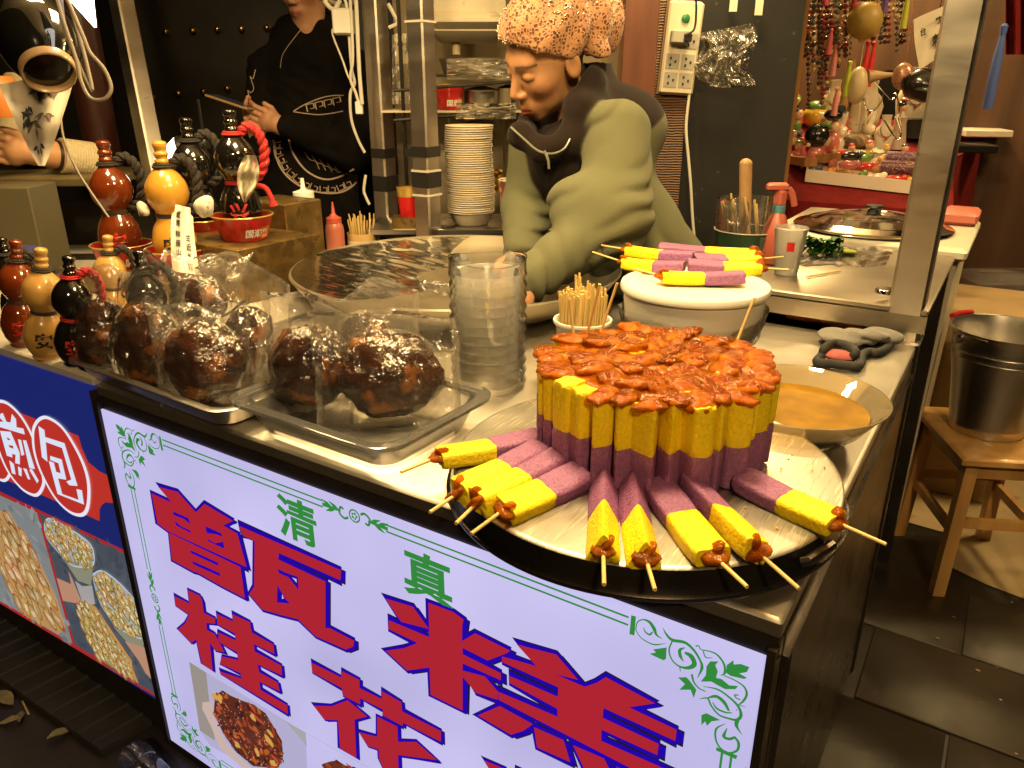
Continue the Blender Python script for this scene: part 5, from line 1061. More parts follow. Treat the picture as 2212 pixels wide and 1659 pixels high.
def gourd(loc, s, mat, label, txt=None, inkm=None, rope=ROPE_B, handle=True, hang=0.25, capm=None, lean=0.0, group='gourd bottles on the left counter'):
    r = thing('gourd_bottle', label, 'bottle', tuple(loc), 0, group); n = 40
    ta = math.atan2(CAM[1] - loc[1], CAM[0] - loc[0])
    mb = MB(); mb.lathe([(q * s, z * s) for q, z in smooth_prof(GP)], n); mb.build('body', mat, r, local=True, ang=180)
    mb = MB(); mb.lathe([(q * s, z * s) for q, z in smooth_prof(CP)], 24); mb.build('stopper', capm or mat, r, local=True, ang=180)
    for k in range(2):
        mb = MB(); z = (0.182 + .0035 * k) * s; q = (.0165 - .002 * k) * s; mb.tube([(q * math.cos(t), q * math.sin(t), z) for t in np.linspace(0, 6.283, 20, endpoint=False)], .0024 * s, 6, closed=True); mb.build('neck_cord', rope, r, local=True)
    mb = MB(); z = .098 * s; mb.lathe([(.0212 * s, z - .004 * s), (.0232 * s, z - .003 * s), (.0232 * s, z + .003 * s), (.0212 * s, z + .004 * s)], 28, cap=False); mb.build('waist_band', rope, r, local=True)
    if handle:
        ha = ta + 1.35; d = np.array([math.cos(ha), math.sin(ha), 0]); P = smoothpath([d * .014 * s + (0, 0, .184 * s), d * .030 * s + (0, 0, .196 * s), d * .048 * s + (0, 0, .180 * s), d * .053 * s + (0, 0, .150 * s), d * .046 * s + (0, 0, .118 * s), d * .026 * s + (0, 0, .100 * s)], 7)
        for k in range(2):
            Q = []
            for i, p in enumerate(P):
                t = P[min(i + 1, len(P) - 1)] - P[max(i - 1, 0)]; u, v, _ = frame_of(t); a = i * .95 + k * math.pi
                Q.append(p + (u * math.cos(a) + v * math.sin(a)) * .0042 * s)
            mb = MB(); mb.tube(Q, .0058 * s, 7); mb.build('cord_handle', rope, r, local=True)
    if txt: wrap_text(txt, r, .048, .034, ta - .12, inkm, s)
    if lean: r.rotation_euler = Matrix.Rotation(lean, 3, Vector(A_F)).to_euler()
    return r
top = lambda px, py, s=1.0: onz(px, py, .861 + .2255 * s) * (1, 1, 0) + np.array([0, 0, .8605])
gourd(onz(50, 745, .8605), .95, G_BROWN, 'brown lacquered gourd bottle at the front left, red character on its belly', '安', INK_R, lean=.16)
gourd(onz(100, 772, .8605), .95, G_TAN, 'pale tan gourd bottle with black character in the front row', '安', INK_B, handle=False, lean=.17)
gourd(onz(166, 786, .8605), .915, G_BLACK, 'black gourd bottle with red neck cord right beside the steel tray', '安', INK_R, rope=ROPE_R, lean=.13)
gourd(onz(246, 705, .8605), .88, G_TAN, 'tan gourd bottle standing alone behind the bagged meat', '福', INK_B, lean=.12)
gourd(top(2, 512, .84), .84, G_BLACK, 'black gourd bottle cut off by the left edge of the picture', None)
gourd(top(296, 525), .95, G_BLACK, 'small black gourd bottle hidden behind the bagged meat, only stopper showing', None)
# stepped stand and red bowls
BOWL_RED = pbr('red_paper_bowl', (0.55, 0.012, 0.012), 0.3, wear=(16, 0.56, (0.33, 0.008, 0.010)), coat=0.3); RIM_GOLD = pbr('golden_rim', (0.75, 0.52, 0.14), 0.25, 0.6); BOWL_OR = pbr('orange_print', (0.75, 0.22, 0.05), 0.4)
def red_bowl(c, label, R=.073, h=.060, inner=None):
    r = thing('red_paper_bowl', label, 'bowl', (c[0], c[1], c[2] - h), 0, 'red paper bowls')
    mb = MB(); mb.lathe([(0, 0), (R * .70, 0), (R * .74, .004), (R * .97, h - .003), (R * .95, h - .003), (R * .71, .008), (0, .006)], 48); mb.build('bowl_wall', BOWL_RED, r, local=True)
    mb = MB(); mb.tube([(R * .985 * math.cos(t), R * .985 * math.sin(t), h - .0015) for t in np.linspace(0, 6.283, 48, endpoint=False)], .0022, 8, closed=True); mb.build('rim', RIM_GOLD, r, local=True)
    ta = math.atan2(CAM[1] - c[1], CAM[0] - c[0]); me, co = text_part('国潮来', 0, 0, .021, None, None, 0, .0006); new = np.empty_like(co)
    for i, p in enumerate(co):
        z = .020 + p[1]; q = R * (.74 + .23 * (z - .004) / (h - .007)) + .0012; a = ta + .55 + p[0] / q; new[i] = (q * math.cos(a), q * math.sin(a), z)
    me.vertices.foreach_set('co', new.ravel()); me.materials.clear(); me.materials.append(INK_W); o = bpy.data.objects.new('lettering', me); COL.objects.link(o); o.parent = r
    mb = MB(); vs = []
    def fl(u, v):
        a = ta + .95 + .5 * (u - .5); z = .006 + v * .028; q = R * (.74 + .23 * (z - .004) / (h - .007)) + .0008; return (q * math.cos(a), q * math.sin(a), z)
    mb.grid(fl, 8, 4); mb.build('orange_flower', BOWL_OR, r, local=True)
    return r
gG, gB2, gBr, gB1 = atd(380, 535, 1.86), atd(523, 462, 1.87), atd(262, 525, 1.93), atd(432, 470, 2.02)
red_bowl(gG, 'red paper bowl holding the golden gourd bottle'); red_bowl(gB2, 'red paper bowl holding the black gourd with red cord, on the lower gold step'); red_bowl(gBr, 'red paper bowl holding the brown gourd bottle'); red_bowl(gB1, 'red paper bowl at the back, mostly hidden by two gourds')
def in_bowl(c): return (c[0], c[1], c[2] - .052)
gourd(in_bowl(gG), 1.33, G_GOLD, 'golden gourd bottle with white calligraphy strip, standing in a red bowl', '安', INK_B)
gourd(in_bowl(gB2), 1.30, G_BLACK, 'tall black gourd bottle with thick red cord and patterned cloth', '兴', INK_R, rope=ROPE_R)
gourd(in_bowl(gBr), 1.33, G_BROWN, 'tall glossy brown gourd bottle standing in a red bowl, red character', '安', INK_R)
gourd(in_bowl(gB1), 1.34, G_BLACK, 'tall black gourd bottle at the back with dark cord handle', None)
r = thing('display_steps', 'tarnished gold two step display box under the gourd bottles', 'display box', (-1.5, .6, .86))
zb = gB2[2] - .0605; c = np.array([*gB2[:2], 0]); zl = zb
e0 = atd(614, 442, 2.0); zu = e0[2]
mb = MB(); mb.box((gB2[0] - .055, gB2[1] + .02, (.861 + zl) / 2), (.30, .24, zl - .861), bev=.003); mb.build('lower_step', GOLDBOX, r)
mb = MB(); mb.box((e0[0] - .085, e0[1] + .065, (.861 + zu) / 2), (.17, .13, zu - .861), bev=.003); mb.build('upper_step', GOLDBOX, r)
zz = min(gG[2], gBr[2]) - .0605
mb = MB(); mb.box(((gG[0] + gBr[0]) / 2, (gG[1] + gBr[1]) / 2, (.861 + gG[2] - .0605) / 2), (.30, .17, gG[2] - .0605 - .861), rotz=.1, bev=.003); solo('display_block', mb, GOLDBOX, 'low gold block under the golden and brown gourds', 'display box')
mb = MB(); h2 = gBr[2] - .0605; mb.box((gBr[0] - .02, gBr[1] + .09, (.861 + h2) / 2), (.10, .02, max(.02, h2 - .861)));
# calligraphy strip on the golden gourd
CLOTH_W = pbr('white_cotton', (0.74, 0.70, 0.60), 0.85, bump=(70, 0.2, 0.002), noise=(30, 0.06)); CLOTH_INK = pbr('cloth_ink', (0.02, 0.018, 0.018), 0.8)
dS = 1.70
def strip(u, v):
    ax = 395 + 18 * v - 16 * v * (1 - v); ay = 445 + 145 * v; w = 22 + 8 * v; px = ax - 10 * v + (u - .5) * 2 * w * (.75 if v < .1 else 1); p = atd(px, ay + 8 * (u - .5), dS - .05 * v + .012 * math.sin(u * 6 + v * 3)); return tuple(p)
r = thing('calligraphy_strip', 'white cloth strip with black brush writing hanging from the golden gourd', 'cloth', tuple(atd(400, 590, dS)))
mb = MB(); mb.grid(strip, 10, 22); o = mb.build('cloth', CLOTH_W, r, ang=180)
def on_strip(txt, u0, v0, size):
    me, co = text_part(txt, 0, 0, 1.0, None, None, 0, .02); new = np.empty_like(co)
    for i, p in enumerate(co):
        q = np.array(strip(min(.99, max(.01, u0 + p[0] * size * 1.9)), min(.99, max(.01, v0 - p[1] * size)))); new[i] = q + (CAM - q) / np.linalg.norm(CAM - q) * .003 - np.array(r.location)
    me.vertices.foreach_set('co', new.ravel()); me.materials.clear(); me.materials.append(CLOTH_INK); o = bpy.data.objects.new('brush_writing', me); COL.objects.link(o); o.parent = r
for t, u, v in (('重', .30, .13), ('青', .30, .26), ('林', .30, .42), ('座', .30, .56), ('山', .30, .70), ('兰', .72, .46), ('近', .72, .60), ('竹', .74, .74), ('酒', .70, .90)): on_strip(t, u, v, .11)
def knot(c, s, seed, label, mat, name='knotted_cloth'):
    mb = MB(); mb.ell((0, 0, 0), (s, s * .8, s), 30, 20); vs = []
    for p in mb.v:
        k = 1 + .55 * nz3(p, 28, seed) + .3 * nz3(p, 60, seed); vs.append((c[0] + p[0] * k, c[1] + p[1] * k, c[2] + p[2] * k))
    mb.v = vs; return solo(name, mb, mat, label, 'cloth', ang=180)
PATT = pbr('ink_patterned_cotton', (0.70, 0.64, 0.52), 0.85, wear=(34, 0.55, (0.07, 0.05, 0.04)), noise=(20, .1))
knot(atd(442, 452, 1.72), .020, 3, 'crumpled white cloth knot tied at the golden gourd', PATT); knot(atd(310, 452, 1.80), .017, 8, 'small white cloth bow tied at the brown gourd', PATT)
FLOW = pbr('flowered_cotton', (0.70, 0.62, 0.46), 0.8, wear=(26, 0.58, (0.45, 0.05, 0.03)), noise=(18, 0.3, (0.20, 0.17, 0.12)))
def sc2(u, v):
    w = 26 * (math.sin(math.pi * min(.97, v * .8 + .16))) ; px = 541 - 12 * v + (u - .5) * 2 * w * .9; py = 335 + 102 * v
    return tuple(atd(px, py, 1.74 + .018 * math.sin(u * 9 + v * 5) + .01 * math.sin(v * 14)))
mb = MB(); mb.grid(sc2, 14, 20); solo('printed_scarf', mb, FLOW, 'small printed scarf tied to the red cord of the black gourd', 'scarf', ang=180)
P = smoothpath([atd(548, 400, 1.78), atd(572, 405, 1.78), atd(585, 425, 1.78), atd(592, 448, 1.79)], 6); mb = MB(); mb.tube(P, [.006] * (len(P) - 4) + [.008, .010, .011, .004], 8); solo('red_tassel', mb, ROPE_R, 'frayed red cord tassel hanging beside the black gourd', 'tassel')
mb = MB(); mb.box(atd(63, 545, 1.9), (.05, .004, .032), rotz=yaw0); solo('price_card', mb, pbr('blue_card', (0.10, 0.10, 0.40), .5), 'small blue card behind the brown gourd', 'card')
# ------------------------------------------------------------------ big hanging gourd, scarf, cables, lamps at the top left
vr = ray(100, 130); vr = vr / np.linalg.norm(vr); ax = 0.50 * vr + 0.86 * (A_R * -.30 + V_U * .95); ax /= np.linalg.norm(ax); b0 = atd(107, 160, 1.22)
r = thing('hanging_gourd_bottle', 'big black lacquered gourd hanging tilted at the top left, base ring showing', 'bottle', tuple(b0)); s = 1.66
mb = MB(); mb.lathe([(q * s, z * s) for q, z in smooth_prof(GP[2:])], 56, b0, axis=ax, cap=False); mb.build('body', G_BLACK, r, ang=180)
mb = MB(); mb.lathe([(.0212 * s, .010 * s), (.0216 * s, .001), (.0228 * s, -.0005), (.0242 * s, .002), (.0246 * s, .010 * s)], 48, b0, axis=ax, cap=False); mb.build('base_ring', lacq('pale_base_ring', (0.42, 0.27, 0.13), .3, .3), r, ang=180)
mb = MB(); mb.lathe([(.0, .008 * s), (.0213 * s, .008 * s)], 40, b0, axis=ax, cap=False); mb.build('base_hollow', G_BLACK, r)
mb = MB(); q_ = b0 + ax * .19 * s; mb.tube([tuple(q_), tuple(q_ + np.array([0, 0, .25])), (q_[0], q_[1], 2.55)], .003, 6); mb.build('hanging_cord', ROPE_B, r)
c = b0 + ax * .150 * s; mb = MB(); mb.ell((0, 0, 0), (.040, .040, .040), 30, 20); mb.v = [tuple(np.array(p) * (1 + .4 * nz3(p, 26, 4)) + c) for p in mb.v]; mb.build('gold_foil', pbr('gold_foil', (0.6, 0.45, 0.22), .22, .9), r, ang=180)
SCARF = pbr('pale_printed_scarf', (0.60, 0.53, 0.43), 0.8, noise=(22, 0.08))
def scarf(u, v):
    e = (1 - v) ** .9; cx = 82 + 8 * v; px = cx + (u - .5) * 2 * (78 * e + 7); py = 170 + 188 * v - 30 * (u - .4) * e
    return tuple(atd(px, py, 1.33 + .02 * math.sin(u * 8) * e + .012 * math.sin(v * 9)))
r = thing('bamboo_print_scarf', 'pale scarf printed with dark bamboo leaves hanging under the big gourd', 'scarf', tuple(atd(90, 358, 1.33)))
mb = MB(); mb.grid(scarf, 22, 26); mb.build('cloth', SCARF, r, ang=180)
INKG = pbr('scarf_ink', (0.035, 0.030, 0.040), 0.8); INKL = pbr('scarf_pale_ink', (0.20, 0.16, 0.13), 0.8); rs = random.Random(12)
for cu, cv, mt in ((.24, .34, INKG), (.46, .78, INKG), (.62, .42, INKL), (.40, .52, INKL), (.55, .10, INKG), (.70, .12, INKL), (.3, .45, INKG)):
    mb = MB()
    for k in range(6):
        a = rs.uniform(0.3, 2.9); l = rs.uniform(.14, .26); u0, v0 = cu + rs.uniform(-.10, .10), cv + rs.uniform(-.04, .04); pts = []
        for t in (0, .35, 1):
            for sd in ((-1, 1) if t == .35 else (1,)):
                uu, vv = u0 + math.cos(a) * l * t + sd * .035 * (t == .35) * math.sin(a), v0 + math.sin(a) * l * t * .6 - sd * .020 * (t == .35) * math.cos(a)
                q = np.array(scarf(min(.98, max(.02, uu)), min(.98, max(.02, vv)))); pts.append(q + (CAM - q) / np.linalg.norm(CAM - q) * .003)
        mb.add(pts, [(0, 1, 3, 2)])
    mb.build('bamboo_leaf_print', mt, r, smooth=False)
CABLE_G = pbr('grey_cable', (0.22, 0.18, 0.14), 0.5)
for k, (pts, lb) in enumerate((([(118, -20), (135, 40), (165, 130), (175, 175), (195, 212), (225, 214), (240, 190), (225, 150), (195, 115), (180, 80), (150, 10), (135, -20)], 'grey power cable looping below the lit lamp at the top left'), ([(130, -20), (140, 60), (170, 140), (198, 195), (190, 150), (180, 110), (160, 40), (140, -20)], 'second grey cable hanging in a narrow bight beside the loop'), ([(130, 240), (138, 300), (165, 365), (200, 420), (235, 470)], 'thin dark cable slanting down from the scarf'))):
    mb = MB(); mb.tube(smoothpath([atd(x, y, 1.13 + .03 * k if k < 2 else 1.5) for x, y in pts], 6), .0030 if k < 2 else .0022, 8); solo('power_cable', mb, CABLE_G, lb, 'cable')
GLOW = pbr('lamp_glow', (0.9, 0.9, 0.9), 0.4, emit=(1.0, 0.94, 0.84), estr=5.0)
def spot_lamp(pa, pb, d, label, r0):
    a, b = atd(*pa, d), atd(*pb, d); ax = b - a; L = np.linalg.norm(ax)
    r = thing('spot_lamp', label, 'lamp', tuple(b)); mb = MB(); mb.lathe([(0, 0), (r0, .0), (r0, .004), (r0 * .45, L * .6), (0.002, L)], 24, a, axis=ax); mb.build('glowing_cone', GLOW, r)
    mb = MB(); mb.lathe([(r0 * .5, -.08), (r0 * 1.05, -.004), (r0 * 1.05, 0)], 24, a, axis=ax); mb.build('lamp_head', BLACK, r)
    mb = MB(); q_ = a - ax / L * .07; mb.tube([tuple(q_), tuple(q_ + np.array([0, 0, .12])), (q_[0], q_[1], 2.55 if q_[2] > 1.3 else .9)], .004, 6); mb.build('lamp_stem', BLACK, r)
spot_lamp((158, -45), (206, 58), 1.16, 'lit white lamp at the top left corner', .026)
spot_lamp((392, 325), (335, 344), 2.25, 'lit white lamp glowing behind the golden gourd', .040)
p = atd(8, 215, 2.1); ORP = pbr('orange_shade_plastic', (0.65, 0.22, 0.04), .4, sss=.3); r = thing('hanging_lantern', 'orange shade cut off by the left edge', 'lamp shade', tuple(p)); mb = MB(); mb.lathe([(.030, .06), (.048, .03), (.052, -.04), (.050, -.045)], 30, p, cap=False); mb.build('shade', ORP, r); mb = MB(); mb.tube([tuple(p + np.array([0, 0, .05])), (p[0], p[1], 2.55)], .003, 6); mb.build('cord', BLACK, r)

# dark side table behind the left counter
r = thing('dark_side_table', 'dark metal side table behind the gourd bottles at the left', 'table', tuple(wallpt(-1.55, 0, 2.35)))
DT = pbr('dark_metal', (0.030, 0.026, 0.020), 0.4, .4, noise=(9, .3)); OLV = pbr('olive_top', (0.13, 0.10, 0.045), 0.35, noise=(7, .3))
c = wallpt(-1.60, 1.085, 2.42); mb = MB(); mb.box(c, (.90, .34, .022), rotz=ang, bev=.003); mb.build('table_top', OLV, r)
for a, b in ((-1.35, 2.27), (-1.85, 2.27), (-1.18, 2.52)):
    mb = MB(); mb.box(wallpt(a, .54, b), (.03, .03, 1.07), rotz=ang); mb.build('leg', DT, r, smooth=False)
mb = MB(); mb.box(wallpt(-1.55, .86, 2.27), (.72, .02, .03), rotz=ang); mb.build('rail', DT, r, smooth=False)
mb = MB(); mb.box(wallpt(-1.60, .55, 2.50), (.9, .02, .9), rotz=ang); mb.build('back_panel', DT, r, smooth=False)
p = atd(25, 400, 2.0); mb = MB(); mb.box((p[0], p[1], .995), (.16, .13, .22), rotz=ang, bev=.004); solo('olive_box', mb, pbr('olive_card', (0.10, 0.085, 0.045), .6), 'plain dark olive box at the left edge behind the gourds', 'box')
# ------------------------------------------------------------------ rack and things between the posts
r = thing('steel_ledge', 'low steel ledge behind the basin carrying the bowl stack', 'ledge', tuple(wallpt(-.16, 0, 2.50)))
LZ = .93
mb = MB(); mb.box(wallpt(-.14, LZ - .01, 2.53), (.62, .30, .02), rotz=ang, bev=.003); mb.build('ledge_top', STEEL, r)
mb = MB(); mb.box(wallpt(-.14, LZ / 2, 2.60), (.60, .10, LZ - .02), rotz=ang); mb.build('ledge_body', SIDE_STEEL, r, smooth=False)
PAPER = pbr('paper_bowl_white', (0.66, 0.58, 0.44), 0.55, sss=0.05)
c = atd(1013, 268, 2.34); n = 40; dz = (c[2] - .04 - LZ) / n; b0 = None
for k in range(n):
    z = LZ + .0015 + k * dz; ox, oy = .0016 * math.sin(k * 1.7) + .004 * math.sin(k * .16), .0016 * math.cos(k * 2.1)
    if b0 is None:
        mb = MB(); mb.lathe([(.050, .0), (.053, .003), (.0705, .0385), (.0735, .039), (.0745, .0408), (.0735, .0426), (.0705, .0415), (.050, .004), (0, .004)], 40); b0 = mb.build('paper_bowl', PAPER, None)
        tag(b0, 'white paper bowl inside the tall nested stack by the taped post', 'paper bowl', 'white paper bowls in the tall stack'); o = b0
    else: o = b0.copy(); COL.objects.link(o)
    o.location = (c[0] + ox, c[1] + oy, z)
    if k == n - 1: o['label'] = 'topmost white paper bowl of the tall nested stack'
# red and gold can, sauce bottle, stick holder, printed cup
p = atd(884, 466, 2.40); r = thing('red_gold_tub', 'red paper tub with gold rim standing between the two posts', 'tub', (p[0], p[1], p[2]))
mb = MB(); mb.lathe([(0, 0), (.028, 0), (.034, .075), (.032, .075), (.027, .004), (0, .004)], 30, p); mb.build('tub_wall', BOWL_RED, r)
mb = MB(); mb.lathe([(.0338, .060), (.0352, .078), (.0365, .088), (.034, .088)], 30, p, cap=False); mb.build('gold_band', RIM_GOLD, r)
mb = MB(); mb.box((p[0], p[1], (p[2] + LZ) / 2), (.10, .08, p[2] - LZ - .001), rotz=ang); solo('tub_block', mb, GOLDBOX, 'small gold block under the red tub between the posts', 'block')
p = onz(727, 547, .861); r = thing('sauce_bottle', 'pink squeeze sauce bottle next to the gold display box', 'bottle', tuple(p))
PINKS = pbr('pink_sauce', (0.42, 0.13, 0.09), 0.3, sss=0.2, noise=(20, .15))
mb = MB(); mb.lathe([(0, .001), (.026, .001), (.028, .01), (.0285, .07), (.026, .085), (.022, .094)], 30, p); mb.build('body', PINKS, r)
mb = MB(); mb.lathe([(.023, .094), (.023, .108), (.012, .114), (.006, .122), (.0025, .155), (0, .156)], 24, p); mb.build('nozzle', pbr('red_nozzle', (0.42, 0.08, 0.05), .4), r)
p = onz(655, 440, 1.03); mb = MB(); p = atd(655, 414, 2.22); mb.lathe([(.03, -.02), (.03, 0), (.010, .006), (.0065, .010), (.005, .038), (0, .038)], 20, p); solo('white_nozzle_cap', mb, WHITE_PL, 'white bottle nozzle poking up behind the gold display box', 'bottle cap')
p = onz(783, 540, .861); r = thing('skewer_holder', 'round wooden holder full of short skewers beside the pink bottle', 'holder', tuple(p))
mb = MB(); mb.lathe([(0, .001), (.040, .001), (.043, .01), (.044, .055), (.041, .055), (.039, .008), (0, .008)], 36, p); mb.build('holder_wall', pbr('pale_wood', (0.52, 0.33, 0.14), .5, noise=(30, .3), stretch=(1, 1, .2)), r)
mb = MB(); mb.lathe([(.0432, .012), (.0444, .034)], 36, p, cap=False); mb.build('paper_band', WHITE_DIRTY, r)
for k in range(34):
    a, q = rc.uniform(0, 6.28), .033 * math.sqrt(rc.random()); mb = MB(); b = p + np.array([q * math.cos(a), q * math.sin(a), .01]); mb.tube([b, b + np.array([q * math.cos(a) * .5, q * math.sin(a) * .5, rc.uniform(.075, .105)])], .0020, 5); mb.build('skewer', BAMBOO, r)
p = atd(1112, 500, 2.30); r = thing('printed_paper_cup', 'dark printed paper cup half hidden behind the green sleeve', 'cup', (p[0], p[1], LZ))
mb = MB(); mb.lathe([(0, LZ), (.036, LZ), (.048, LZ + .155), (.046, LZ + .155), (.034, LZ + .005), (0, LZ + .005)], 32, (p[0], p[1], 0)); mb.build('cup_wall', pbr('printed_cup', (0.07, 0.065, 0.075), .45, wear=(55, .56, (0.75, 0.55, 0.35)), noise=(25, .3, (0.4, .06, .03))), r)
mb = MB(); mb.tube([(p[0] + .0475 * math.cos(t), p[1] + .0475 * math.sin(t), LZ + .156) for t in np.linspace(0, 6.283, 32, endpoint=False)], .0022, 6, closed=True); mb.build('rim', PAPER, r)
# upper shelf with pots
r = thing('wire_shelf', 'wire shelf with paper liner above the bowl stack', 'shelf', tuple(wallpt(-.15, 1.2, 2.6)))
IRON = pbr('black_iron', (0.02, 0.017, 0.013), .45, .5)
def at_f(px, py, f): d = ray(px, py); return CAM + d * (f / (d @ A_F))
a, b = at_f(855, 250, 2.55), at_f(1110, 232, 2.55); zs = (a[2] + b[2]) / 2
mb = MB(); mb.box(wallpt(-.13, zs, 2.66), (.56, .24, .006), rotz=ang); mb.build('liner', pbr('paper_liner', (0.50, 0.43, 0.32), .7, noise=(9, .2)), r, smooth=False)
zb_ = at_f(1030, 160, 2.66)[2]; mb = MB(); mb.box(wallpt(-.05, zb_ - .005, 2.68), (.40, .24, .006), rotz=ang); mb.build('upper_liner', IRON, r, smooth=False)
for py in (188, 252):
    mb = MB(); mb.tube([at_f(850, py + 8, 2.54), at_f(1112, py - 12, 2.54)], .005, 8); mb.build('rail', IRON, r)
for px in (872, 1108):
    mb = MB(); q = at_f(px, 250, 2.55); mb.tube([(q[0], q[1], .2), (q[0], q[1], 2.2)], .006, 8); mb.build('upright', IRON, r)
def pot(px, py0, rr_, h, label, mat=STEEL, f=2.66):
    p = at_f(px, py0, f); r = thing('steel_pot', label, 'pot', (p[0], p[1], zs + .004)); mb = MB(); mb.lathe([(0, 0), (rr_ * .95, 0), (rr_, .01), (rr_, h), (rr_ * 1.06, h + .003), (rr_ * .97, h + .002), (rr_ * .95, .008), (0, .008)], 36, (p[0], p[1], zs + .004)); mb.build('wall', mat, r)
    mb = MB(); mb.lathe([(0, h + .016), (rr_ * .3, h + .015), (rr_ * 1.02, h + .004)], 36, (p[0], p[1], zs + .004), cap=False); mb.build('lid', mat, r)
pot(1040, 236, .058, .055, 'dull steel pot on the wire shelf beside the red bowl'); pot(1098, 228, .035, .06, 'small steel can at the right end of the wire shelf')
p = at_f(972, 240, 2.62); q = red_bowl((p[0], p[1], zs + .004 + .075), 'red paper tub with gold rim on the wire shelf', R=.050, h=.075)
mb = MB(); p = at_f(1030, 160, 2.66); mb.lathe([(0, 0), (.105, 0), (.12, .045), (.117, .045), (.10, .006), (0, .006)], 40, p); solo('grey_basin', mb, pbr('grey_tin', (0.30, 0.27, 0.22), .4, .6, noise=(9, .3)), 'wide grey basin wrapped in plastic above the wire shelf', 'basin')
mb = MB()
def bagf(px, py, w, h, f, seed, amp=.03):
    def fn(u, v):
        p = at_f(px + (u - .5) * w, py + (v - .5) * h, f + amp * nz3((u * 3, v * 3, 0), 1, seed) + amp * .5 * nz3((u * 9, v * 9, 0), 1, seed)); return tuple(p)
    return fn
HAZY = film('cloudy_bag', tint=(0.9, 0.87, 0.8), haze=0.28, gloss=0.24, edge=.22, bump=(30, .3, .006), hazecol=(.7, .62, .48))
for px, py, w, h, f, sd, lb in ((1040, 150, 150, 44, 2.53, 3, 'crumpled clear plastic sheet hanging over the grey basin'), (872, 150, 50, 150, 2.60, 5, 'clear plastic bag hanging between the two posts'), (1050, 240, 130, 34, 2.52, 8, 'plastic sheet drooping over the shelf edge above the bowls')):
    mb = MB(); mb.grid(bagf(px, py, w, h, f, sd), 24, 20); solo('plastic_sheet', mb, HAZY, lb, 'plastic sheet', ang=180)
mb = MB(); mb.grid(bagf(874, 105, 40, 65, 2.62, 2, .006), 6, 6); q = solo('label_card', mb, pbr('label_paper', (0.6, 0.54, 0.42), .6), 'white label card with bar code inside the hanging bag', 'card')
mb = MB()
for i in range(9): mb.add([at_f(858 + i * 3.4 + e[0], 92 + e[1], 2.59) for e in ((0, 0), (1.8 if i % 3 else 2.6, 0), (1.8 if i % 3 else 2.6, 7), (0, 7))], [(0, 1, 2, 3)])
o = mb.build('bar_code', pbr('bar_ink', (.08, .06, .15), .6), q, smooth=False)
p = at_f(1008, 10, 2.62); r = thing('white_water_heater', 'white appliance with curved lower edge hanging at the top', 'appliance', tuple(p))
mb = MB(); mb.box(at_f(1010, -20, 2.70), (.24, .20, .30), rotz=ang, bev=.03); mb.build('shell', WHITE_DIRTY, r)
mb = MB(); mb.box(at_f(1010, 48, 2.68), (.25, .20, .05), rotz=ang, bev=.02); mb.build('lower_band', WHITE_DIRTY, r)
mb = MB(); mb.tube([at_f(984, 60, 2.66), at_f(986, 118, 2.66)], .013, 14); mb.build('pipe', pbr('cream_pipe', (.5, .4, .25), .4), r)
for k, (x, y) in enumerate(((1072, 375), (1082, 400))):
    mb = MB(); mb.grid(bagf(x, y, 26, 18 + 10 * k, 2.48, 4 + k, .03), 8, 8); solo('gold_wrapper', mb, pbr('gold_wrap', (.7, .45, .05), .25, .7), ('upper' if k == 0 else 'lower') + ' gold foil wrapper behind the green sleeve', 'wrapper')
# ------------------------------------------------------------------ white cables on the post, adapters
def cable(pts, f, label, r_=.0045, mat=WHITE_CABLE):
    mb = MB(); mb.tube(smoothpath([at_f(x, y, f) for x, y in pts], 6), r_, 8); solo('white_cable', mb, mat, label, 'cable')
cable([(740, -20), (752, 30), (755, 90), (760, 150), (766, 180), (757, 200), (757, 240), (762, 270), (775, 305), (788, 330)], 2.60, 'white cable running from the adapter down past the post')
cable([(755, -20), (760, 60), (762, 130), (757, 170), (768, 200), (776, 225)], 2.58, 'white cable twisted around its neighbour by the post')
cable([(768, -20), (772, 60), (776, 150), (782, 225)], 2.56, 'white cable lying tight against the post', .006)
cable([(730, 60), (718, 65), (722, 85), (740, 130), (752, 165), (766, 185)], 2.60, 'thin white lead curling out of the adapter', .003)
cable([(790, 378), (786, 410), (790, 425), (798, 442)], 2.56, 'loose white cable end below the tape')
cable([(690, -6), (715, 4), (745, 14), (765, 2)], 2.62, 'cable bundle at the very top beside the post', .008, CABLE_G)
cable([(700, -10), (705, 8), (722, 20), (735, 0)], 2.60, 'cable loop at the very top left of the adapter', .007, WHITE_CABLE)
cable([(838, 8), (850, 30), (858, 50), (840, 60)], 2.62, 'pale cable strung between the posts at the top', .006, WHITE_CABLE)
mb = MB(); mb.box(at_f(742, 47, 2.60), (.062, .04, .075), rotz=ang, bev=.006); solo('white_adapter', mb, WHITE_PL, 'white plug adapter hanging beside the post at the top', 'adapter')
mb = MB(); mb.box(at_f(776, 233, 2.57), (.022, .02, .040), rotz=ang, bev=.003); solo('white_connector', mb, WHITE_PL, 'small white cable connector on the post', 'connector')
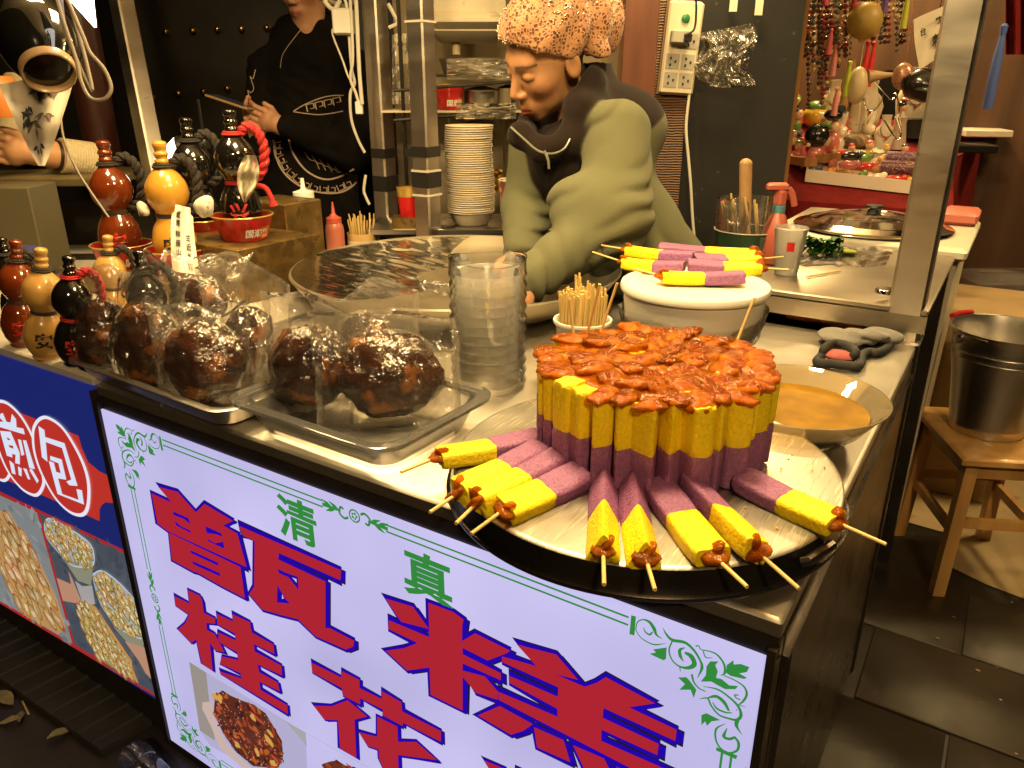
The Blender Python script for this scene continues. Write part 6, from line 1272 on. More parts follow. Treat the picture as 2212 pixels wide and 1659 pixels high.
# ------------------------------------------------------------------ power strip and bag on the board
c = at_f(1470, 106, 2.44); r = thing('power_strip', 'yellowed power strip with sockets and green switch mounted on the board', 'power strip', tuple(c))
TL = Matrix.Translation(Vector(c)) @ Matrix.Rotation(ang, 4, 'Z') @ Matrix.Rotation(.06, 4, 'Y')
def pbox(cx, cy, cz, sx, sy, sz, bev=.0): return MB().box((0, 0, 0), (sx, sy, sz), bev=bev, M=TL @ Matrix.Translation((cx, cy, cz)))
pbox(0, 0, 0, .100, .034, .252, .008).build('body', WHITE_DIRTY, r); pbox(-.052, .01, 0, .008, .03, .25).build('edge', pbr('brown_grime', (.16, .09, .04), .5), r, smooth=False)
mb = MB(); mb.lathe([(.012, 0), (.012, .005), (.009, .007), (0, .007)], 20, tuple(TL @ Vector((.0, -.017, .080))), axis=tuple(TL.to_3x3() @ Vector((0, -1, 0)))); mb.build('switch', pbr('green_switch', (.03, .16, .06), .3), r)
SK2 = pbr('grey_socket', (.34, .32, .27), .5)
for x, z in ((-.022, -.034), (.022, -.034), (-.022, -.084), (.022, -.084), (.024, .022)):
    s_ = pbox(x, -.0165, z, .038, .004, .040).build('socket', SK2, r, smooth=False)
    for dx, dz in ((-.006, .008), (-.006, -.010), (.008, -.001)): pbox(x + dx, -.0188, z + dz, .005, .002, .007).build('slot', BLACK, s_, smooth=False)
pbox(-.012, -.032, .030, .052, .034, .040, .006).build('plug_adapter', SK2, r); pbox(.006, -.054, .028, .022, .016, .022, .003).build('plug', BLACK, r)
cable([(1483, 75), (1500, 62), (1504, 20), (1502, -20)], 2.36, 'black lead rising from the plug on the power strip', .003, BLACK)
cable([(1492, 186), (1486, 230), (1482, 280), (1487, 340), (1492, 400), (1496, 470), (1502, 540)], 2.43, 'white cable falling from the power strip')
cable([(1470, -10), (1472, 22)], 2.43, 'short white cable entering the top of the power strip', .006)
mb = MB()
def bg(u, v):
    a = 2 * math.pi * u; e = math.sin(math.pi * v) ** .6; px = 1562 + 62 * e * math.cos(a) + 10 * nz3((math.cos(a) * 2, math.sin(a) * 2, v * 4), 1, 6); py = 70 + 118 * v + 14 * nz3((math.cos(a), v * 5, 0), 1, 2)
    return tuple(at_f(px, py, 2.42 + .04 * e * math.sin(a) + .02 * nz3((u * 20, v * 8, 0), 1, 3)))
mb.grid(lambda u, v: tuple(at_f(1508 + 118 * u + 10 * math.sin(v * 7), 72 + 110 * v - 22 * u * (1 - v) + 30 * u * (1 - u) * v, 2.43 - .05 * math.sin(math.pi * u) * math.sin(math.pi * v) + .05 * nz3((u * 4, v * 4, 0), 1, 6) + .025 * nz3((u * 11, v * 11, 0), 1, 3))), 40, 34); solo('hanging_plastic_bag', mb, film('thin_bag', tint=(.95, .93, .88), haze=.16, gloss=.22, edge=.22, bump=(26, .3, .006), hazecol=(.7, .6, .45)), 'clear plastic bag hung beside the power strip', 'bag', ang=180)
for px, py, lb in ((1640, 12, 'small paper tag hanging at the top of the black board'), (1585, 4, 'small pale charm hanging at the top of the black board')):
    mb = MB(); mb.box(at_f(px, py, 2.44), (.022, .003, .05), rotz=ang); solo('hanging_tag', mb, PAPER, lb, 'tag')
# ------------------------------------------------------------------ things on the raised steel shelf
DZ = .926
p = onz(1697, 592, DZ); r = thing('frosted_cup', 'frosted plastic cup with red printed mark on the steel shelf', 'cup', tuple(p))
mb = MB(); mb.lathe([(0, .001), (.026, .001), (.0375, .108), (.0395, .110), (.037, .112), (.025, .004), (0, .004)], 36, p); mb.build('cup_wall', FROST, r)
ta = math.atan2(CAM[1] - p[1], CAM[0] - p[0]); mb = MB(); mb.grid(lambda u, v: tuple(p + np.array([.0345 * math.cos(ta + .5 * (u - .3)), .0345 * math.sin(ta + .5 * (u - .3)), .060 + .022 * v])), 6, 4); mb.build('red_mark', RED_PL, r)
p = onz(1668, 566, DZ); r = thing('spray_bottle', 'pink spray bottle with blue collar behind the frosted cup', 'bottle', tuple(p))
PK = pbr('pink_bottle', (0.50, 0.13, 0.09), .35, sss=.2); BLU = pbr('blue_collar', (0.10, 0.28, 0.36), .4)
mb = MB(); mb.lathe([(0, .001), (.036, .001), (.038, .02), (.034, .075), (.020, .115), (.014, .125)], 30, p); mb.build('body', PK, r)
mb = MB(); mb.lathe([(.0155, .125), (.0155, .142), (.012, .144)], 24, p); mb.build('collar', BLU, r)
hd = p + np.array([0, 0, .160]); mb = MB(); mb.box(tuple(hd), (.022, .028, .040), rotz=ang + .4, bev=.005); mb.box(tuple(hd + A_R * -.010 + (0, 0, .026)), (.052, .022, .020), rotz=ang, bev=.005); mb.build('spray_head', PK, r)
mb = MB(); q = hd + A_R * .018; mb.tube(smoothpath([q + (0, 0, .022), q + A_R * .012 + (0, 0, .005), q + A_R * .02 + (0, 0, -.02)], 5), .005, 8, flat=1.6); mb.build('trigger', PK, r)
p = onz(1606, 556, DZ); r = thing('utensil_tub', 'clear tub with dark green label holding sticks and a wooden handle', 'tub', tuple(p))
mb = MB(); mb.lathe([(0, .001), (.066, .001), (.072, .012), (.078, .060), (.079, .105), (.080, .150)], 48, p, cap=False); mb.build('tub_wall', CLEAR, r)
GREENL = pbr('green_label', (0.020, 0.050, 0.026), .4, noise=(14, .3)); mb = MB(); mb.lathe([(.0745, .022), (.0795, .072)], 48, p, cap=False); mb.build('label_band', GREENL, r)
for z, q in ((.021, .0755), (.073, .0805)):
    mb = MB(); mb.tube([tuple(p + np.array([q * math.cos(t), q * math.sin(t), z])) for t in np.linspace(0, 6.283, 48, endpoint=False)], .0016, 6, closed=True); mb.build('hoop', pbr('pale_hoop', (.5, .48, .42), .4), r)
ta = math.atan2(CAM[1] - p[1], CAM[0] - p[0]); mb = MB()
for k in range(9): mb.grid(lambda u, v: tuple(p + np.array([.0800 * math.cos(ta + .45 + .42 * u), .0800 * math.sin(ta + .45 + .42 * u), .030 + .0042 * k + .0016 * v])), 6, 2)
mb.build('label_print', pbr('label_ink', (.22, .22, .19), .5), r, smooth=False)['kind'] = 'stuff'
mb = MB(); b = p + np.array([0, 0, .01]); mb.tube([b, b + A_R * -.01 + np.array([0, 0, .12]), b + A_R * -.020 + np.array([0, 0, .225])], [.012, .015, .016], 14); mb.ell(b + A_R * -.020 + np.array([0, 0, .225]), (.016, .016, .014), 14, 8); mb.build('wooden_handle', pbr('pale_handle', (.45, .27, .12), .5, noise=(30, .2)), r)
for k in range(8):
    mb = MB(); a = k * .8; q = p + np.array([.04 * math.cos(a), .04 * math.sin(a), .01]); mb.tube([q, q + A_R * (-.045 - .004 * k) * .5 + np.array([0, 0, .13 + .006 * (k % 4)])], .0028, 6); mb.build('stick', BAMBOO, r)
mb = MB(); q = p + A_R * -.03; mb.ell((0, 0, 0), (.030, .030, .04), 24, 16); mb.v = [tuple(np.array(v_) * (1 + .35 * nz3(v_, 40, 2)) + q + np.array([0, 0, .12])) for v_ in mb.v]; mb.build('wrapper', WRAP, r, ang=180)
# greens on plastic
VEG = pbr('leafy_green', (0.030, 0.110, 0.012), .35, noise=(40, .4), sss=.1, bump=(60, .5, .003)); VEGL = pbr('pale_stalk', (0.30, 0.36, 0.06), .4)
p = onz(1775, 552, DZ); r = thing('leafy_greens', 'small bunch of dark leafy greens on a clear sheet', 'vegetable', (p[0], p[1], DZ))
rv = random.Random(4)
for k in range(16):
    a = rv.uniform(-.5, .5) + ang + math.pi; q = p + A_R * rv.uniform(-.01, .06) + A_F * rv.uniform(-.02, .02) + np.array([0, 0, .012 + .018 * rv.random()]); l = rv.uniform(.05, .075); d = np.array([math.cos(a), math.sin(a), 0]); nn = np.array([-d[1], d[0], 0])
    mb = MB(); mb.grid(lambda u, v, q=q, d=d, nn=nn, l=l, k=k: tuple(q + d * l * u + nn * .017 * math.sin(math.pi * min(.98, u + .05)) * (2 * v - 1) + np.array([0, 0, .010 * math.sin(u * 4 + k) + .008 * abs(2 * v - 1) + .004 * math.sin(u * 22 + v * 9)])), 14, 7); mb.build('leaf', VEG, r, ang=180)
for k in range(5):
    q = p + A_R * .05 + A_F * rv.uniform(-.014, .014) + np.array([0, 0, .012]); mb = MB(); mb.tube([q, q + A_R * .035 + np.array([0, 0, -.002])], .004, 8); mb.build('stalk', VEGL, r)
mb = MB(); mb.grid(lambda u, v: tuple(onz(1745 + 190 * u - 25 * v, 535 + 42 * v, DZ + .003) + np.array([0, 0, .012 * abs(nz3((u * 5, v * 4, 0), 1, 5))])), 40, 20); solo('clear_sheet', mb, WRAP, 'crumpled clear plastic sheet under the greens', 'plastic sheet', ang=180)
mb = MB(); mb.tube([onz(1742, 598, DZ + .003), onz(1816, 584, DZ + .003)], .002, 6); solo('bamboo_stick', mb, BAMBOO, 'bamboo stick lying on the raised steel shelf', 'stick')
# ------------------------------------------------------------------ white bin with a big steel lid
r = thing('white_bin', 'tall white plastic bin behind the right post, steel lid on top', 'bin', (-.22, 1.92, 0))
WB = pbr('bin_white', (0.66, 0.60, 0.47), .4, noise=(5, .1), wear=(12, .66, (.45, .38, .26)))
mb = MB(); mb.box((-.23, 1.93, .455), (.46, .50, .91), bev=.02, taper=1.06); mb.build('bin_body', WB, r)
mb = MB(); mb.box((-.23, 1.93, .926), (.53, .57, .035), bev=.010); mb.build('bin_lid', WB, r)
mb = MB(); mb.box((-.23, 1.66, .80), (.42, .02, .012)); mb.build('rib', WB, r)
LC = onz(1850, 462, .985); LC = np.array([-.235, 1.86, .948])
r = thing('domed_pan_cover', 'large shiny domed steel lid lying on the white bin', 'lid', tuple(LC))
mb = MB(); mb.lathe([(.215, 0), (.222, .004), (.218, .008), (.200, .010), (.185, .020), (.170, .022), (.14, .032), (.08, .042), (.055, .044), (.05, .040), (.0, .041)], 72, LC); mb.build('dome', CHROME, r)
mb = MB(); mb.lathe([(.02, .040), (.018, .052), (.026, .058), (.024, .064), (0, .066)], 24, LC); mb.build('knob', BLACK, r)
mb = MB(); mb.box((-.02, 2.12, .965), (.10, .16, .04), bev=.01); solo('pink_tray', mb, pbr('pink_tray', (.55, .16, .12), .4), 'small pink tray at the back corner of the white bin', 'tray')
# ------------------------------------------------------------------ stool, steel bucket, plastic box
bx, by = np.array([.90, .43, 0]), np.array([-.43, .90, 0]); sc_ = np.array([.190, 1.700, 0]); rz = math.atan2(.43, .90)
r = thing('wooden_stool', 'varnished square wooden stool at the right edge', 'stool', tuple(sc_))
mb = MB(); mb.box((sc_[0], sc_[1], .425), (.30, .36, .026), rotz=rz, bev=.006); mb.build('seat', WOOD, r)
for a in (-1, 1):
    for b in (-1, 1):
        t = sc_ + bx * .112 * a + by * .142 * b + (0, 0, .41); q = sc_ + bx * .128 * a + by * .160 * b; u, v = bx * .016, by * .016; mb = MB()
        mb.add([x + s1 * u + s2 * v for x in (q, t) for s1, s2 in ((-1, -1), (1, -1), (1, 1), (-1, 1))], [(3, 2, 1, 0), (4, 5, 6, 7), (0, 1, 5, 4), (1, 2, 6, 5), (2, 3, 7, 6), (3, 0, 4, 7)]); mb.build('leg', WOOD, r, smooth=False)
for z, s in ((.385, 'x'), (.385, 'y'), (.23, 'x'), (.20, 'y')):
    for e in (-1, 1):
        mb = MB(); k = 1 + (.4 - z) * .25
        if s == 'x': mb.box(tuple(sc_ + by * .142 * e * k + (0, 0, z)), (.20 * k, .016, .034 if z > .3 else .028), rotz=rz)
        else: mb.box(tuple(sc_ + bx * .112 * e * k + (0, 0, z)), (.016, .26 * k, .034 if z > .3 else .028), rotz=rz)
        mb.build('apron' if z > .3 else 'stretcher', WOOD, r, smooth=False)
p = onz(2128, 925, .439); p = np.array([p[0], p[1], .4385]); BST = pbr('bucket_steel', (.70, .66, .60), .30, 1.0, noise=(5, .1)); r = thing('steel_bucket', 'shiny steel bucket with red grip standing on the stool', 'bucket', tuple(p))
pf = [(0, .001), (.082, .001), (.084, .006), (.086, .028), (.085, .031), (.100, .15), (.110, .205), (.1115, .209), (.110, .213), (.1125, .224), (.114, .228), (.1125, .232), (.118, .268), (.124, .276), (.1245, .281), (.120, .280), (.112, .250), (.096, .14), (.080, .008), (0, .006)]
mb = MB(); mb.lathe([(q * 1.14, z * 1.05) for q, z in pf], 64, p); mb.build('bucket_wall', BST, r)
mb = MB(); mb.tube([tuple(p + np.array([.141 * math.cos(t), .141 * math.sin(t), .288 + .006 * math.sin((t - 1) * 1.0)])) for t in np.linspace(1.6, 4.4, 24)], .003, 8); mb.build('wire_handle', STEEL, r)
a0 = math.atan2(A_F[1], A_F[0]); mb = MB(); mb.tube([tuple(p + np.array([.146 * math.cos(t), .146 * math.sin(t), .300])) for t in np.linspace(a0 + .15, a0 + .75, 10)], .0075, 10); mb.build('grip', RED_PL, r)
mb = MB(); q = p + A_R * -.136 + (0, 0, .266); mb.lathe([(.012, -.004), (.012, .004), (0, .005)], 16, q, axis=tuple(-A_R)); mb.build('handle_lug', STEEL, r)
p = at_f(2150, 720, 2.9); r = thing('plastic_box', 'clear plastic box behind the steel bucket', 'box', (p[0], p[1], .62)); mb = MB(); mb.box((p[0], p[1], .60), (.34, .22, .14), rotz=ang, bev=.02); mb.build('box_wall', MILKY, r)
mb = MB(); mb.box((p[0], p[1], .26), (.40, .30, .52), rotz=ang, bev=.01); solo('brown_carton', mb, pbr('carton', (.26, .16, .06), .7, noise=(8, .2)), 'brown cardboard carton under the clear plastic box', 'carton')
p = onz(1905, 1000, .0); q = at_f(1960, 900, 2.35); mb = MB(); mb.box((.10, 2.35, .33), (.34, .42, .66), bev=.008); solo('tan_carton', mb, pbr('tan_carton', (.34, .23, .10), .65, noise=(6, .2)), 'tall tan carton behind the stool', 'carton')
# ------------------------------------------------------------------ souvenir table
def tpos(px, py): return at_f(px, py, 2.95 + (395 - py) * .0035)
TZ = at_f(1740, 396, 2.95)[2]; tf = at_f(1740, 396, 2.95); ty = tf[1]
r = thing('souvenir_table', 'souvenir table covered with a red cloth behind the steel lid', 'table', (-.75, ty + .4, 0))
mb = MB(); mb.grid(lambda u, v: tuple(tpos(1660 + 400 * u, 425 + 30 * u - 190 * v) - np.array([0, 0, .006])), 30, 16); mb.build('sloped_top', RED_CLOTH, r)
mb = MB(); mb.grid(lambda u, v: tuple(tpos(1660 + 400 * u, 425 + 30 * u) - np.array([0, 0, .006 + .85 * v]) + A_F * .012 * math.sin(u * 40) * v), 80, 8); mb.build('cloth_front', RED_CLOTH, r)
mb = MB(); mb.box((-.8, ty + 1.15, 1.3), (2.6, .05, 2.6)); tag(mb.build('souvenir_back_wall', pbr('brown_wood_wall', (.07, .030, .012), .5, noise=(14, .4), stretch=(1, 1, .1)), None, smooth=False), 'dark brown wooden wall behind the souvenir table', 'wall')
rb0 = random.Random(31); CER = pbr('glazed_ceramic', (.72, .64, .50), .12, coat=.6); HAIRB = pbr('glossy_black', (.012, .011, .010), .2, coat=.5); PINKC = pbr('pink_glaze', (.62, .18, .16), .2, coat=.6); SKINC = pbr('doll_skin', (.66, .38, .22), .25, coat=.4); YELC = pbr('yellow_glaze', (.60, .36, .04), .2, coat=.6); GRNC = pbr('green_glaze', (.12, .22, .05), .2, coat=.6); REDC = pbr('red_glaze', (.50, .03, .02), .2, coat=.6); BLUC = pbr('blue_glaze', (.05, .08, .16), .2, coat=.6); ORGC = pbr('orange_glaze', (.62, .22, .03), .2, coat=.6); VELV = pbr('bust_linen', (.56, .47, .34), .7, bump=(200, .2, .001)); BLKV = pbr('black_velvet', (.010, .009, .008), .9)
def E(mb, p, o, r_): return mb.ell((p[0] + A_R[0] * o[0] + A_F[0] * o[1], p[1] + A_R[1] * o[0] + A_F[1] * o[1], p[2] + o[2]), r_, 18, 12)
def parts(r, p, lst):
    for nm, mt, els in lst:
        mb = MB()
        for o, q in els: E(mb, p, o, q)
        mb.build(nm, mt, r)
def rabbit(px, py, s, label):
    p = tpos(px, py); r = thing('rabbit_figurine', label, 'figurine', tuple(p), 0, 'white ceramic rabbits')
    parts(r, p, [('body', CER, [((0, 0, .030 * s), (.026 * s, .024 * s, .032 * s))]), ('head', CER, [((.006 * s, 0, .075 * s), (.027 * s, .024 * s, .025 * s))]), ('muzzle', CER, [((.030 * s, -.004, .068 * s), (.009 * s, .009 * s, .008 * s))]), ('foot', CER, [((.020 * s, -.01, .008 * s), (.014 * s, .010 * s, .008 * s))]), ('eye', REDC, [((.022 * s, -.020 * s, .080 * s), (.004 * s, .003 * s, .005 * s))])])
    for k, dx in enumerate((-.004, .010)):
        mb = MB(); b = p + A_R * dx * s + (0, 0, .094 * s); mb.tube([b, b + A_R * .006 * s + A_F * .004 * (k * 2 - 1) + (0, 0, .026 * s), b + A_R * .012 * s + (0, 0, .052 * s)], [.006 * s, .009 * s, .003 * s], 10); mb.build('ear', CER, r)
rabbit(1806, 330, 1.05, 'white ceramic rabbit half hidden behind the pink doll'); rabbit(1868, 322, .98, 'white ceramic rabbit with one raised ear in front of the busts')
p = tpos(1757, 362); r = thing('doll_figurine', 'doll figurine with big black hair and pink dress at the table front', 'figurine', tuple(p))
parts(r, p, [('dress', PINKC, [((0, 0, .045), (.032, .030, .040))]), ('sash', YELC, [((0, 0, .026), (.037, .034, .010))]), ('skirt_hem', PINKC, [((0, 0, .012), (.040, .036, .012))]), ('hair', HAIRB, [((-.002, 0, .118), (.047, .045, .046))]), ('face', SKINC, [((.030, -.012, .098), (.022, .022, .022))]), ('hair_bow', GRNC, [((.012, -.03, .160), (.020, .010, .010)), ((.030, -.02, .150), (.014, .01, .008))]), ('pearl', CER, [((-.038, -.02, .085), (.008, .008, .008))])])
p = tpos(1793, 345); r = thing('doll_figurine', 'pale pink ruffled doll behind the black haired doll', 'figurine', tuple(p))
parts(r, p, [('dress', PINKC, [((0, 0, .06), (.026, .024, .05))]), ('body', SKINC, [((0, .0, .12), (.022, .022, .026))]), ('hair', HAIRB, [((-.012, 0, .165), (.035, .03, .022))]), ('crown', BLUC, [((.014, 0, .185), (.018, .014, .018))])])
for px, py, mt1, mt2, s, lb in ((1757, 272, YELC, GRNC, 1.25, 'round yellow doll figurine with green cap in the left group'), (1790, 262, ORGC, ORGC, 1.05, 'round orange doll figurine behind the yellow one'), (1706, 236, GRNC, REDC, 1.1, 'round yellow green doll by the orange post')):
    p = tpos(px, py); r = thing('round_doll', lb, 'figurine', tuple(p))
    parts(r, p, [('body', mt1, [((0, 0, .03 * s), (.040 * s, .036 * s, .036 * s))]), ('cap', mt2, [((0, 0, .058 * s), (.030 * s, .028 * s, .022 * s))]), ('face', CER, [((.012 * s, -.034 * s, .032 * s), (.013 * s, .006 * s, .012 * s))])])
p = tpos(1716, 296); r = thing('small_scholar_figurine', 'small seated figurine with topknot on a wooden step', 'figurine', tuple(p))
parts(r, p, [('base', HAIRB, [((0, 0, .004), (.032, .026, .006))]), ('legs', BLUC, [((.004, 0, .018), (.028, .024, .014))]), ('robe', GRNC, [((0, 0, .046), (.022, .02, .026))]), ('collar', REDC, [((0, 0, .068), (.014, .013, .005))]), ('head', SKINC, [((.004, 0, .088), (.021, .02, .022))]), ('hair', HAIRB, [((-.002, .004, .100), (.020, .019, .016)), ((-.004, 0, .118), (.007, .007, .010))])])
mb = MB(); mb.box((p[0] - .02, p[1], p[2] - .016), (.14, .10, .03), rotz=ang); solo('wooden_step', mb, WOOD_ORANGE, 'pale wooden step under the small seated figurine', 'step')
for k, (a, b) in enumerate((((1690, 330), (1745, 385)), ((1765, 372), (1828, 330)))):
    A, B = tpos(*a), tpos(*b); mb = MB(); d = B - A; mb.box(tuple((A + B) / 2 + np.array([0, 0, .02])), (np.linalg.norm(d), .05, .03), rotz=math.atan2(d[1], d[0])); solo('wooden_board', mb, WOOD_ORANGE, ('left' if k == 0 else 'right') + ' slanted wooden board between the dolls', 'board')
def bust(px, py, s, label, beads=True, flat=False):
    p = tpos(px, py); r = thing('necklace_bust', label, 'bust', tuple(p), 0, 'necklace display busts')
    mb = MB(); prof = [(0, 0), (.045, 0), (.052, .05), (.062, .11), (.050, .145), (.030, .165), (.027, .19), (.031, .215), (.033, .220), (0, .221)]
    mb.lathe([(q * s, z * s) for q, z in prof], 30, p, squash=(1, .45)); ca, sa = math.cos(ang), math.sin(ang)
    vs = []
    for v_ in mb.v:
        x, y = v_[0] - p[0], v_[1] - p[1]; vs.append((p[0] + x * ca - y * sa, p[1] + x * sa + y * ca, v_[2]))
    mb.v = vs; mb.build('torso', VELV, r)
    if beads:
        pts = [p + A_R * (.040 * s * math.sin(t)) + A_F * -.030 * s + np.array([0, 0, (.150 - .055 * math.cos(t)) * s]) for t in np.linspace(-1.7, 1.7, 21)]
        mb = MB(); mb.tube(pts, .0018, 6); mb.build('necklace', BRASS, r); mb = MB(); mb.ell(p + A_F * -.032 * s + np.array([0, 0, .090 * s]), (.006, .005, .008), 10, 8); mb.build('pendant', REDC, r)
bust(1793, 268, .78, 'small pale necklace bust behind the orange doll'); bust(1866, 290, .98, 'pale necklace bust at the middle back with dark beads'); bust(1903, 332, .66, 'low pale bust in front without a neck'); bust(1960, 285, 1.12, 'largest pale necklace bust by the steel post')
p = tpos(1935, 322); r = thing('lady_figurine', 'slim pale lady figurine in a long robe', 'figurine', tuple(p)); mb = MB(); mb.lathe([(0, 0), (.036, 0), (.030, .05), (.022, .10), (.026, .12), (.012, .138), (.010, .145)], 24, p); mb.build('robe', pbr('mauve_robe', (.42, .30, .24), .4), r)
parts(r, p, [('head', SKINC, [((0, 0, .155), (.015, .014, .018))]), ('hair', HAIRB, [((-.004, .004, .166), (.018, .016, .015))]), ('headdress', PINKC, [((.004, 0, .186), (.016, .012, .008))])])
for k, px in enumerate((1836, 1850)):
    p = tpos(px, 315); mb = MB(); mb.lathe([(0, 0), (.010, .004), (.019, .05), (.021, .13), (.014, .18), (0, .195)], 18, p, squash=(1, .3)); solo('carved_comb', mb, pbr('bone_%d' % k, (.52, .43, .29), .5, wear=(70, .6, (.15, .10, .05))), ('left' if k == 0 else 'right') + ' tall carved bone comb standing among the dolls', 'comb')
p = tpos(1806, 300); P = [p + A_R * .02 * t + np.array([0, 0, .30 * t]) for t in np.linspace(0, 1, 26)]; mb = MB(); mb.tube(P, [.016 + .0022 * (i % 2) for i in range(26)], 12); solo('wrapped_club', mb, pbr('straw_wrap', (.34, .20, .08), .7, bump=(150, .5, .002)), 'straw wrapped club leaning up behind the dolls', 'club')
p = tpos(1838, 322); mb = MB(); mb.ell(tuple(p + np.array([0, 0, .03])), (.07, .05, .035), 20, 12); solo('striped_cushion', mb, pbr('bark_stripe', (.30, .19, .08), .6, noise=(30, .6, (.06, .03, .015)), stretch=(1, 6, 1)), 'brown striped lump between the two rabbits', 'cushion')
p = tpos(1985, 300); mb = MB(); mb.box(tuple(p + np.array([-.02, 0, .04])), (.14, .10, .08), bev=.004); solo('sequin_box', mb, pbr('sequin_black', (.02, .018, .016), .25, wear=(140, .66, (.5, .45, .35))), 'black sequinned box beside the large bust', 'box')
NM9 = [('white', CER), ('pink', PINKC), ('green', GRNC), ('red', REDC), ('blue', BLUC), ('orange', ORGC), ('yellow', YELC)]
for k in range(14):
    row = k // 7; px = (1712 if row == 0 else 1722) + (k % 7) * 38; py = (318 if row == 0 else 348) + rb0.uniform(-5, 5); p = tpos(px, py); cn, cm = NM9[(k * 3 + row) % 7]; hn, hm = NM9[(k * 5 + 2) % 7]; s = rb0.uniform(.7, 1.0)
    r = thing('small_doll', 'small %s doll with %s cap, %s from the left in the %s row' % (cn, hn, ['first', 'second', 'third', 'fourth', 'fifth', 'sixth', 'last'][k % 7], 'upper' if row == 0 else 'lower'), 'figurine', tuple(p), 0, 'small dolls on the souvenir table')
    parts(r, p, [('body', cm, [((0, 0, .022 * s), (.020 * s, .018 * s, .024 * s))]), ('head', SKINC, [((0, 0, .056 * s), (.016 * s, .016 * s, .017 * s))]), ('cap', hm, [((0, .002, .068 * s), (.015 * s, .015 * s, .010 * s))])])
# white tray of trinkets
c0, c1 = tpos(1738, 392), tpos(1978, 420); r = thing('trinket_tray', 'white shallow tray of small colourful trinkets on the red cloth', 'tray', tuple((c0 + c1) / 2))
ex = c1 - c0; L = np.linalg.norm(ex[:2]); mid = (c0 + c1) / 2; WT = pbr('tray_white', (.62, .52, .42), .5)
def trp(u, v, h): q = tpos(1738 + 240 * u + 14 * v, 392 + 28 * u - 62 * v); return q + np.array([0, 0, h])
for nm_, q4 in (('front_wall', [trp(0, 0, .0), trp(1, 0, .0), trp(1, 0, .046), trp(0, 0, .046)]), ('base', [trp(0, 0, .004), trp(1, 0, .004), trp(1, 1, .004), trp(0, 1, .004)]), ('back_wall_strip', [trp(0, 1, 0), trp(1, 1, 0), trp(1, 1, .03), trp(0, 1, .03)]), ('side_wall', [trp(0, 0, .0), trp(0, 1, .0), trp(0, 1, .03), trp(0, 0, .046)])):
    n4 = np.cross(q4[1] - q4[0], q4[2] - q4[0]); n4 = n4 / np.linalg.norm(n4) * .004; mb = MB(); mb.add([tuple(x) for x in q4] + [tuple(x + n4) for x in q4], [(0, 1, 2, 3), (7, 6, 5, 4), (0, 4, 5, 1), (1, 5, 6, 2), (2, 6, 7, 3), (3, 7, 4, 0)]); mb.build(nm_, WT, r, smooth=False)
rt = random.Random(21); pal = [CER, REDC, BLUC, YELC, ORGC, PINKC, HAIRB, WOOD_ORANGE, GRNC]; nm = ['white', 'red', 'dark blue', 'yellow', 'orange', 'pink', 'black', 'wooden', 'green']
posn = ['front left', 'front middle', 'front right', 'middle left', 'centre', 'middle right', 'back left', 'back middle', 'back right']
for iy in range(3):
    for ix in range(7):
        k = rt.randrange(9); x, y, zt = trp((ix + .5) / 7, (iy + .6) / 3.2, .004); mb = MB(); a = rt.uniform(0, 3)
        M_ = Matrix.Rotation(a, 3, 'Z'); s = rt.uniform(.8, 1.2); mb.ell((x, y, zt + .020), (.034 * s, .017, .018), 14, 8, M=M_); mb.ell((x + .03 * math.cos(a) * s, y + .03 * math.sin(a) * s, zt + .026), (.014, .014, .014), 12, 8)
        o = mb.build('trinket', pal[k], None); me = o.data; o.data.transform(Matrix.Translation((-x, -y, -zt))); o.location = (x, y, zt)
        tag(o, '%s trinket number %s from the left in the %s row of the white tray' % (nm[k], ['one', 'two', 'three', 'four', 'five', 'six', 'seven'][ix], ['front', 'middle', 'back'][iy]), 'trinket', 'small trinkets in the white tray')
SEQ = pbr('sequin_cloth', (.10, .03, .08), .4, wear=(170, .56, (.55, .32, .08)))
for k in range(2):
    p = tpos(1955 - 12 * k, 372 + 20 * k); mb = MB(); mb.tube([p + (-.07, 0, .05), p + (.07, 0, .05)], .026, 14); solo('sequin_roll', mb, SEQ, ('rear' if k == 0 else 'front') + ' dark sequinned roll at the right of the trinket tray', 'purse')
mb = MB(); p = tpos(1855, 342); mb.grid(lambda u, v: tuple(p + A_R * .16 * (u - .4) + A_F * .06 * (v - .5) + np.array([0, 0, .02 + .03 * abs(nz3((u * 4, v * 4, 0), 1, 7))])), 24, 12); solo('gauze_piece', mb, pbr('pale_gauze', (.34, .34, .24), .7), 'pale greenish gauze lying before the rabbits', 'cloth', ang=180)
for f_, nm_ in ((3.04, 'front'), (3.25, 'back')):
    mb = MB(); mb.tube([at_f(1700, -22, f_), at_f(2240, -22, f_)], .012, 10); solo('hanging_rail', mb, WOOD_DARK, nm_ + ' wooden rail above the picture from which beads and tassels hang', 'rail')
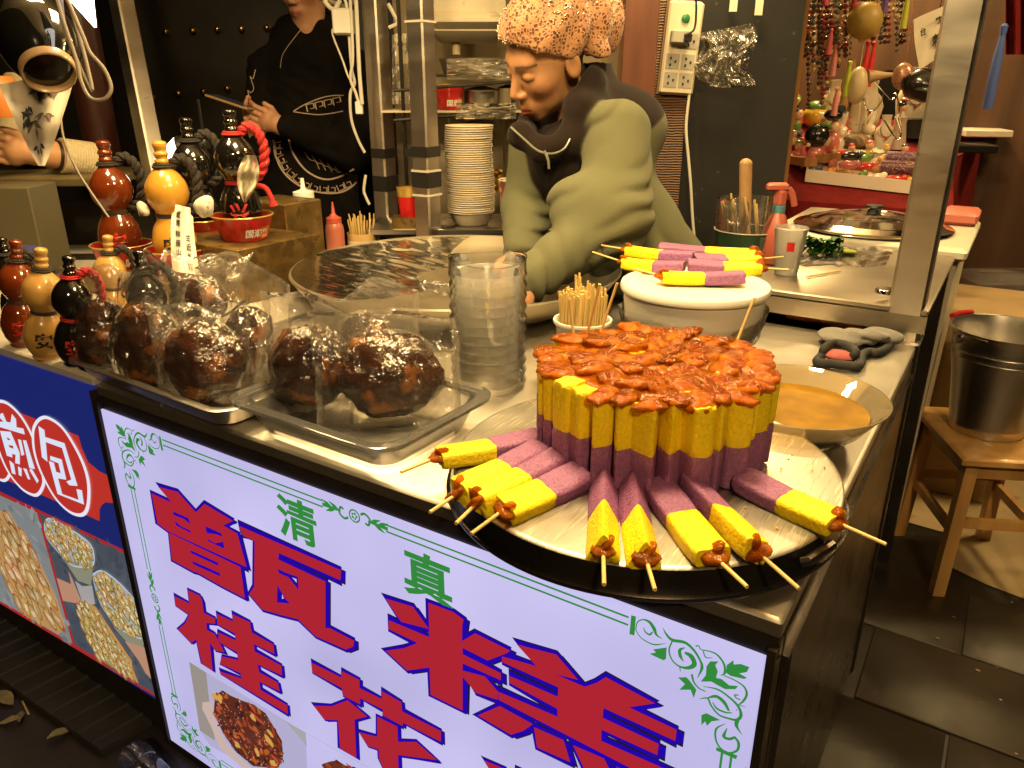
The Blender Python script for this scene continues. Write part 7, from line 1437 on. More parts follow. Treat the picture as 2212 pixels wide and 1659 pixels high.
# strings of beads and tassels hanging above the dolls
BEADM = [pbr('dark_bead', (.05, .020, .012), .25, coat=.4), pbr('red_bead', (.22, .018, .018), .25, coat=.4), pbr('pale_bead', (.45, .33, .16), .3, coat=.3), pbr('grey_bead', (.10, .11, .09), .25, coat=.4)]
rb = random.Random(9); unit = None
for k, (px, y0, y1, mt, lb) in enumerate(((1748, -10, 225, 0, 'leftmost dark bead string beside the orange post'), (1759, -10, 130, 3, 'short grey bead string second from the orange post'), (1770, -10, 190, 0, 'dark bead string third from the orange post'), (1779, -10, 222, 1, 'long red bead string above the small bust'), (1788, -10, 150, 0, 'dark brown bead string left of the pink tassels'), (1797, 0, 118, 1, 'red bead string above the pink tassel'), (1808, -10, 105, 3, 'grey green bead string right of the pink tassel'), (1818, -10, 90, 2, 'pale bead string fifth from the gold ball'), (1786, 80, 200, 2, 'pale short bead string with yellow charm'), (1828, -10, 120, 0, 'dark bead string next to the gold ball'))):
    a, b = at_f(px, y0, 3.05), at_f(px - 2, y1, 3.05); n = int(np.linalg.norm(b - a) / .017); r = thing('bead_string', lb, 'bead string', tuple(b), 0, 'bead strings over the souvenir table')
    if unit is None: mb = MB(); mb.ell((0, 0, 0), (.0085, .0085, .0085), 8, 6); unit = mb.build('bead', BEADM[0], r, local=True); unit.location = (0, 0, 0)
    for i in range(n):
        o = unit.copy(); COL.objects.link(o); o.parent = r; q = (a - b) * (i / n); o.location = q + np.array([rb.uniform(-.004, .004), 0, 0]); o.material_slots[0].link = 'OBJECT'; o.material_slots[0].material = BEADM[mt if rb.random() < .75 else rb.randrange(4)]; s = rb.uniform(.7, 1.2); o.scale = (s, s, s)
for k in range(26):
    px = 1742 + 8.6 * k; y1 = 40 + 70 * rb.random() + (60 if k < 12 else 0); a, b = at_f(px, -14, 3.25), at_f(px + rb.uniform(-3, 3), y1, 3.25); n = int(np.linalg.norm(b - a) / .019)
    r = thing('bead_string', 'bead string in the dense back row above the souvenir table', 'bead string', tuple(b), 0, 'bead strings in the back row')
    for i in range(n):
        o = unit.copy(); COL.objects.link(o); o.parent = r; o.location = (a - b) * (i / n); o.material_slots[0].link = 'OBJECT'; o.material_slots[0].material = BEADM[k % 4 if rb.random() < .7 else rb.randrange(4)]; s = rb.uniform(.7, 1.3); o.scale = (s, s, s)
for px, y0, y1, mt, lb in ((1789, 62, 118, (.62, .12, .12), 'coral pink tassel in the bead strings'), (1797, 96, 165, (.58, .20, .18), 'long dull pink tassel below the coral one'), (1801, 190, 250, (.62, .22, .20), 'lowest pink tassel ending above the club'), (1826, 132, 208, (.42, .50, .03), 'lime green tassel in front of the white shell'), (1861, 88, 190, (.50, .02, .02), 'left tassel of the bright red bunch'), (1874, 90, 188, (.55, .02, .02), 'right tassel of the bright red bunch'), (1782, -20, 12, (.62, .08, .14), 'pink tassel cut off by the top edge'), (1950, -15, 62, (.40, .42, .04), 'yellow green ribbon tassel at the top'), (2132, 55, 235, (.05, .09, .32), 'long blue tassel just right of the steel post'), (1909, -20, 30, (.10, .05, .22), 'violet tassel cut off by the top edge'), (1840, -20, 40, (.35, .02, .02), 'dark red tassel left of the gold ball')):
    a, b = at_f(px, y0, 3.02), at_f(px, y1, 3.02); r = thing('hanging_tassel', lb, 'tassel', tuple(b), 0, 'hanging tassels'); L = np.linalg.norm(a - b); m_ = pbr('tassel_thread', mt, .7, bump=(400, .8, .002), stretch=(1, 1, .03)); w = .010 if L < .25 else .016
    mb = MB(); mb.lathe([(w * .3, L), (w * .8, L * .97), (w * .7, L * .9), (w * .55, L * .86)], 14, b); mb.build('knot', m_, r); mb = MB(); mb.lathe([(w * .55, L * .86), (w * 1.0, L * .6), (w * 1.15, 0), (0, 0)], 14, b); mb.build('fringe', m_, r)
p = at_f(1868, 45, 3.0); mb = MB(); mb.ell(p, (.060, .060, .062), 28, 18); mb.tube([p + (0, 0, .05), (p[0], p[1], 2.5)], .0015, 6); solo('golden_ball', mb, pbr('dull_gold_ball', (.36, .24, .05), .5, noise=(20, .2)), 'dull golden ball hanging above the souvenir table', 'ball')
p = at_f(1852, 185, 3.02); r = thing('bird_ornament', 'pale bird head ornament with long pointed beak', 'ornament', tuple(p)); mb = MB(); mb.ell(p, (.036, .036, .065), 20, 14); mb.tube([p + (0, 0, .05), (p[0], p[1], 2.5)], .0015, 6); mb.build('head', pbr('pale_shell', (.56, .45, .26), .4), r); mb = MB(); mb.lathe([(.026, 0), (.012, .06), (.001, .13)], 16, p + A_R * .03 + np.array([0, 0, .03]), axis=tuple(A_R + np.array([0, 0, .08]))); mb.build('beak', pbr('tan_beak', (.38, .25, .12), .4), r)
mb = MB(); mb.grid(lambda u, v: tuple(at_f(1835 + 130 * u, 165 + 120 * v + 14 * math.sin(u * 7), 3.55 + .02 * math.sin(u * 9 + v * 3))), 20, 14); solo('black_drape', mb, BLKV, 'black velvet drape behind the necklace busts', 'drape', ang=180)
for k, pts in enumerate(([(1888, 175), (1915, 205), (1928, 215), (1936, 200), (1942, 240), (1946, 270)], [(1910, 260), (1928, 290), (1940, 302), (1946, 285), (1936, 250)], [(1862, 205), (1872, 235), (1885, 240)])):
    mb = MB(); mb.tube(smoothpath([at_f(x, y, 3.02) for x, y in pts], 6), .003, 6); solo('silver_chain', mb, CHROME, ['longest silver chain draped over the black velvet', 'looped silver chain below the black velvet drape', 'short silver chain left on the black velvet'][k], 'chain')
# hanging banner with writing
Q = [at_f(1974, 42, 2.75), at_f(2062, 2, 2.75), at_f(2052, 112, 2.75), at_f(1984, 150, 2.75)]
r = thing('welcome_banner', 'small crooked white banner with black Chinese characters', 'banner', tuple(Q[3])); mb = MB(); mb.grid(lambda u, v: tuple((Q[0] * (1 - u) + Q[1] * u) * (1 - v) + (Q[3] * (1 - u) + Q[2] * u) * v + A_F * .008 * math.sin(u * 6 + v * 4)), 12, 10); mb.build('sheet', pbr('banner_cloth', (.60, .52, .40), .7, noise=(20, .1)), r, ang=180)
def on_quad(txt, u0, v0, s, nm_='lettering'):
    me, co = text_part(txt, 0, 0, 1.0, None, None, 0, .03); new = np.empty_like(co)
    for i, q in enumerate(co):
        u, v = u0 + q[0] * s, v0 - q[1] * s * .95; new[i] = (Q[0] * (1 - u) + Q[1] * u) * (1 - v) + (Q[3] * (1 - u) + Q[2] * u) * v - A_F * .012 - np.array(r.location)
    me.vertices.foreach_set('co', new.ravel()); me.materials.clear(); me.materials.append(INK_B); o = bpy.data.objects.new(nm_, me); COL.objects.link(o); o.parent = r
on_quad('欢迎使用', .80, .22, .16); on_quad('刺太原', .78, .58, .26); on_quad('台', .16, .30, .17)
mb = MB(); p = at_f(2000, 185, 2.85); mb.ell((0, 0, 0), (.075, .05, .055), 20, 14); mb.v = [tuple(np.array(v_) * (1 + .25 * nz3(v_, 22, 5)) + p) for v_ in mb.v]; mb.tube([p + (0, 0, .03), (p[0], p[1], 2.5)], .0015, 6); solo('black_purse', mb, HAIRB, 'shiny black purse hanging below the white banner', 'purse', ang=180)
mb = MB(); p = at_f(1950, 165, 2.9); mb.ell((0, 0, 0), (.035, .03, .045), 16, 12); mb.v = [tuple(np.array(v_) + p) for v_ in mb.v]; mb.tube([p + (0, 0, .03), (p[0], p[1], 2.5)], .0015, 6); solo('sequin_pouch', mb, pbr('rose_sequin', (.40, .20, .12), .3, .3, wear=(150, .55, (.12, .04, .03))), 'rose gold sequin pouch left of the black purse', 'pouch')
# second red table on the right of the post
ry0 = onz(2060, 330, .93)
r = thing('red_draped_table', 'red draped table receding on the right of the post', 'table', (.22, 3.2, 0))
def drape(pts_top, zb, lb_): pass
A, B = at_f(2052, 345, 2.95), at_f(2150, 300, 3.9)
mb = MB(); mb.add([tuple(A), tuple(B), tuple(B + A_R * -.25), tuple(A + A_R * -.12)], [(0, 1, 2, 3)]); mb.build('table_top', RED_CLOTH, r, smooth=False)
mb = MB(); mb.grid(lambda u, v: tuple(A * (1 - u) + B * u + A_R * (.03 * math.sin(u * 14) * (.3 + v)) + np.array([0, 0, -.62 * v])), 40, 10); mb.build('cloth_side', RED_CLOTH, r, ang=180)
mb = MB(); mb.grid(lambda u, v: tuple(A + A_R * -.12 * u + A_F * .02 * math.sin(u * 9) + np.array([0, 0, -.78 * v])), 20, 10); mb.build('cloth_front', RED_CLOTH, r, ang=180)
mb = MB(); mb.grid(lambda u, v: tuple(A * (1 - u) + B * u + A_R * (.03 * math.sin(u * 14) * 1.3 + .002) + np.array([0, 0, -.58 - .05 * v])), 40, 2); mb.build('hem', pbr('grey_hem', (.16, .13, .10), .8), r, ang=180)
for k, (px, py, w, f, mt, lb) in enumerate(((2110, 322, .16, 3.3, HAIRB, 'black tray of jewellery on the red draped table'), (2140, 290, .18, 3.55, WT, 'white tray at the far end of the red draped table'))):
    p = at_f(px - 18, py - 4, f); mb = MB(); mb.box(tuple(p), (w, .22, .03), rotz=.3, bev=.004); solo('jewellery_tray', mb, mt, lb, 'tray')
for k, (px, py, lb) in enumerate(((2155, 238, 'upper white carton on the wall shelf at the right'), (2150, 270, 'middle brown carton on the wall shelf at the right'))):
    mb = MB(); mb.box(tuple(at_f(px, py, 3.75)), (.20, .12, .05), rotz=ang, bev=.003); solo('flat_carton', mb, WT if k == 0 else WOOD_DARK, lb, 'carton')
mb = MB(); mb.box(tuple(at_f(2152, 262, 3.85)), (.26, .25, .02), rotz=ang); solo('wall_shelf', mb, WOOD_DARK, 'dark wooden shelf carrying flat cartons at the right', 'shelf')
mb = MB(); mb.grid(lambda u, v: tuple(at_f(2172 + 60 * u, -20 + 138 * v, 3.2 + .03 * math.sin(u * 12))), 20, 8); solo('hanging_red_cloth', mb, RED_CLOTH, 'bright red cloth hanging at the top right corner', 'cloth', ang=180)
OCW = pbr('ochre_wall', (.26, .16, .055), .7, noise=(4, .25))
mb = MB(); mb.box(tuple(wallpt(2.55, 1.3, 4.6)), (1.4, .06, 2.6), rotz=ang); tag(mb.build('ochre_wall', OCW, None, smooth=False), 'ochre lit wall at the far right behind the red cloth', 'wall')
# ------------------------------------------------------------------ the woman at the basin
SKIN = vcol_mat('skin', rough=0.48, sss=0.12, bump=(350, 0.08, 0.0006), spec=0.4)
FLEECE = vcol_mat('fleece', rough=0.95, bump=(420, 0.5, 0.0022), sheen=0.06, spec=0.15)
HM = np.array([[0.947619874366648, -0.47059316634775095, -0.056990285343055266], [-0.4357779327918383, -0.8146964785460444, -0.5187065531374103], [-0.18655673166186465, -0.4873407091171627, 0.9221631451322322]])
HC = np.array([-0.848, 0.971, 1.4049]); HI = np.linalg.inv(HM)
def to_head(X):
    d = [X[i] - HC[i] for i in range(3)]; return [HI[i][0] * d[0] + HI[i][1] * d[1] + HI[i][2] * d[2] for i in range(3)]
def hp(x, y, z): return HC + HM @ np.array([x, y, z])
def head_sdf(H, eyes=True):
    ax = [np.abs(H[0]), H[1], H[2]]
    d = sd_ell(H, (0, -.012, .034), (.073, .092, .086))
    d = smin(d, sd_ell(H, (0, .030, -.026), (.055, .055, .074)), .03)
    d = smin(d, sd_ell(H, (0, .042, -.070), (.037, .036, .034)), .03)
    d = smin(d, sd_ell(H, (0, .066, -.098), (.020, .015, .014)), .022)
    d = smin(d, sd_ell(ax, (.037, .054, -.024), (.023, .023, .021)), .025)
    d = smin(d, sd_cap(ax, (0, .078, .020), (.034, .069, .022), .009, .007), .022)
    d = smax(d, -sd_ell(ax, (.032, .093, .002), (.019, .013, .010)), .012)
    d = smin(d, sd_ell(ax, (.031, .071, -.001), (.017, .014, .0125)), .004)
    d = smin(d, sd_cap(H, (0, .083, .006), (0, .103, -.034), .0075, .0105), .012)
    d = smin(d, sd_ell(ax, (.0115, .093, -.040), (.0080, .0095, .0070)), .009)
    d = smax(d, -sd_ell(ax, (.0075, .098, -.0495), (.004, .005, .003)), .003)
    d = smin(d, sd_ell(H, (0, .078, -.071), (.026, .016, .020)), .018)
    d = smin(d, sd_cap(ax, (0, .0945, -.0690), (.020, .083, -.0720), .0060, .0035), .006)
    d = smin(d, sd_cap(ax, (0, .0935, -.0805), (.016, .084, -.0775), .0070, .004), .006)
    d = smax(d, -(sd_cap(ax, (0, .1025, -.0745), (.022, .090, -.0745), .0020, .0014)), .003)
    e = sd_ell(ax, (.073, -.012, -.012), (.009, .019, .029)); e = smax(e, -sd_ell(ax, (.083, -.006, -.010), (.007, .011, .018)), .004)
    d = smin(d, e, .006)
    return d
def head_cols(H, base, lip, brow):
    n = H.shape[0]; C = np.tile(np.array(base), (n, 1)); a = np.abs(H[:, 0])
    def blend(mask, col): C[:] = C * (1 - mask[:, None]) + np.array(col) * mask[:, None]
    blend(.35 * np.exp(-((a - .042) ** 2 + (H[:, 2] + .035) ** 2) / .0006) * (H[:, 1] > .04), (base[0] * .95, base[1] * .62, base[2] * .55))
    l = np.exp(-(((H[:, 0]) / .023) ** 4 + ((H[:, 2] + .0750) / .0105) ** 4)) * (H[:, 1] > .070); blend(np.clip(l * 1.25, 0, 1), lip)
    blend(.8 * np.exp(-((H[:, 2] + .0745) / .0014) ** 2) * (a < .022) * (H[:, 1] > .07), (.10, .03, .02))
    br = np.exp(-((H[:, 2] - .0235 + .12 * np.abs(a - .03)) / .0035) ** 2) * (a > .012) * (a < .052) * (H[:, 1] > .04); blend(.95 * br, brow)
    ey = np.exp(-((H[:, 2] + .0075 - .20 * (a - .031) ** 2 / .02) / .0019) ** 2) * (a > .015) * (a < .049) * (H[:, 1] > .055); blend(.9 * np.clip(ey, 0, 1), (.02, .012, .008))
    blend(.35 * np.exp(-((H[:, 2] - .008) / .002) ** 2) * (a > .016) * (a < .047) * (H[:, 1] > .06), (base[0] * .5, base[1] * .4, base[2] * .35))
    blend(.6 * np.exp(-((a - .0075) ** 2 + (H[:, 2] + .049) ** 2) / .000012) * (H[:, 1] > .08), (.06, .02, .012))
    return C
W = thing('person', 'woman in lace headscarf and green fleece leaning over the steel basin', 'person', (-.55, 1.12, 0))
NB = atd(1278, 245, 1.87); SHL = atd(1334, 290, 1.735); SHR = atd(1160, 310, 1.99); CH = atd(1262, 345, 1.87); HIP = atd(1450, 660, 2.02); UB = atd(1335, 280, 1.90)
ELL = atd(1328, 470, 1.69); WRL = atd(1142, 606, 1.60); HDL = atd(1105, 655, 1.575); ELR = atd(1140, 450, 1.93); WRR = atd(1128, 545, 1.80); HDR = atd(1118, 590, 1.76)
def hand_sdf(X, w, tip, side, up, s=1.0, curl=.35):
    """palm from the wrist towards tip; five separate fingers, thumb on the side"""
    f = np.array(tip) - np.array(w); L = np.linalg.norm(f); f = f / L; side = np.array(side, float); side = side - f * (side @ f); side /= np.linalg.norm(side); n = np.cross(f, side)
    if n @ np.array(up) < 0: n = -n
    w = np.array(w, float); p = w + f * .045 * s
    d = sd_cap(X, w, p, .024 * s, .026 * s); d = smin(d, sd_cap(X, p - side * .022 * s, p + side * .022 * s, .016 * s, .016 * s), .02 * s)
    for k, (o, l) in enumerate(((-.030, .036), (-.010, .044), (.011, .041), (.030, .032))):
        a = p + f * .018 * s + side * o * s; b = a + (f * math.cos(curl * .6) - n * math.sin(curl * .6)) * l * s; c = b + (f * math.cos(curl * 2) - n * math.sin(curl * 2)) * l * .8 * s
        d = smin(d, np.minimum(sd_cap(X, a, b, .0095 * s, .0085 * s), sd_cap(X, b, c, .0085 * s, .0070 * s)), .004 * s)
    a = w + f * .02 * s - side * .024 * s; b = a + (f * .7 - side * .7) * .034 * s; c = b + (f * .95 - side * .15 - n * .2) * .028 * s
    return smin(d, np.minimum(sd_cap(X, a, b, .012 * s, .0095 * s), sd_cap(X, b, c, .0095 * s, .008 * s)), .008 * s)
def woman_body(X):
    H = to_head(X); d = head_sdf(H) * 1.04
    n0 = hp(0, -.022, -.050); d = smin(d, sd_cap(X, n0, NB, .050, .062), .025)
    d = smin(d, sd_cap(X, NB, CH, .06, .10), .05)
    return d
pos, fcs = surface(woman_body, HC - (.20, .22, .26), HC + (.22, .26, .17), .0030)
Hv = (pos - HC) @ HI.T
cl = head_cols(Hv, (.41, .205, .098), (.34, .080, .048), (.06, .03, .016))
hb = ((Hv[:, 1] < -.035) & (Hv[:, 2] > -.06)); cl[hb] = (.02, .014, .010)
solid('body', pos, fcs, SKIN, W, cl)
def hands(X):
    d = sd_cap(X, WRL, WRL + (WRL - ELL) * .05, .028, .026); d = smin(d, hand_sdf(X, WRL, HDL, A_R, (0, 0, 1), 1.0, .5), .02)
    e = sd_cap(X, WRR, WRR + (HDR - WRR) * .2, .028, .026); e = smin(e, hand_sdf(X, WRR, HDR, A_R, (0, 0, 1), 1.0, .5), .02)
    return np.minimum(d, e)
lo = np.minimum(np.minimum(WRL, HDL), np.minimum(WRR, HDR)) - .11; hi = np.maximum(np.maximum(WRL, HDL), np.maximum(WRR, HDR)) + .09
pos, fcs = surface(hands, lo, hi, .0052); solid('hands', pos, fcs, SKIN, W, np.tile(np.array((.50, .27, .15)), (len(pos), 1)))
def crease(X, o, dirn, freq, amp, seed, warp=1.0):
    # cloth folds: rounded ridges between narrow valleys that wander and fade
    w = warp * (.9 * np.sin(X[0] * 19 + seed) + .8 * np.sin(X[1] * 23 + seed * 2) + .8 * np.sin(X[2] * 21 - seed) + .4 * np.sin((X[0] + X[2]) * 47 + seed))
    ph = ((X[0] - o[0]) * dirn[0] + (X[1] - o[1]) * dirn[1] + (X[2] - o[2]) * dirn[2]) * freq + w
    m = np.clip(.55 + .6 * np.sin(X[0] * 17 + X[1] * 13 - X[2] * 15 + seed * 3), 0, 1)
    return amp * m * ((1 - np.sqrt(np.sin(ph) ** 2 + .02)) - .3)
def dist(X, p): return np.sqrt((X[0] - p[0]) ** 2 + (X[1] - p[1]) ** 2 + (X[2] - p[2]) ** 2)
INEL = atd(1250, 440, 1.68); FD = A_R * .5 - A_U * .87
def arm_l(X):
    e = sd_cap(X, ELL, WRL, .072, .048); d = smin(sd_cap(X, SHL, ELL, .076, .078), e, .04); d = smin(d, sd_ell(X, INEL, (.068, .068, .062)), .05)
    u2 = (WRL - ELL) / np.linalg.norm(WRL - ELL)
    d = d + crease(X, SHL, FD, 62, .017, 1.0) * np.clip(1.25 - 3.5 * dist(X, INEL), .15, 1) + crease(X, WRL, u2 + A_U * .35, 75, .014, 4.0) * np.clip(1.1 - 6 * dist(X, WRL), 0, 1)
    return d
def arm_r(X):
    d = sd_cap(X, SHR, ELR, .070, .062); d = smin(d, sd_cap(X, ELR, WRR, .062, .045), .03); return d + crease(X, ELR, (.2, .1, 1.0), 66, .013, 2.0)
COLP = [atd(*q) for q in ((1124, 292, 1.76), (1172, 326, 1.745), (1232, 306, 1.745), (1286, 236, 1.78), (1302, 168, 1.86), (1275, 150, 1.95), (1205, 215, 1.98), (1145, 262, 1.90))]
COLR = [atd(1252, 232, 1.735), atd(1276, 180, 1.765), atd(1290, 142, 1.83)]
def collar(X):
    d = None
    for i in range(len(COLP)):
        e = sd_cap(X, COLP[i], COLP[(i + 1) % len(COLP)], .026, .026); d = e if d is None else smin(d, e, .02)
    for a, b, ra, rb in ((COLP[2], COLR[0], .028, .030), (COLR[0], COLR[1], .030, .030), (COLR[1], COLR[2], .030, .026), (COLR[2], COLP[5], .026, .026), (COLR[0], COLP[3], .03, .03)): d = smin(d, sd_cap(X, a, b, ra, rb), .025)
    return d
def torso(X):
    d = sd_cap(X, CH, HIP, .118, .150); d = smin(d, sd_ell(X, UB, (.120, .120, .105)), .06)
    d = smin(d, sd_cap(X, SHL, SHR, .060, .060), .05); d = smin(d, sd_cap(X, NB, CH, .075, .10), .05)
    return d + crease(X, CH, (.5, .2, .8), 34, .016, 6.0) * np.clip((1.20 - X[2]) * 7, 0.1, 1)
def jacket(X):
    H = to_head(X)
    d = smin(torso(X), arm_r(X), .025); d = smin(d, arm_l(X), .018); d = smin(d, collar(X), .022)
    hollow = smin(sd_cap(X, hp(0, .03, -.07), NB + (0, 0, .005), .062, .058), sd_ell(H, (0, .01, -.01), (.075, .10, .12)), .02)
    return smax(d, -hollow, .008)
pos, fcs = surface(jacket, np.minimum(np.minimum(HIP, WRL), np.minimum(SHR, ELR)) - (.17, .18, .14), np.maximum(np.maximum(UB, SHR), np.maximum(HIP, SHL)) + (.17, .17, .15), .0050)
Xp = [pos[:, 0], pos[:, 1], pos[:, 2]]
da, dr, dt_, dc = arm_l(Xp), arm_r(Xp), torso(Xp), collar(Xp)
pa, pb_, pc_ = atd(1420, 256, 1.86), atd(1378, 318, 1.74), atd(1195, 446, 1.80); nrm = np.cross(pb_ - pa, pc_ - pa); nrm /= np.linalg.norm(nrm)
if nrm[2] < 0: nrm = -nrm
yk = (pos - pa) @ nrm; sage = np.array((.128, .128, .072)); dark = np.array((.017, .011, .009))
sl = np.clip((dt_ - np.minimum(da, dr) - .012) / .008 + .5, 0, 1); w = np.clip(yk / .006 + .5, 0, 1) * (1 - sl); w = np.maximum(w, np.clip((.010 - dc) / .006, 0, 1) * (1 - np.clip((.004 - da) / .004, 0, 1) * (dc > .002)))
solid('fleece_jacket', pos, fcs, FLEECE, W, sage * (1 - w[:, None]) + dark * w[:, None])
# legs and apron side hidden behind the counter
mb = MB()
for s in (-1, 1):
    b = HIP + A_F * .05 + A_R * .09 * s; mb.tube([b, (b[0], b[1], .5), (b[0], b[1], .03)], [.11, .085, .06], 16)
mb.build('trousers', pbr('dark_trousers', (.02, .018, .018), .8), W)
# lace headscarf
LACE, nt, N, L = new_mat('beige_lace'); b = N['Principled BSDF']; b.inputs['Roughness'].default_value = .55; b.inputs['Sheen Weight'].default_value = .2
tc = N.new('ShaderNodeTexCoord'); v1 = N.new('ShaderNodeTexVoronoi'); v1.feature = 'DISTANCE_TO_EDGE'; v1.inputs['Scale'].default_value = 125; v2 = N.new('ShaderNodeTexVoronoi'); v2.inputs['Scale'].default_value = 55
L.new(tc.outputs['Object'], v1.inputs['Vector']); L.new(tc.outputs['Object'], v2.inputs['Vector'])
rp = N.new('ShaderNodeValToRGB'); e = rp.color_ramp.elements; e[0].position = .0; e[0].color = (.50, .26, .125, 1); e[1].position = .20; e[1].color = (.12, .036, .016, 1); x = e.new(.09); x.color = (.48, .24, .115, 1)
L.new(v1.outputs['Distance'], rp.inputs[0]); r2 = N.new('ShaderNodeValToRGB'); r2.color_ramp.elements[0].position = .34; r2.color_ramp.elements[0].color = (0, 0, 0, 1); r2.color_ramp.elements[1].position = .46; r2.color_ramp.elements[1].color = (1, 1, 1, 1); L.new(v2.outputs['Distance'], r2.inputs[0])
mx = N.new('ShaderNodeMix'); mx.data_type = 'RGBA'; mx.inputs[6].default_value = (.47, .235, .11, 1); L.new(r2.outputs[0], mx.inputs[0]); L.new(rp.outputs[0], mx.inputs[7]); L.new(mx.outputs[2], b.inputs['Base Color'])
bp = N.new('ShaderNodeBump'); bp.inputs['Strength'].default_value = .6; bp.inputs['Distance'].default_value = .003; ad = N.new('ShaderNodeMath'); ad.operation = 'SUBTRACT'; L.new(v2.outputs['Distance'], ad.inputs[1]); L.new(v1.outputs['Distance'], ad.inputs[0]); mi = N.new('ShaderNodeMath'); mi.operation = 'MULTIPLY'; mi.inputs[1].default_value = -1.0; L.new(v1.outputs['Distance'], mi.inputs[0]); L.new(mi.outputs[0], bp.inputs['Height']); L.new(bp.outputs[0], b.inputs['Normal'])
def scarf_sdf(X):
    H = to_head(X)
    d = sd_ell(H, (0, -.016, .048), (.087, .108, .098)); d = smin(d, sd_ell(H, (.010, -.118, .022), (.068, .062, .070)), .03); d = smin(d, sd_cap(H, (.055, -.080, .01), (.080, -.098, -.035), .022, .010), .012)
    fold = .0075 * np.sin(H[1] * 70 + H[2] * 55 + 3 * H[0] * 10) * np.clip((-.03 - H[1]) * 22, 0, 1) + .009 * np.sin(H[0] * 60 + H[2] * 20) * np.clip((-.08 - H[1]) * 22, 0, 1)
    d = d - fold - .0028 * np.sin(H[2] * 85 + H[1] * 45 + 2 * np.sin(H[0] * 30))
    d = d - .0009 * np.sin(H[0] * 230) * np.sin(H[1] * 230) * np.sin(H[2] * 230); edge = np.where(H[1] > 0, .000 + .78 * H[1], .000 + .45 * H[1]) + .005 * np.abs(np.sin(H[0] * 95)) + .005 * np.abs(np.sin(H[1] * 95 + 1)); d = smax(d, -(H[2] - edge), .006)
    return smax(d, -(sd_ell(H, (0, -.012, .034), (.0745, .0935, .0865))), .002)
pos, fcs = surface(scarf_sdf, HC - (.24, .24, .16), HC + (.26, .30, .20), .0052)
sc_o = solid('lace_headscarf', pos, fcs, LACE, W)
GEM = pbr('scarf_bead', (.9, .75, .55), .06, .9); rg = random.Random(2); mb = MB(); idx = [rg.randrange(len(pos)) for _ in range(900)]
for i in idx:
    h = (pos[i] - HC) @ HI.T
    if h[2] > .0 and np.linalg.norm(h - (0, -.02, .03)) > .09: q = pos[i] + (pos[i] - hp(0, -.02, .03)) * .012; mb.ell(q, (.0021,) * 3, 6, 4)
mb.build('sewn_beads', GEM, sc_o if False else W)['kind'] = 'stuff'
ZIP = pbr('zip_metal', (.26, .26, .20), .4, .5)
mb = MB(); mb.tube(smoothpath([atd(*q) for q in ((1104, 275, 1.725), (1132, 300, 1.708), (1160, 324, 1.70), (1190, 332, 1.70), (1218, 322, 1.70), (1232, 300, 1.70))], 6), .0024, 8); mb.build('zip', ZIP, W)
mb = MB(); mb.tube(smoothpath([atd(*q) for q in ((1176, 326, 1.685), (1184, 345, 1.685), (1186, 365, 1.69))], 4), .003, 8); mb.build('zip_pull', ZIP, W)
# ------------------------------------------------------------------ the man with the phone
MAN = thing('person', 'man in black hoodie with grey key pattern looking at his phone', 'person', tuple(atd(670, 300, 2.95) * (1, 1, 0)))
MC = atd(655, -34, 2.86); fwdm = -A_F * .93 - A_R * .30 - A_U * .28; fwdm /= np.linalg.norm(fwdm); lft = np.cross(fwdm, A_U); lft = -lft / np.linalg.norm(lft); upm = np.cross(fwdm, lft); upm = upm if upm[2] > 0 else -upm
MM = np.stack([lft, fwdm, upm], 1) * 1.06; MI = np.linalg.inv(MM)
def man_head(X):
    d = [X[i] - MC[i] for i in range(3)]; H = [MI[i][0] * d[0] + MI[i][1] * d[1] + MI[i][2] * d[2] for i in range(3)]; q = head_sdf(H) * 1.04
    nb = MC + MM @ np.array([0, -.03, -.05]); return smin(q, sd_cap(X, nb, atd(662, 130, 2.93), .052, .07), .03)
pos, fcs = surface(man_head, MC - (.20, .20, .27), MC + (.20, .20, .20), .0042); Hv = (pos - MC) @ MI.T; cl = head_cols(Hv, (.40, .205, .115), (.30, .11, .08), (.03, .02, .015)); cl[(Hv[:, 2] > .055) | ((Hv[:, 1] < -.02) & (Hv[:, 2] > -.03))] = (.015, .012, .010)
solid('body', pos, fcs, SKIN, MAN, cl)
w1 = atd(606, 272, 2.66); t1 = atd(520, 240, 2.60); w2 = atd(556, 292, 2.70); t2 = atd(512, 205, 2.64)
def man_hands(X):
    d = hand_sdf(X, w1, t1, A_U * -1 + A_F * .3, -A_F, 1.0, .55); e = hand_sdf(X, w2, t2, A_F, -A_R, .95, .4)
    return np.minimum(smin(d, sd_cap(X, w1, w1 + A_R * .05, .028, .032), .02), smin(e, sd_cap(X, w2, w2 + A_R * .01 - A_U * .05, .026, .03), .02))
pos, fcs = surface(man_hands, np.minimum(np.minimum(w1, w2), np.minimum(t1, t2)) - .12, np.maximum(np.maximum(w1, w2), np.maximum(t1, t2)) + .12, .0042); solid('hands', pos, fcs, SKIN, MAN, np.tile(np.array((.40, .20, .11)), (len(pos), 1)))
HOOD = pbr('black_hoodie', (.0055, .0048, .0044), .95, bump=(200, .4, .002), noise=(30, .3), spec=.1)
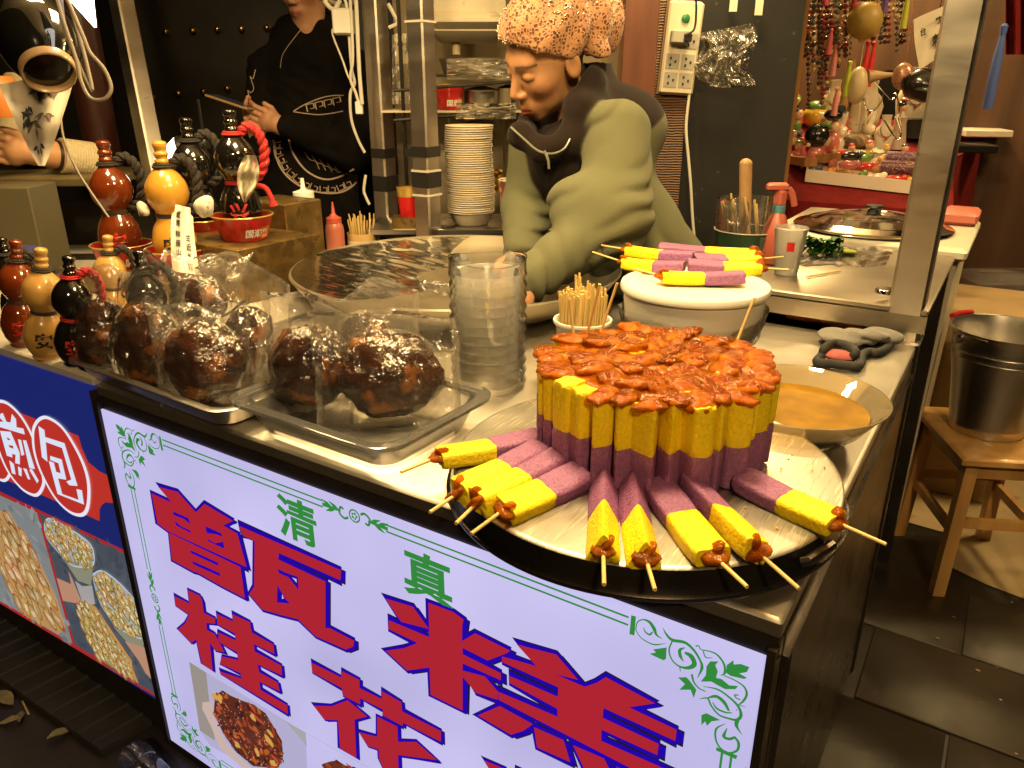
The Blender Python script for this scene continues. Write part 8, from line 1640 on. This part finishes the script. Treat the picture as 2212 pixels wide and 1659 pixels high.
def man_coat(X):
    d = sd_cap(X, atd(668, 190, 2.95), atd(672, 470, 2.95), .165, .185); d = smin(d, sd_cap(X, atd(580, 145, 2.93), atd(765, 150, 2.95), .075, .078), .06)
    d = smin(d, smin(sd_cap(X, atd(768, 165, 2.93), atd(764, 330, 2.80), .075, .07), sd_cap(X, atd(764, 330, 2.80), w1 + A_R * .03, .070, .046), .03), .03)
    d = smin(d, smin(sd_cap(X, atd(575, 160, 2.92), atd(560, 330, 2.84), .07, .065), sd_cap(X, atd(560, 330, 2.84), w2 - A_U * .03, .06, .042), .03), .02)
    hood = sd_ell(X, atd(668, 95, 3.0), (.15, .15, .12)); d = smin(d, hood, .05)
    d = d + crease(X, (0, 0, 1.2), (.3, .2, 1.0), 50, .014, 3.0)
    return smax(d, -sd_cap(X, MC + A_U * .05, atd(655, 60, 2.80), .11, .055), .015)
pos, fcs = surface(man_coat, atd(540, 560, 2.75) - (.30, .25, .0), atd(800, 20, 2.95) + (.35, .40, .10), .0095)
ho = solid('hoodie', pos, fcs, HOOD, MAN); bvh = BVHTree.FromPolygons([Vector(p) for p in pos], [tuple(f) for f in fcs])
THREAD = pbr('grey_embroidery', (.42, .31, .23), .8)
def stitch(pts, w=.0068):
    out = []
    for x, y in smoothpath(pts, 4) if len(pts) > 3 else pts:
        d = Vector(ray(x, y)).normalized(); hit = bvh.ray_cast(Vector(CAM), d)
        if hit[0] is not None and (hit[0] - Vector(CAM)).length < 3.3: out.append(np.array(hit[0]) - np.array(d) * .003)
    if len(out) > 1: mb = MB(); mb.tube(out, w * .5, 5, flat=.6); mb.build('embroidery', THREAD, MAN)
Zm = lambda pts: [(493.7 + .2728 * (x - 0) - 0 * 0, .2728 * y) for x, y in pts]
stitch(Zm([(355, 1110), (370, 1230), (440, 1370), (560, 1470), (700, 1520), (850, 1530), (960, 1490), (1060, 1390)])); stitch(Zm([(480, 1110), (500, 1190), (560, 1290), (640, 1370), (760, 1420), (880, 1400), (990, 1340)]))
stitch(Zm([(515, 880), (600, 830), (720, 780), (820, 758), (910, 755)])); stitch(Zm([(515, 885), (620, 900), (720, 908), (830, 895), (905, 880)]))
def meander(A_, B_, n, h):
    A_, B_ = np.array(A_, float), np.array(B_, float)
    for i in range(n):
        a = A_ + (B_ - A_) * (i + .08) / n; e = (B_ - A_) / n * .82; q = np.array([-e[1], e[0]]); q = q / (np.linalg.norm(q) + 1e-9) * h
        stitch([tuple(a), tuple(a + q)], .0052); stitch([tuple(a + q), tuple(a + q + e)], .0052); stitch([tuple(a + q + e), tuple(a + e + q * .3)], .0052); stitch([tuple(a + e + q * .3), tuple(a + e * .45 + q * .3)], .0052)
arc = [(417, 1120), (430, 1220), (490, 1330), (590, 1420), (720, 1472), (850, 1470), (960, 1420)]
for i in range(len(arc) - 1): meander(Zm([arc[i]])[0], Zm([arc[i + 1]])[0], 2, 14)
meander(Zm([(620, 885)])[0], Zm([(900, 820)])[0], 4, -15)
for k in range(5): stitch(Zm([(600 + 60 * k, 1200 + 30 * k), (640 + 60 * k, 1260 + 26 * k), (690 + 50 * k, 1280 + 20 * k), (720 + 50 * k, 1340 + 10 * k)]), .004)
stitch([(552, 150), (546, 170), (540, 165), (548, 190), (542, 200), (535, 195), (538, 212), (525, 215), (528, 225)], .004); stitch(Zm([(410, 540), (430, 430), (520, 300), (600, 210), (700, 150)]), .0022)
a, b = atd(455, 206, 2.62), atd(545, 236, 2.60); r = thing('mobile_phone', 'mobile phone held flat in both hands by the man', 'phone', tuple((a + b) / 2)); d = b - a; Lp = np.linalg.norm(d); d /= Lp; n_ = A_U + A_F * .05; n_ = n_ - d * (n_ @ d); n_ /= np.linalg.norm(n_); sd = np.cross(n_, d); Mp = Matrix(((d[0], sd[0], n_[0], (a + b)[0] / 2), (d[1], sd[1], n_[1], (a + b)[1] / 2), (d[2], sd[2], n_[2], (a + b)[2] / 2), (0, 0, 0, 1)))
mb = MB(); mb.box((0, 0, 0), (Lp, .072, .010), bev=.003, M=Mp); mb.build('phone_case', pbr('tan_case', (.34, .20, .09), .35), r); mb = MB(); mb.box((0, 0, 0), (Lp * .94, .068, .001), M=Mp @ Matrix.Translation((0, 0, .0052))); mb.build('screen', pbr('phone_screen', (.01, .01, .012), .1, emit=(.10, .09, .08), estr=.1), r, smooth=False)
# ------------------------------------------------------------------ arm of a third person at the far left
ARM = thing('person', 'forearm and hand of a person in cream knit resting on the left table', 'person', tuple(atd(80, 360, 2.25)))
wq, tq, eq = atd(78, 330, 2.22), atd(20, 325, 2.18), atd(160, 340, 2.30); sq = atd(60, 235, 2.42)
def arm3(X): return smin(hand_sdf(X, wq, tq, -A_U + A_F * .4, -A_F, 1.12, .9), sd_cap(X, wq, eq, .034, .045), .02)
pos, fcs = surface(arm3, np.minimum(np.minimum(wq, tq), eq) - .09, np.maximum(np.maximum(wq, tq), eq) + .09, .0045); solid('body', pos, fcs, SKIN, ARM, np.tile(np.array((.52, .27, .13)), (len(pos), 1)))
KNIT = pbr('cream_knit', (.55, .46, .28), .85, bump=(90, .7, .004)); d = eq - wq; P = [wq + d * t for t in np.linspace(.62, 1.5, 24)]; mb = MB(); mb.tube(P, [.050 + .0022 * (i % 2) for i in range(24)], 18); mb.build('sleeve', KNIT, ARM)
P = [sq + (atd(45, 330, 2.42) - sq) * t for t in np.linspace(-.6, 1.2, 24)]; mb = MB(); mb.tube(P, [.075 + .002 * (i % 2) for i in range(24)], 18); mb.build('other_sleeve', KNIT, ARM)
mb = MB(); mb.tube([wq + d * .50, wq + d * .58], .044, 18); mb.build('wristband', BLACK, ARM)
